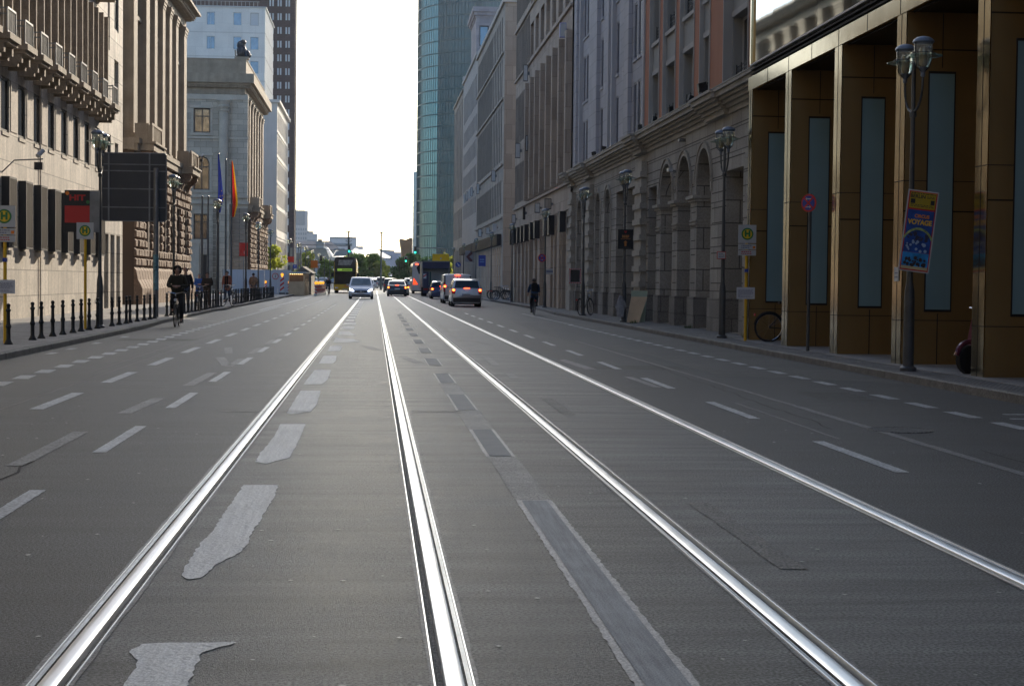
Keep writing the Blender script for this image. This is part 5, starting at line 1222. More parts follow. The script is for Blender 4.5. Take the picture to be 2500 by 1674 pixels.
# leaning boards and bag
t=thing('chipboard_sheet','tan sheet of board leaning against the arcade wall by the lamp pole','board',(8.62,54.9,GZ)); mb=MB(); mb.add([(-.12,-.1,0),(.26,-.35,0),(.55,-.25,.86),(.05,.05,.86),(-.12,-.07,0),(.26,-.32,0),(.55,-.22,.86),(.05,.08,.86)],[(0,1,2,3),(4,5,6,7),(0,1,5,4),(1,2,6,5),(2,3,7,6),(3,0,4,7)]); mb.build('sheet',M('tan_board',(.58,.45,.3),.7,var=.08,vs=3),t)
t=thing('green_sheet','pale green sheet standing behind the tan board by the lamp pole','board',(8.75,55.2,GZ)); mb=MB(); mb.add([(-.1,0,0),(.4,-.2,0),(.5,-.1,1.06),(-.02,.1,1.06),(-.1,.03,0),(.4,-.17,0),(.5,-.07,1.06),(-.02,.13,1.06)],[(0,1,2,3),(4,5,6,7),(0,1,5,4),(1,2,6,5),(2,3,7,6),(3,0,4,7)]); mb.build('sheet',M('pale_green_board',(.36,.45,.36),.7),t)
t=thing('plastic_bag','crumpled grey plastic sheet hanging on the lamp pole beside the leaning boards','bag',(8.3,54.75,GZ)); mb=MB(); rnd=random.Random(6)
for i in range(6):
    for k in range(4):
        pass
pts=[[(-.02-.02*rnd.random()+ (.05+.12*math.sin(i/7*3.1))*math.cos(k*1.05)*(.8+.4*rnd.random()),-.08+.05*math.sin(k*1.05),.9-.12*i) for k in range(6)] for i in range(7)]
mb.add([p for r in pts for p in r],[(i*6+k,i*6+(k+1)%6,(i+1)*6+(k+1)%6,(i+1)*6+k) for i in range(6) for k in range(6)]); mb.build('sheet',M('grey_plastic',(.3,.31,.33),.35,var=.3,vs=9),t)
# ---- masts and signals over the street
def mast(x,y,h,lab,extra):
    t=thing('light_mast',lab,'mast',(x,y,0)); mb=MB(); mb.lathe([(.16,0),(.11,h)],10); mb.build('pole',M('mast_green_grey',(.05,.08,.09),.7),t,smooth=True)
    mb=MB(); mb.box(-.42,.42,-.06,.06,h-.2,h-.07); mb.box(-.42,-.15,-.08,.08,h-.15,h-.1); mb.box(.15,.42,-.08,.08,h-.15,h-.1); mb.build('lamp_head',M('mast_green_grey',(.1,.14,.15),.5),t)
    if extra:
        mb=MB()
        for z in (6.95,6.5,6.05):
            for s in (-1,1): mb.add([(s*.12,-.06,z-.03),(s*.38,-.06,z+.06),(s*.38,.06,z+.06),(s*.12,.06,z-.03),(s*.14,-.06,z-.1),(s*.4,-.06,z-.01),(s*.4,.06,z-.01),(s*.14,.06,z-.1)],[(0,1,2,3),(4,5,6,7),(0,1,5,4),(2,3,7,6)])
        mb.build('spotlight',blackp,t)
    return t
mast(-3.38,215,7.8,'tall mast with twin lamp arms and spotlights above the bus',True); mast(.95,240,8.5,'plain tall mast with twin lamp arms in the middle of the street',False)
def signal(loc,lab,bw=.3,bh=.95,border=False):
    t=thing('traffic_light',lab,'traffic light',loc)
    if border:
        mb=MB(); mb.box(-bw/2-.06,bw/2+.06,.0,.02,-.06,bh+.06); mb.build('white_border',signw,t)
    mb=MB(); mb.box(-bw/2,bw/2,-.15,0,0,bh); mb.build('housing',blackp,t)
    for k,mm in enumerate((greenon,blackp,blackp)):
        mb=MB(); mb.disc((0,-.165,bh*(.18+.31*k)),bw*.38,'y',16,.03); mb.build('lens',mm,t)
    return t
signal((-3.3,214.7,4.98),'green traffic light on the arm beside the mast with spotlights')
signal((5.28,214.8,4.95),'green traffic light hanging over the coach'); signal((4.36,229.8,4.05),'smaller green traffic light with white border between trees and coach',.24,.7,True)
t=thing('signal_gantry','thin steel outreach arm carrying the traffic light over the coach','gantry',(9.2,215,0)); mb=MB(); mb.tube([(0,0,0),(0,0,5.7)],.09,8); mb.build('post',galv,t); mb=MB(); mb.tube([(0,0,5.7),(-3.9,0,5.75)],.05,8); mb.build('arm',galv,t)
t=thing('signal_gantry','long thin steel arm reaching over the left lanes to the spotlight mast','gantry',(-9.5,214,0)); mb=MB(); mb.tube([(0,0,0),(0,0,6.1)],.09,8); mb.build('post',galv,t); mb=MB(); mb.tube([(0,0,5.95),(6.1,0,5.9)],.05,8); mb.tube([(0,0,5.35),(8,0,5.3)],.03,8); mb.build('arm',galv,t)
t=thing('traffic_light','dark traffic light seen from the side on a thin post left of the bus','traffic light',(-6.9,214,3.9)); mb=MB(); mb.box(-.14,.14,-.1,.1,0,.65); mb.build('housing',blackp,t)
# fairy-light trees right (string of lamps) skipped; flags
def flagpole(x,y,h,lab,flag=None):
    t=thing('flagpole',lab,'flagpole',(x,y,GZ),group='flagpoles in the forecourt'); mb=MB(); mb.lathe([(.09,0),(.05,h),(.07,h+.03),(.02,h+.1)],10); mb.build('pole',pole,t,smooth=True)
    return t
def flag(x,y,z0,z1,cols,lab,seed=1,w=.55):
    t=thing('flag',lab,'flag',(x,y,z0)); rnd=random.Random(seed); n=18; m=9
    H=z1-z0
    def P_(i,j):
        f=i/n; spread=(.12+.95*f**.8)*w if f<.75 else (.12+.95*.75**.8)*w*(1-.5*(f-.75)/.25); u=j/m
        return (spread*u, .12*math.sin(u*9+f*3)*(.3+f), H*(1-f)+ .0)
    mats=[c[0] for c in cols]
    for k,(mm,a,b,nm) in enumerate(cols):
        mb=MB(); i0,i1=int(a*n),int(b*n)
        if nm.startswith('h'): 
            vs=[P_(i,j) for i in range(i0,i1+1) for j in range(m+1)]; mb.add(vs,[(i*(m+1)+j,i*(m+1)+j+1,(i+1)*(m+1)+j+1,(i+1)*(m+1)+j) for i in range(i1-i0) for j in range(m)])
        else:
            j0,j1=int(a*m),int(b*m); vs=[P_(i,j) for i in range(n+1) for j in range(j0,j1+1)]; q=j1-j0+1; mb.add(vs,[(i*q+j,i*q+j+1,(i+1)*q+j+1,(i+1)*q+j) for i in range(n) for j in range(q-1)])
        mb.build(nm[1:],mm,t,smooth=True)
    return t
flagpole(-11.55,123,10.5,'first of three flagpoles, carrying the blue flag'); flagpole(-11.55,129,10.5,'bare middle flagpole between the blue and the tricolour flag'); flagpole(-11.5,133.5,10.6,'flagpole carrying the black red and gold flag'); 
flagpole(-11.6,112,6.8,'shorter dark pole nearest the sunlit wing, left of the flags'); flagpole(-11.6,116,7.0,'second shorter dark pole left of the flags')
fb=M('flag_blue',(.012,.035,.3),.8,var=.1); fk=M('flag_black',(.012,.012,.012),.8); fr_=M('flag_red',(.6,.015,.01),.8,var=.1); fg=M('flag_gold',(.8,.42,.0),.8,var=.1)
[transl(q,c,.25) for q,c in ((fb,(.02,.04,.3)),(fr_,(.8,.02,.01)),(fg,(1,.6,.0)))]
flag(-11.6,122.9,6.3,10.6,[(fb,0,1,'hblue_cloth')],'limp dark blue flag with gold stars on the first flagpole',2,.5)
ST=thing('x','','',(0,0,0)); bpy.data.objects.remove(ST)
fl_=[o for o in bpy.data.objects if o.name.startswith('flag') and o.get('label','').startswith('limp dark')][0]
mb=MB()
for dx,dz in ((.3,1.6),(.36,1.25),(.2,1.2),(.33,.75),(.42,1.0)):
    for s in (-.12,.16): 
        pass
    mb.add([(dx+.06*math.cos(R(90+36*k))*(1 if k%2==0 else .4),-.2,dz+.06*math.sin(R(90+36*k))*(1 if k%2==0 else .4)) for k in range(10)],[tuple(range(10))])
mb.build('gold_star',fg,fl_)
flag(-11.5,133.4,6.4,10.9,[(fk,0,.3,'vblack_stripe'),(fr_,.3,.67,'vred_stripe'),(fg,.67,1,'vgold_stripe')],'limp black red and gold striped flag on the rear flagpole',3,.62)
# hoarding, fence, hut, barriers
t=thing('site_hoarding','pale blue grey construction hoarding with a round no pedestrians sign behind the bollards','hoarding',(-10,150,GZ))
mb=MB()
for k in range(5): mb.box(-3.6+1.22*k,-3.6+1.22*(k+1)-.015,0,.04,0,2.15)
mb.build('panel',M('hoarding_blue_grey',(.42,.45,.5),.5,var=.04),t); mb=MB(); mb.box(-3.7,-3.62,-.02,.05,0,2.2); mb.box(2.46,2.52,-.02,.05,0,2.2); mb.build('end_post',galv,t)
mb=MB(); mb.ring((1.05,-.03,1.58),.26,.035,'y',28,6); mb.build('sign_ring',signr,t); mb=MB(); mb.disc((1.05,-.02,1.58),.25,'y',28,.01); mb.build('sign_face',signw,t); mb=MB(); mb.box(1.02,1.08,-.035,-.03,1.5,1.68); mb.add([(1.0,-.034,1.4),(1.05,-.034,1.55),(1.1,-.034,1.4),(1.05,-.034,1.48)],[(0,1,2,3)]); mb.disc((1.05,-.033,1.73),.03,'y',8,.004); mb.build('pictogram',blackp,t)
def beacon(loc,lab,s=1,g=None):
    t=thing('warning_beacon',lab,'warning beacon',loc,group='striped warning beacons'); mb=MB(); mb.box(-.13*s,.13*s,-.02,.02,.12,1.15*s); mb.build('board',signw,t)
    mb=MB()
    for k in range(3): z=.25+.3*k*s; mb.add([(-.13*s,-.024,z),(.13*s,-.024,z+.2*s),(.13*s,-.024,z+.34*s),(-.13*s,-.024,z+.14*s)],[(0,1,2,3)])
    mb.build('red_stripes',signr,t); mb=MB(); mb.box(-.25,.25,-.25,.25,0,.12); mb.build('foot',blackp,t); mb=MB(); mb.disc((0,0,1.28*s),.1*s,'y',14,.1); mb.box(-.06,.06,-.05,.05,1.12*s,1.2*s); mb.build('amber_lamp',M('amber_lens',(.9,.4,.02),.3,emit=((1,.4,.03),.8)),t); return t
beacon((-8.2,147.5,GZ),'tall striped warning beacon with amber lamp in front of the round pedestrian sign',1.35)
beacon((-9.7,148.2,GZ),'shorter striped beacon left of the tall one before the hoarding',.85); beacon((-11.0,148.4,GZ),'striped beacon near the left end of the hoarding',.85); beacon((-7.6,147.6,GZ),'striped beacon touching the wooden hut',.85)
t=thing('wooden_hut','raw plywood kiosk hut with white roof and a string of little lamps at the roadside','hut',(-6.8,152,0))
mb=MB(); mb.box(-.7,.7,-7,3,.02,1.25); mb.build('plywood_base',wood,t); mb=MB(); mb.box(-.66,.66,-6.9,3,1.253,1.95); mb.build('brown_board_wall',woodd,t)
mb=MB(); mb.box(-.8,.78,-7.3,3.2,1.98,2.1); mb.build('roof',signw,t); mb=MB(); mb.box(.58,.68,-7.02,-6.9,1.25,1.98);mb.box(-.7,-.6,-7.02,-6.9,1.25,1.98); mb.build('corner_post',wood,t)
mb=MB(); 
for k in range(7): blob(mb,(-.55+.17*k,-7.1,1.9),.03,6)
mb.build('string_lights',M('warm_bulb',(1,.8,.4),.3,emit=((1,.7,.3),4)),t)
t=thing('grey_hut','weathered grey market hut standing behind the plywood kiosk','hut',(-6.7,160,0)); mb=MB(); mb.box(-.75,.75,-4,5,0,2.0); mb.build('wall',M('grey_boards',(.2,.18,.15),.8,var=.2,vs=2),t); mb=MB(); mb.add([(-.9,-4.2,2.0),(.95,-4.2,2.0),(.9,5,2.1),(-.9,5,2.1),(-.1,-4.2,2.65),(-.1,5,2.75)],[(0,1,4),(1,2,5,4),(0,4,5,3),(2,3,5)]); mb.build('roof',M('grey_felt',(.12,.11,.1),.9),t)
for k in range(8):
    y=144.4+2.1*k; x=-5.08+.04*k; t=thing('road_barrier','red and white plastic road barrier in the line beside the plywood kiosk' ,'barrier',(x,y,0),group='red and white barriers beside the hut')
    mb=MB(); mb.prism([(-.2,.02),(.2,.02),(.1,.25),(.07,1.0),(-.07,1.0),(-.1,.25)],-.9,.9,'y'); mb.build('body',signw,t); mb=MB()
    for q in range(3): 
        z=.3+.26*q; mb.add([(-.11,-.905,z),(.11,-.905,z-.12),(.1,-.905,z+.0),(-.1,-.905,z+.13)],[(0,1,2,3)]); mb.box(.09,.115,-.8+.6*q,-.5+.6*q,.3,.95)
    mb.build('red_stripes',signr,t)
    if k%2==0:
        mb=MB(); mb.disc((0,-.6,1.15),.12,'y',14,.1); mb.box(-.05,.05,-.64,-.56,1.0,1.06); mb.build('amber_lamp',M('amber_lens',(.9,.4,.02),.3),t)
for x,y,z,w,h,mm,lab in ((-9.3,118,3.05,.6,.95,signr,'red banner with a white figure on the lamp pole before the brown rusticated stone'),(-7.55,150,3.0,.55,.5,M('bright_red_sign',(.75,.04,.01),.5),'bright red board above the kiosk beside the brick tower'),(-6.0,165,2.6,.7,.75,signo,'square orange roadworks board behind the kiosk')):
    t=thing('banner_sign',lab,'sign',(x,y,z)); mb=MB(); mb.box(-w/2,w/2,-.02,.02,0,h); mb.build('panel',mm,t); mb=MB(); mb.box(-.03,.03,.02,.06,-z+.1,h); mb.build('post',galv,t)
    if h>.9: text('1',.3,signw,t,(.05,-.025,.25))
t=thing('blue_parking_sign','small blue sign under the bright red board by the kiosk','sign',(-7.2,150,2.45)); mb=MB(); mb.box(-.17,.17,-.02,.02,0,.32); mb.build('plate',signb,t); mb=MB(); mb.add([(-.05,-.024,.25),(.05,-.024,.25),(.0,-.024,.06)],[(0,1,2)]); mb.build('symbol',signw,t)
t=thing('roadside_sign','white sign strip with orange mark under the bright red board','sign',(-7.6,150.1,2.75)); mb=MB(); mb.box(-.28,.28,-.02,.02,0,.18); mb.build('plate',M('cream_plate',(.6,.5,.38),.5),t)
# ================================================================= vehicles
def car(label,cat,X0,X1,Y,H,L,away,pm,glassm=None,lights=True,boxy=0,plate=True,group=None,extra=None,low=.2):
    cx=(X0+X1)/2; w=(X1-X0)/2; t=thing('car' if cat=='car' else 'van',label,cat,(cx,Y,max(0,(Y-235)*.0062)),group=group); glassm=glassm or cglass
    # stations measured from the front: f, belt, top, width factor, narrowing
    if boxy==0: S_=[(0,.5,.52,.80),(.025,.66,.68,.93),(.1,.74,.77,.98),(.22,.86,.9,1),(.40,.9,H-.05,1),(.5,.9,H,1),(.78,.92,H-.03,1),(.9,.93,H-.12,.99),(.965,.92,.97,.97),(1,.6,.66,.9)]
    elif boxy==1: S_=[(0,.5,.52,.82),(.025,.68,.7,.95),(.1,.8,.83,1),(.2,.93,.97,1),(.38,.97,H-.05,1),(.48,.97,H,1),(.85,.98,H-.02,1),(.95,.97,H-.12,.99),(.985,.9,1.0,.97),(1,.6,.66,.93)]
    elif boxy==2: S_=[(0,.6,.62,.88),(.02,.8,.82,.97),(.12,1.0,1.04,1),(.16,1.05,1.1,1),(.27,1.1,H-.06,1),(.34,1.1,H,1),(.95,1.1,H,1),(.985,1.1,H-.04,.99),(.995,1.0,H-.1,.98),(1,.6,.7,.97)]
    else: S_=[(0,.5,.52,.80),(.025,.64,.66,.93),(.1,.74,.77,.98),(.24,.84,.88,1),(.42,.88,H-.05,1),(.5,.88,H,1),(.68,.9,H-.05,1),(.84,.93,.99,.98),(.97,.92,.96,.95),(1,.6,.66,.9)]
    def yy(f): return L*(1-f) if away else L*f
    def ring(s):
        f,zb,zt,wf=s; a=w*wf; k=min(1,max(0,(zt-zb)/.6)); wt=a*(1-(.17 if boxy!=2 else .06)*k)
        pts=[(a*.9,low),(a,low+.12),(a,zb*.7),(a*.995,zb),(wt,zt-.05*k),(wt*.86,zt),(wt*.4,zt+.015)]
        return [(x,yy(f),z) for x,z in pts]+[(-x,yy(f),z) for x,z in pts[::-1]]
    rings=[ring(s) for s in S_]; n=len(rings[0]); mb=MB(); vs=[v for r in rings for v in r]; fs=[]
    for i in range(len(rings)-1):
        for k in range(n): q=(i*n+k,i*n+(k+1)%n,(i+1)*n+(k+1)%n,(i+1)*n+k); fs.append(q if away else q[::-1])
    fs+=[tuple(range(n)),tuple(range((len(rings)-1)*n,len(rings)*n))]; mb.add(vs,fs); mb.build('body',pm,t,smooth=True)
    # glass: windscreen, rear window, sides, a hair proud of the body
    def topx(s): 
        f,zb,zt,wf=s; a=w*wf; k=min(1,max(0,(zt-zb)/.6)); return a*(1-(.17 if boxy!=2 else .06)*k)
    def glassq(name,s0,s1,e0=.12,e1=.9,off=.02):
        def lerp(a,b,t_): return a+(b-a)*t_
        def P_(e,sgn,kx):
            f=lerp(s0[0],s1[0],e); z=lerp(s0[2],s1[2],e); x=lerp(topx(s0),topx(s1),e)*kx; d=off
            return (sgn*x,yy(f)+ (-(d) if (f<.5)!=away else d),z+.02)
        m=MB(); m.add([P_(e0,-1,.88),P_(e0,1,.88),P_(e1,1,.84),P_(e1,-1,.84)],[(0,1,2,3)]); m.build(name,glassm,t)
    glassq('windscreen',S_[3],S_[4])
    back=(S_[8],S_[7]) if boxy!=3 else (S_[7],S_[6])
    if boxy!=2: glassq('rear_window',back[0],back[1],.08,.93 if boxy!=3 else .86,.03)
    for sg in (-1,1):
        m=MB(); st=[s for s in S_[4:8 if boxy!=3 else 7]]
        if boxy==2: st=S_[4:6]
        up=[];dn=[]
        for i,s in enumerate(st):
            a=w*s[3]; tx=topx(s); z0=s[1]+.04; z1=s[2]-.1
            if z1<z0+.1: continue
            fr=lambda z:(a*.995+(tx-a*.995)*(z-s[1])/max(.01,(s[2]-.05-s[1])))+.008
            dn.append((sg*fr(z0),yy(s[0]-(.1 if i==0 and boxy!=2 else 0)),z0)); up.append((sg*fr(z1),yy(s[0]),z1))
        k=len(up); m.add(dn+up,[(i,i+1,k+i+1,k+i) for i in range(k-1)]); m.build('side_window',glassm,t)
        m=MB(); my=yy(.33 if boxy!=2 else .24); m.box(sg*(w+.02),sg*(w+.19),my-.05,my+.05,S_[4][1]+.02,S_[4][1]+.17); m.box(sg*(w-.06),sg*(w+.03),my-.02,my+.02,S_[4][1]+.03,S_[4][1]+.07); m.build('wing_mirror',blackp if boxy==2 else pm,t)
    for f in (.17,.8):
        for sg in (-1,1):
            m=MB(); c=(sg*(w-.1),yy(f),.31); m.disc(c,.31,'x',20,.2); wh=m.build('wheel',tyre,t); m=MB(); m.disc((c[0]+sg*.105,c[1],c[2]),.19,'x',14,.02); m.build('rim',rim,wh)
    ye=0 # visible end
    e=-1
    if away:
        zl=.78 if boxy!=2 else 1.0
        for sg in (-1,1):
            m=MB(); 
            if boxy==1: m.box(sg*(w*.97-.17),sg*(w*.985),-.015,.12,.72,1.0); 
            elif boxy==2: m.box(sg*(w*.98-.13),sg*(w*.985),-.015,.1,.75,1.35)
            else: m.box(sg*(w*.97-.26),sg*(w*.985),-.012,.12,.72,.88)
            tl=m.build('tail_light',redl,t)
            if lights:
                z0=.88 if boxy==1 else (1.05 if boxy==2 else .74); m=MB(); m.box(sg*(w*.97-.15),sg*(w*.96),-.03,-.016,z0,z0+.11); m.build('lit_lamp',redon,tl)
                m=MB(); m.disc((sg*(w*.97-.08),-.035,z0+.055),.045,'y',12,.01); m.build('lamp_core',ambon,tl)
        if lights:
            m=MB(); zc={0:1.0,1:1.02,2:H-.08,3:1.0}[boxy]; m.box(-.16,.16,-.01 if boxy==2 else .03,.1,zc,zc+.05); m.build('brake_light',redon,t)
        m=MB(); m.box(-w*.9,w*.9,-.05,.25,.26,.5); m.build('bumper',blackp if boxy in (1,2) else pm,t)
        if boxy==2:
            m=MB(); m.box(-.012,.012,-.012,.02,.6,H-.15); m.box(-w*.93,-w*.84,-.008,.02,.55,H-.1); m.box(w*.84,w*.93,-.008,.02,.55,H-.1); m.build('door_gap',blackp,t)
    else:
        for sg in (-1,1):
            m=MB(); m.add([(sg*w*.55,-.03,.6),(sg*w*.93,.06,.68),(sg*w*.95,.1,.8),(sg*w*.7,.02,.72)],[(0,1,2,3)]); m.build('headlight',headon if lights else chrome,t)
        m=MB(); m.box(-w*.5,w*.5,-.03,.05,.5,.64); m.build('grille',blackp,t); m=MB(); m.box(-w*.75,w*.75,-.04,.1,.24,.36); m.build('air_intake',blackp,t)
        m=MB(); m.add([(0,-.06,.5),(.06,-.06,.58),(0,-.06,.66),(-.06,-.06,.58)],[(0,1,2,3)]); m.build('diamond_emblem',chrome,t)
    if plate:
        z=.62 if away else .42
        m=MB(); m.box(-.25,.25,-.075,-.05,z,z+.11); p=m.build('number_plate',signw,t); lines(p,-.2,.22,z+.02,z+.09,1,blackp,y=-.076,seed=int(Y)); m=MB(); m.box(-.25,-.215,-.078,-.075,z,z+.11); m.build('plate_strip',signb,p)
    m=MB(); m.box(-w*.86,w*.86,.1,L-.1,.14,low+.03); m.build('underbody',blackp,t)
    return t
silver=paintc('silver',(.42,.44,.47),.6); whitec=paintc('white',(.62,.63,.64),.0); blackc=paintc('black',(.012,.013,.018),.3); navy=paintc('navy',(.015,.025,.09),.4); greyc=paintc('grey',(.1,.11,.12),.5); bluesil=paintc('blue_silver',(.4,.42,.47),.5); redc=paintc('red',(.35,.02,.03),.2); champ=paintc('champagne',(.3,.27,.22),.6)
car('silver minivan facing the camera with bright headlights on the tram track','car',-1.93,-.09,124.8,1.66,4.8,False,bluesil,cglass2,True,1)
car('silver estate car seen from behind with brake lights on, nearest vehicle on the right','car',4.36,6.07,92.6,1.6,4.3,True,silver,None,True,1)
car('white delivery van seen from behind the silver estate car','van',4.4,6.25,105.2,1.88,5.0,True,whitec,None,True,2)
car('dark blue car with brake lights on, half hidden by the white van','car',4.5,6.2,130.5,1.45,4.2,True,navy,None,True,0)
car('black saloon seen from behind with lit brake lights between the tram tracks','car',1.18,2.95,149.6,1.42,4.5,True,blackc,None,True,3)
car('champagne estate car right beside and ahead of the black saloon','car',1.55,3.35,158,1.5,4.4,True,champ,None,True,0)
car('tall black off-road car ahead of the black saloon','car',1.1,2.75,199,1.72,4.6,True,blackc,None,False,1)
car('dark grey hatchback with red tail light left of the black off-road car','car',.34,2.0,288,1.7,4.2,True,greyc,None,False,0)
for lb,x,y,c,aw,bx,h in (('small silver car facing the camera behind the silver minivan',-.85,235,whitec,False,0,1.5),('grey car with dark windows in the queue behind the dark hatchback',.3,330,greyc,True,0,1.6),('tall white van facing away in the middle of the far traffic',1.7,400,whitec,True,2,2.3),
    ('far white car roof just left of the tall white van',-1.2,360,whitec,False,0,1.5),('far blue grey car left of the tall white van',-3.4,380,bluesil,False,1,1.6),('far red roofed car behind the silver minivan',-2.5,370,redc,False,0,1.5),('far white car right of the tall white van',4.2,380,whitec,True,1,1.7),
    ('far dark car right of the tall white van',5.4,390,greyc,True,0,1.6),('white car with a long pale roof in the middle queue',2.9,262,whitec,True,0,1.5),('silver car just left of the coach',5.75,274,silver,True,0,1.62),('far blue silver car near the coach front',6.4,372,bluesil,True,1,1.7),('far dark red van behind the queue on the right',5.0,410,redc,True,1,2.0),
    ('far pale van roof between the centre mast and the coach',3.3,425,whitec,True,2,2.2),('far silver car in the outer right lane beyond the coach',8.0,300,silver,True,0,1.5),('far white car beyond the dark hatchback, nearest the tram rails',-.2,300,whitec,True,0,1.55),
    ('silver car whose roof shows left of the tall black off-road car',-.3,262,silver,True,0,1.5),('dark car in the rail lane well beyond the champagne estate car',3.0,222,blackc,True,0,1.5),('white hatchback showing right of the champagne estate car',3.9,240,whitec,True,0,1.55),
    ('white car with headlights on left of the bus',-9.0,290,whitec,False,0,1.5),('far white car at the left edge of the queue beyond the barriers',-11.2,300,whitec,False,0,1.5),('far grey car in the left-hand queue',-7.2,330,greyc,False,0,1.5)):
    car(lb,'van' if bx==2 else 'car',x-.86,x+.86,y,h,4.4 if bx<2 else 5.5,aw,c,cglass if aw else cglass2,False,bx,plate=False,group='cars in the distant traffic')
car('blue white panel van left of the double-decker bus, facing the camera','van',-9.7,-7.9,328,2.9,5.8,False,bluesil,cglass2,False,2,plate=False)
# double-decker bus
t=thing('double_decker_bus','yellow double-decker bus with dark windscreens facing the camera left of the minivan','bus',(-3.2,181,0)); w=1.22; H=3.95; Lb=13.5
mb=MB(); pr=[(-w,.3),(w,.3),(w,3.4),(w-.08,3.8),(w-.3,H),(-w+.3,H),(-w+.08,3.8),(-w,3.4)]; mb.prism(pr,.0,Lb,'y'); mb.build('body',M('bus_black',(.012,.012,.012),.4),t)
mb=MB(); mb.box(-w-.02,w+.02,-.05,Lb,.3,.95); mb.box(-w-.02,w+.02,.3,Lb,.95,1.1); mb.build('yellow_skirt',yelb,t)
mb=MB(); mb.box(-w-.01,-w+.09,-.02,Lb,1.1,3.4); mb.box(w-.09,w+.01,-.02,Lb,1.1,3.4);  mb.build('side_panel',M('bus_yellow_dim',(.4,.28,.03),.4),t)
mb=MB(); mb.add([(-w+.12,-.04,2.86),(w-.12,-.04,2.86),(w-.14,-.02,3.72),(-w+.14,-.02,3.72)],[(0,1,2,3)]); mb.build('upper_windscreen',M('bus_glass',(.06,.07,.075),.15,0,spec=.3,var=.6,vs=1.5),t)
mb=MB(); mb.add([(-w+.1,-.04,1.0),(w-.1,-.04,1.0),(w-.1,-.03,2.3),(-w+.1,-.03,2.3)],[(0,1,2,3)]); mb.build('lower_windscreen',M('bus_glass_dark',(.02,.024,.024),.15,0,spec=.3,var=.6,vs=1.5),t)
mb=MB(); mb.add([(-.8,-.05,3.05),(.6,-.05,3.05),(.85,-.04,3.62),(-.7,-.04,3.62)],[(0,1,2,3)]); mb.build('upper_deck_view',M('painted_daylight',(.3,.33,.32),.3,0,var=.5,vs=3),t)  # pale opaque quad painted as daylight seen through the upper deck
mb=MB(); mb.box(-.85,.75,-.06,-.04,2.42,2.68); mb.build('destination_display',M('green_display',(.2,.35,.05),.5,emit=((.4,.7,.08),.25)),t); mb=MB()
for k in range(11): mb.box(-.35+.095*k,-.28+.095*k,-.065,-.06,2.48,2.62)
mb.build('display_text',M('display_dark',(.02,.03,.01),.5),t)
for s in (-1,1):
    m=MB(); m.box(s*.75,s*1.12,-.07,-.05,.5,.64); m.build('headlight',chrome,t); m=MB(); m.box(s*(w+.02),s*(w+.3),-.25,-.15,1.75,2.2); m.box(s*(w-.05),s*(w+.1),-.2,-.15,2.2,2.25); m.build('wing_mirror',blackp,t)
    for yw in (2.6,9.5): m=MB(); m.disc((s*(w-.16),yw,.48),.48,'x',20,.3); m.build('wheel',tyre,t)
    m=MB(); m.disc((s*(w-.3),.6,.3),.3,'x',16,.3); m.build('front_shadow_wheel' if 0 else 'wheel',tyre,t)
m=MB(); m.box(-.3,.3,-.08,-.05,.36,.46); m.build('number_plate',signw,t); m=MB(); m.box(-.1,.9,-.056,-.051,.68,.82); m.build('orange_lettering_band',signo,t)
m=MB(); m.tube([(-.2,-.09,1.02),(.3,-.09,1.5)],.012,5); m.tube([(.5,-.09,1.02),(.9,-.09,1.45)],.012,5); m.build('wiper',blackp,t)
for k in range(4): 
    pass
# coach
t=thing('coach','white touring coach seen from behind with large red tail lights, left of the truck','coach',(5.45,184.3,0)); w=1.22; H=3.6
mb=MB(); mb.prism([(-w,.35),(w,.35),(w,2.9),(w-.1,3.4),(w-.45,H),(-w+.45,H),(-w+.1,3.4),(-w,2.9)],0,12,'y'); mb.build('body',whitec,t)
mb=MB(); mb.add([(-.5,-.02,2.2),(w-.1,-.02,2.2),(w-.15,-.02,3.3),(-.45,-.02,3.3),(-.75,-.02,2.9)],[tuple(range(5))]); mb.build('rear_window',cglass,t)
mb=MB(); mb.box(-w-.01,-w+.0,.4,11.5,1.6,3.0); mb.build('side_window',cglass,t)
for s in (-1,1):
    m=MB(); m.add([(s*1.15,-.03,1.0),(s*.55,-.03,1.0),(s*1.05,-.03,1.75)],[(0,1,2)]); m.build('tail_light',M('tail_light_bright',(.75,.06,.02),.3,emit=((1,.08,.02),.9)),t)
    m=MB(); m.disc((s*(w-.17),2.2,.48),.48,'x',20,.3); m.build('wheel',tyre,t)
    m=MB(); m.box(s*.55,s*.85,-.03,0,3.22,3.34); m.build('marker_light',redon,t)
m=MB(); m.box(-w*.9,w*.9,.05,11,.2,.35); m.build('underbody',blackp,t)
# truck
t=thing('box_truck','open backed box truck with dark blue header seen from behind beyond the white van','truck',(5.72,152.9,0)); w=1.3; H=3.3
nb=M('truck_navy',(.015,.02,.06),.4,var=.05)
mb=MB(); mb.box(-w,-w+.1,0,7,.9,H); mb.box(w-.1,w,0,7,.9,H); mb.box(-w,w,0,7,H-.08,H); mb.box(-w,w,0,7,.85,.95); mb.build('box_frame',galv,t)
mb=MB(); mb.box(-w+.06,w-.06,-.04,.1,H-.72,H-.1); mb.build('header_curtain',nb,t)
mb=MB(); mb.box(-w+.1,w-.1,1.2,1.3,.95,H-.1); mb.build('cargo_panel',M('cargo_pale',(.42,.46,.46),.6,var=.06),t)
mb=MB(); mb.box(-w+.1,-w+.62,-.02,.06,.3,H-1.0); mb.build('navy_panel',nb,t)
mb=MB(); mb.box(-w+.13,-w+.4,-.03,-.02,1.65,2.1); m_=mb.build('warning_plate',signw,t); mb=MB(); mb.add([(-w+.13,-.034,1.75),(-w+.4,-.034,1.95),(-w+.4,-.034,2.08),(-w+.13,-.034,1.9)],[(0,1,2,3)]); mb.build('red_stripe',signr,m_)
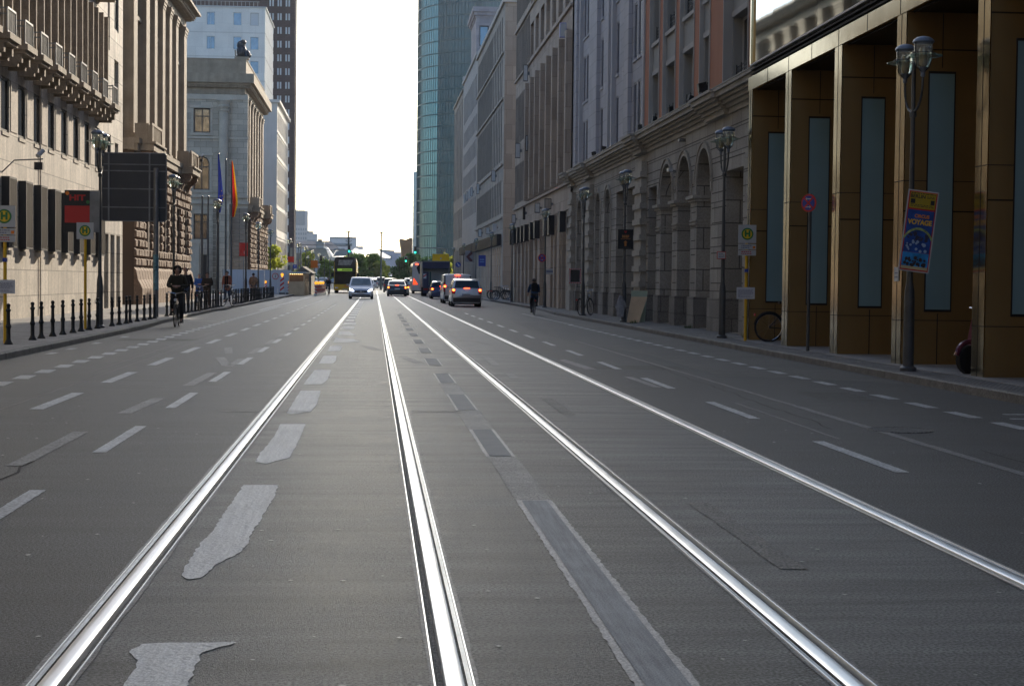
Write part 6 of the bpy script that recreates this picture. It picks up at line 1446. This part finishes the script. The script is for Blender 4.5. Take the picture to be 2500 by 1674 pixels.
mb=MB(); mb.box(-w+.7,-w+.85,.3,.4,.9,2.3); mb.build('green_post',M('truck_green',(.03,.1,.09),.5),t)
for k in range(3): mb=MB(); mb.box(-.2,.35,1.18,1.2,1.65+.18*k,1.69+.18*k); mb.build('panel_print',txtg,t)
mb=MB(); mb.box(-w+.1,w-.1,-.05,.12,.5,.8); mb.build('rear_bar',blackp,t)
for s in (-1,1):
    m=MB(); m.disc((s*(w-.25),1.5,.48),.48,'x',20,.45); m.build('wheel',tyre,t); m=MB(); m.box(s*.75,s*1.15,-.07,-.05,.6,.72); m.build('tail_light',redl,t)
    m=MB(); m.disc((s*(w-.25),5.9,.48),.48,'x',20,.3); m.build('wheel',tyre,t)
mb=MB(); mb.box(-w+.05,w-.05,7.1,8.9,.5,2.7); mb.build('cab',whitec,t); mb=MB(); mb.box(-.4,.4,0,7,.55,.85); mb.build('chassis',blackp,t)
# ---- bicycles
def bicycle(loc,rz,label,group=None,basket=False):
    t=thing('bicycle',label,'bicycle',loc,rz,group)   # runs along local y, front at -y
    for y in (-.52,.52):
        mb=MB(); mb.ring((0,y,.34),.325,.02,'x',28,6); wh=mb.build('wheel',tyre,t); mb=MB()
        for k in range(12): a=k*math.pi/6; mb.tube([(.0,y,.34),(0,y+.31*math.cos(a),.34+.31*math.sin(a))],.0022,3,False)
        mb.ring((0,y,.34),.3,.008,'x',24,4); mb.build('spokes',chrome,wh)
    mb=MB(); mb.tube([(0,.52,.34),(0,.05,.3),(0,-.32,.78),(0,.16,.82),(0,.05,.3)],.016,6); mb.tube([(0,.52,.34),(0,.14,.74)],.011,6); mb.tube([(0,-.52,.34),(0,-.4,.6),(0,-.31,.9)],.015,6); mb.build('frame',iron,t)
    mb=MB(); mb.tube([(-.3,-.22,1.0),(-.2,-.36,1.02),(0,-.33,.98),(.2,-.36,1.02),(.3,-.22,1.0)],.013,6); mb.tube([(0,-.31,.88),(0,-.33,.98)],.014,6); mb.build('handlebar',chrome,t)
    mb=MB(); mb.add([(-.08,.3,.93),(.08,.3,.93),(.03,.02,.93),(-.03,.02,.93),(-.07,.3,.88),(.07,.3,.88),(.02,.04,.9),(-.02,.04,.9)],[(0,1,2,3),(4,5,6,7),(0,1,5,4),(1,2,6,5),(2,3,7,6),(3,0,4,7)]); mb.tube([(0,.16,.8),(0,.17,.9)],.012,6); mb.build('saddle',blackp,t)
    mb=MB(); mb.disc((.05,.05,.3),.09,'x',16,.01); mb.tube([(.06,.05,.3),(.08,.05,.14),(.16,.05,.13)],.01,5); mb.tube([(-.04,.05,.3),(-.08,.05,.46),(-.16,.05,.47)],.01,5); mb.build('pedals',galv,t)
    mb=MB(); mb.disc((0,-.43,.8),.045,'y',10,.06); mb.build('front_lamp',M('bike_lamp',(.6,.62,.65),.3),t)
    mb=MB(); mb.box(-.03,.03,.84,.87,.6,.66); mb.build('rear_light',signr,t)
    for y in (-.52,.52):
        mb=MB(); mb.ring((0,y,.34),.355,.012,'x',12,4,R(10),R(170)); mb.build('mudguard',iron,t)
    return t
bikeL=bicycle((-5.84,49.4,0),0,'city bicycle ridden towards the camera by the hooded man checking his phone')
def bk(loc,rz,lab,g=None): return dup(bikeL,loc,rz=rz,label=lab,group=g)
bk((7.02,71.4+.5,0),R(178),'bicycle ridden away by the cyclist with a backpack')
t=bk((8.5,65.55,GZ),R(168),'black bicycle with red rear light parked against the lamp by the traffic mirror'); t.rotation_euler=(0,R(4),R(150))
bk((9.56,37.0,GZ),R(90),'dark bicycle standing between the first two bronze fins'); bk((-4.2,150.5,0),0,'bicycle of the dark rider beside the red and white barriers')
for i in range(6): t=bk((9.15+.05*(i%2),117+1.0*i,GZ),R(60+25*(i%3)),'parked bicycle in the crowded rack against the tan piers',"bicycles in the rack by the tan piers")
bk((-7.0,66.5,GZ),R(10),'dark bicycle pushed beside the man in the black coat'); bk((-6.95,79,GZ),R(160),'bicycle leaning at the street lamp behind the bollards')
# scooter
t=thing('motor_scooter','dark red motor scooter mostly hidden behind the nearest bronze fin','scooter',(9.5,24.3,GZ),R(-70)); mb=MB(); mb.disc((0,-.55,.22),.22,'x',20,.1); mb.build('front_wheel',tyre,t); mb=MB(); mb.disc((0,.6,.22),.22,'x',20,.12); mb.build('rear_wheel',tyre,t)
mb=MB(); mb.ring((0,-.55,.24),.25,.04,'x',12,6,R(30),R(170)); mb.prism([(-.45,.3),(-.2,.25),(.3,.25),(.35,.6),(.9,.62),(.85,.35),(.7,.3),(.3,.2),(-.2,.18)],-.12,.12,'x'); mb.prism([(-.5,.3),(-.35,.95),(-.28,.95),(-.35,.3)],-.17,.17,'x'); mb.build('body',paintc('wine',(.13,.02,.05),.2),t)
mb=MB(); mb.prism([(.2,.62),(.9,.66),(.88,.76),(.25,.72)],-.13,.13,'x'); mb.build('seat',blackp,t); mb=MB(); mb.tube([(-.3,-.3,1.0),(0,-.38,.98),(.3,-.3,1.0)],.015,6); mb.build('handlebar',chrome,t)
# ================================================================= people
def skinmesh(name,mat,parent,J,E,root=0,sub=2,smooth=True):
    me=bpy.data.meshes.new(name); me.from_pydata([j[:3] for j in J],E,[]); o=bpy.data.objects.new(name,me); COL.objects.link(o)
    sk=o.modifiers.new('s','SKIN'); 
    if not me.skin_vertices: 
        try: me.skin_vertices
        except Exception: pass
    for i,j in enumerate(J): me.skin_vertices[0].data[i].radius=(j[3],j[4] if len(j)>4 else j[3])
    me.skin_vertices[0].data[root].use_root=True; sk.use_smooth_shade=True
    if sub: s=o.modifiers.new('u','SUBSURF'); s.levels=s.render_levels=sub
    dg=bpy.context.evaluated_depsgraph_get(); m2=bpy.data.meshes.new_from_object(o.evaluated_get(dg)); bpy.data.objects.remove(o)
    m2.materials.clear(); m2.materials.append(mat); n=bpy.data.objects.new(name,m2); COL.objects.link(n); n.parent=parent; n.data.name=name; return n
def person(loc,rz,label,coat,legs,pose='walk',hair=None,scale=1,hood=False,coatlen=.0,skirt=None,hat=None,bag=None,scarf=None,fingers=True,cat='person'):
    t=thing('person',label,cat,loc,rz); t.scale=(scale,)*3
    # joints; figure faces -y
    pel=(0,0,.95); ch=(0,-.01,1.28); nk=(0,0,1.47); hd=(0,-.01,1.6); tp=(0,-.0,1.72)
    if pose=='walk': kn=[(-.09,-.12,.52),(.09,.08,.5)]; an=[(-.09,-.16,.09),(.09,.3,.14)]; el=[(-.25,.08,1.15),(.25,-.04,1.15)]; wr=[(-.24,-.06,.93),(.24,-.18,.95)]
    elif pose=='phone': kn=[(-.1,-.03,.52),(.1,.02,.52)]; an=[(-.1,0,.09),(.1,.04,.09)]; el=[(-.24,-.02,1.13),(.24,-.02,1.13)]; wr=[(-.07,-.26,1.15),(.07,-.26,1.15)]
    elif pose=='stand': kn=[(-.09,-.01,.52),(.09,0,.52)]; an=[(-.1,.02,.09),(.1,.02,.09)]; el=[(-.25,.05,1.14),(.25,.05,1.14)]; wr=[(-.26,-.03,.9),(.26,-.03,.9)]
    elif pose=='bikephone': pel=(0,.17,1.0); ch=(0,.1,1.33); nk=(0,.07,1.53); hd=(0,.04,1.66); tp=(0,.05,1.78); kn=[(-.14,-.14,.72),(.14,-.16,.62)]; an=[(-.13,.04,.5),(.13,.04,.2)]; el=[(-.27,.02,1.2),(.27,.02,1.2)]; wr=[(-.08,-.2,1.2),(.08,-.2,1.2)]
    else: pel=(0,.18,.98); ch=(0,-.03,1.28); nk=(0,-.12,1.45); hd=(0,-.16,1.57); tp=(0,-.17,1.69); kn=[(-.13,-.14,.7),(.13,-.16,.6)]; an=[(-.12,.04,.48),(.12,.04,.18)]; el=[(-.24,-.2,1.16),(.24,-.2,1.16)]; wr=[(-.26,-.26,1.03),(.26,-.26,1.03)]
    sh=[(-.18,ch[1]+.01,1.42+(nk[2]-1.47)),(.18,ch[1]+.01,1.42+(nk[2]-1.47))]; hp=[(-.09,pel[1],pel[2]-.05),(.09,pel[1],pel[2]-.05)]
    J=[(*pel,.14,.11),(0,(pel[1]+ch[1])/2,(pel[2]+ch[2])/2,.13,.1),(*ch,.16,.11),(nk[0],nk[1],nk[2]-.03,.06,.06),(*hd,.075,.092),(tp[0],tp[1],tp[2]-.03,.06,.075),(hd[0],hd[1]-.115,hd[2]-.0,.014,.014)]
    E=[(0,1),(1,2),(2,3),(3,4),(4,5),(4,6)]
    for i in (0,1):
        b=len(J); toe=(an[i][0],an[i][1]-.17,an[i][2]-.05)
        J+=[(*sh[i],.06,.06),(*el[i],.042,.042),(*wr[i],.028,.024)]; E+=[(2,b),(b,b+1),(b+1,b+2)]
        d=(Vector(wr[i])-Vector(el[i])).normalized(); pal=Vector(wr[i])+d*.06; J.append((*pal,.034,.018)); E.append((b+2,b+3)); side=Vector((1,0,0)) if abs(d.x)<.5 else Vector((0,0,1))
        if fingers:
            for k in range(4):
                q=pal+d*.05+side*(k-1.5)*.019; e=q+d*(.045+.01*(1-abs(k-1.5)/2))+Vector((0,0,-.02)); m_=len(J); J+=[(*q,.009,.009),(*e,.007,.007)]; E+=[(b+3,m_),(m_,m_+1)]
            q=pal-side*.035+d*.0; e=q+d*.04-side*.012; m_=len(J); J+=[(*q,.01,.01),(*e,.008,.008)]; E+=[(b+3,m_),(m_,m_+1)]
        b=len(J); J+=[(*hp[i],.085,.09),(*kn[i],.058,.06),(*an[i],.038,.042),(*toe,.036,.024)]; E+=[(0,b),(b,b+1),(b+1,b+2),(b+2,b+3)]
    skinmesh('body',skinm,t,J,E,0,1)
    # clothes follow the same joints a little larger
    def cl(name,mat,sets,sub=2):
        JJ=[];EE=[]; idx={}
        for ch_ in sets:
            prev=None
            for key,p,r in ch_:
                if key not in idx: idx[key]=len(JJ); JJ.append((*p,*r) if isinstance(r,tuple) else (*p,r))
                if prev is not None: EE.append((prev,idx[key]))
                prev=idx[key]
        return skinmesh(name,mat,t,JJ,EE,0,sub)
    hem=(0,pel[1]+.0,pel[2]-.12-coatlen)
    cl('coat',coat,[[('p',pel,(.19,.15)),('m',((pel[0]+ch[0])/2,(pel[1]+ch[1])/2,(pel[2]+ch[2])/2),(.18,.14)),('c',ch,(.21,.15)),('n',(nk[0],nk[1],nk[2]-.06),(.1,.09))],[('p',pel,.19),('h',hem,(.2,.17))]]+[[('c',ch,.2),(f's{i}',sh[i],.085),(f'e{i}',el[i],.065),(f'w{i}',tuple(Vector(wr[i])-(Vector(wr[i])-Vector(el[i])).normalized()*.02),.047)] for i in (0,1)])
    if skirt: pass
    cl('trousers',legs,[[('p',(pel[0],pel[1],pel[2]-.02),(.15,.12))]+[(f'h{i}',hp[i],(.1,.1)),(f'k{i}',kn[i],.078),(f'a{i}',(an[i][0],an[i][1],an[i][2]+.03),.058)] for i in (0,1)])
    for i in (0,1):
        mb=MB(); a=an[i]; mb.add([(a[0]-.045,a[1]+.08,a[2]-.09),(a[0]+.045,a[1]+.08,a[2]-.09),(a[0]+.05,a[1]-.15,a[2]-.09),(a[0]-.05,a[1]-.15,a[2]-.09),(a[0]-.04,a[1]+.07,a[2]+.04),(a[0]+.04,a[1]+.07,a[2]+.04),(a[0]+.04,a[1]-.02,a[2]+.03),(a[0]-.04,a[1]-.02,a[2]+.03),(a[0]+.04,a[1]-.18,a[2]-.05),(a[0]-.04,a[1]-.18,a[2]-.05)],[(0,1,2,3),(4,5,6,7),(0,4,7,3),(1,5,6,2),(0,1,5,4),(7,6,8,9),(3,2,8,9),(6,2,8),(7,3,9)]); mb.build('shoe',blackp,t)
    mb=MB(); c=(hd[0],hd[1]+.025,hd[2]+.03); vs=[]; n=12
    for i in range(7):
        ph=i*math.pi*.62/6; 
        for k in range(n): a=2*math.pi*k/n; fr=1.0 if math.sin(a)>-.3 else (.9 if ph<1.1 else .6); vs.append((c[0]+.092*math.sin(ph)*math.cos(a),c[1]+.11*math.sin(ph)*math.sin(a)*(1 if math.sin(a)>0 else (1 if ph<.9 else .35)),c[2]+.105*math.cos(ph)+.012))
    mb.add(vs,[(i*n+k,i*n+(k+1)%n,(i+1)*n+(k+1)%n,(i+1)*n+k) for i in range(6) for k in range(n)]); mb.build('hair' if not hat else 'cap',hat or hair or hairm,t,smooth=True)
    mb=MB()
    for s in (-1,1): blob(mb,(hd[0]+s*.032,hd[1]-.088,hd[2]+.02),.011,6)
    mb.build('eyes',void,t)
    mb=MB(); mb.box(hd[0]-.022,hd[0]+.022,hd[1]-.095,hd[1]-.088,hd[2]-.055,hd[2]-.047); mb.build('mouth',M('lips',(.3,.12,.1),.6),t)
    mb=MB()
    for s in (-1,1): blob(mb,(hd[0]+s*.08,hd[1]+.005,hd[2]+.0),.02,6)
    mb.build('ears',skinm,t)
    if hood:
        mb=MB(); vs=[]
        for i in range(6):
            ph=.25+i*math.pi*.8/5
            for k in range(11): a=R(-25+23*k); vs.append((hd[0]+.135*math.sin(ph)*math.cos(a),hd[1]+.03+.14*math.sin(ph)*math.sin(a),hd[2]+.02+.15*math.cos(ph)))
        mb.add(vs,[(i*11+k,i*11+k+1,(i+1)*11+k+1,(i+1)*11+k) for i in range(5) for k in range(10)]); mb.build('hood',coat,t,smooth=True)
    if scarf: mb=MB(); mb.ring((0,nk[1],nk[2]-.03),.085,.035,'z',14,6); mb.box(-.09,-.02,-.19+nk[1],-.14+nk[1],.85,1.45);mb.box(.02,.09,-.19+nk[1],-.14+nk[1],.9,1.45); mb.build('scarf',scarf,t,smooth=False)
    if bag: mb=MB(); mb.prism([(-.14,-.2),(.14,-.2),(.16,.1),(.1,.22),(-.1,.22),(-.16,.1)],.1,.27,'y'); o=mb.build('backpack',bag,t,smooth=False); o.location=(0,ch[1],ch[2]+.02)
    return t,wr
olive=cloth('olive_parka',(.035,.032,.02)); blk=cloth('black',(.013,.013,.015)); jean=cloth('jeans',(.04,.06,.1)); bluej=cloth('blue_jacket',(.03,.1,.35)); brownj=cloth('dark_brown',(.04,.03,.022)); tanj=cloth('tan_jacket',(.3,.2,.13)); greyt=cloth('grey_trousers',(.12,.12,.13)); pinkb=cloth('rust_coat',(.3,.12,.08)); navyj=cloth('navy_jacket',(.02,.05,.11))
t,wr=person((-5.84,49.4,0),0,'man in an olive hooded parka riding a bicycle hands free and looking at his phone',olive,blk,'bikephone',hood=True,scale=1.0,coatlen=.02)
ph=thing('phone','small pale phone held in both hands by the hooded cyclist','phone',(-5.84,49.1,1.2)); mb=MB(); mb.box(-.035,.035,-.03,.03,0,.012); mb.build('phone_body',signw,ph)
person((7.02,71.9,0),R(180),'cyclist riding away on the right in a navy jacket with dark backpack',navyj,cloth('dark_grey_trousers',(.03,.03,.035)),'bike',bag=blk,scale=.93)
person((-7.3,64.5,GZ),0,'bald man in a long black coat walking just right of the hooded cyclist',blk,jean,'stand',hair=skinm,coatlen=.12)
person((-8.35,79.4,GZ),R(10),'person in a bright blue jacket and grey cap looking down at a phone',bluej,jean,'phone',hat=cloth('grey_cap',(.3,.32,.33)),scale=.9)
person((-7.3,72.75,GZ),0,'man in a dark brown jacket standing with folded hands behind the bollards',brownj,cloth('brown_trousers',(.08,.05,.04)),'phone',scale=.92)
person((-8.2,92.6,GZ),R(-8),'woman in a rust coat with long dark scarf walking toward the camera past the lamp',pinkb,jean,'walk',scarf=blk,coatlen=.2)
person((-7.5,103,GZ),R(180),'walker in a tan jacket seen from behind near the hoarding',tanj,greyt,'walk',scale=.97)
person((-4.2,150.5,0),0,'dark clothed rider on a bicycle next to the red and white barriers',blk,blk,'bike')
person((9.6,88.9,GZ),R(90),'person in dark blue waiting in the recessed shop entrance on the right',navyj,jean,'stand')
# weeds at the right wall
w_=MB(); rnd=random.Random(21)
for cx,cy in ((9.3,40.3),(8.55,53.6),(9.35,48.2)):
    for k in range(60):
        x=cx+rnd.uniform(-.12,.12); y=cy+rnd.uniform(-.2,.2); h=rnd.uniform(.04,.13); w_.add([(x-.006,y,GZ),(x+.006,y,GZ),(x+rnd.uniform(-.04,.04),y,GZ+h)],[(0,1,2)])
o=w_.build('weeds',M('weed_green',(.05,.09,.02),.8)); tag(o,'small tufts of green weeds at the foot of the right-hand wall','weeds',kind='stuff')

# ---- thin air haze round the whole place
hz=MB(); hz.box(-1510,1510,-310,1910,-1.1,116)
hm=bpy.data.materials.new('haze'); hm.use_nodes=True; hn=hm.node_tree; hn.nodes.remove(hn.nodes['Principled BSDF'])
pv=hn.nodes.new('ShaderNodeVolumePrincipled'); pv.inputs['Color'].default_value=(.93,.96,1,1); pv.inputs['Density'].default_value=.00013; pv.inputs['Anisotropy'].default_value=.3
hn.links.new(pv.outputs[0],hn.nodes['Material Output'].inputs['Volume'])
o=hz.build('haze',hm); o['kind']='stuff'; tag(o,'thin pale air haze over the far end of the street','haze')
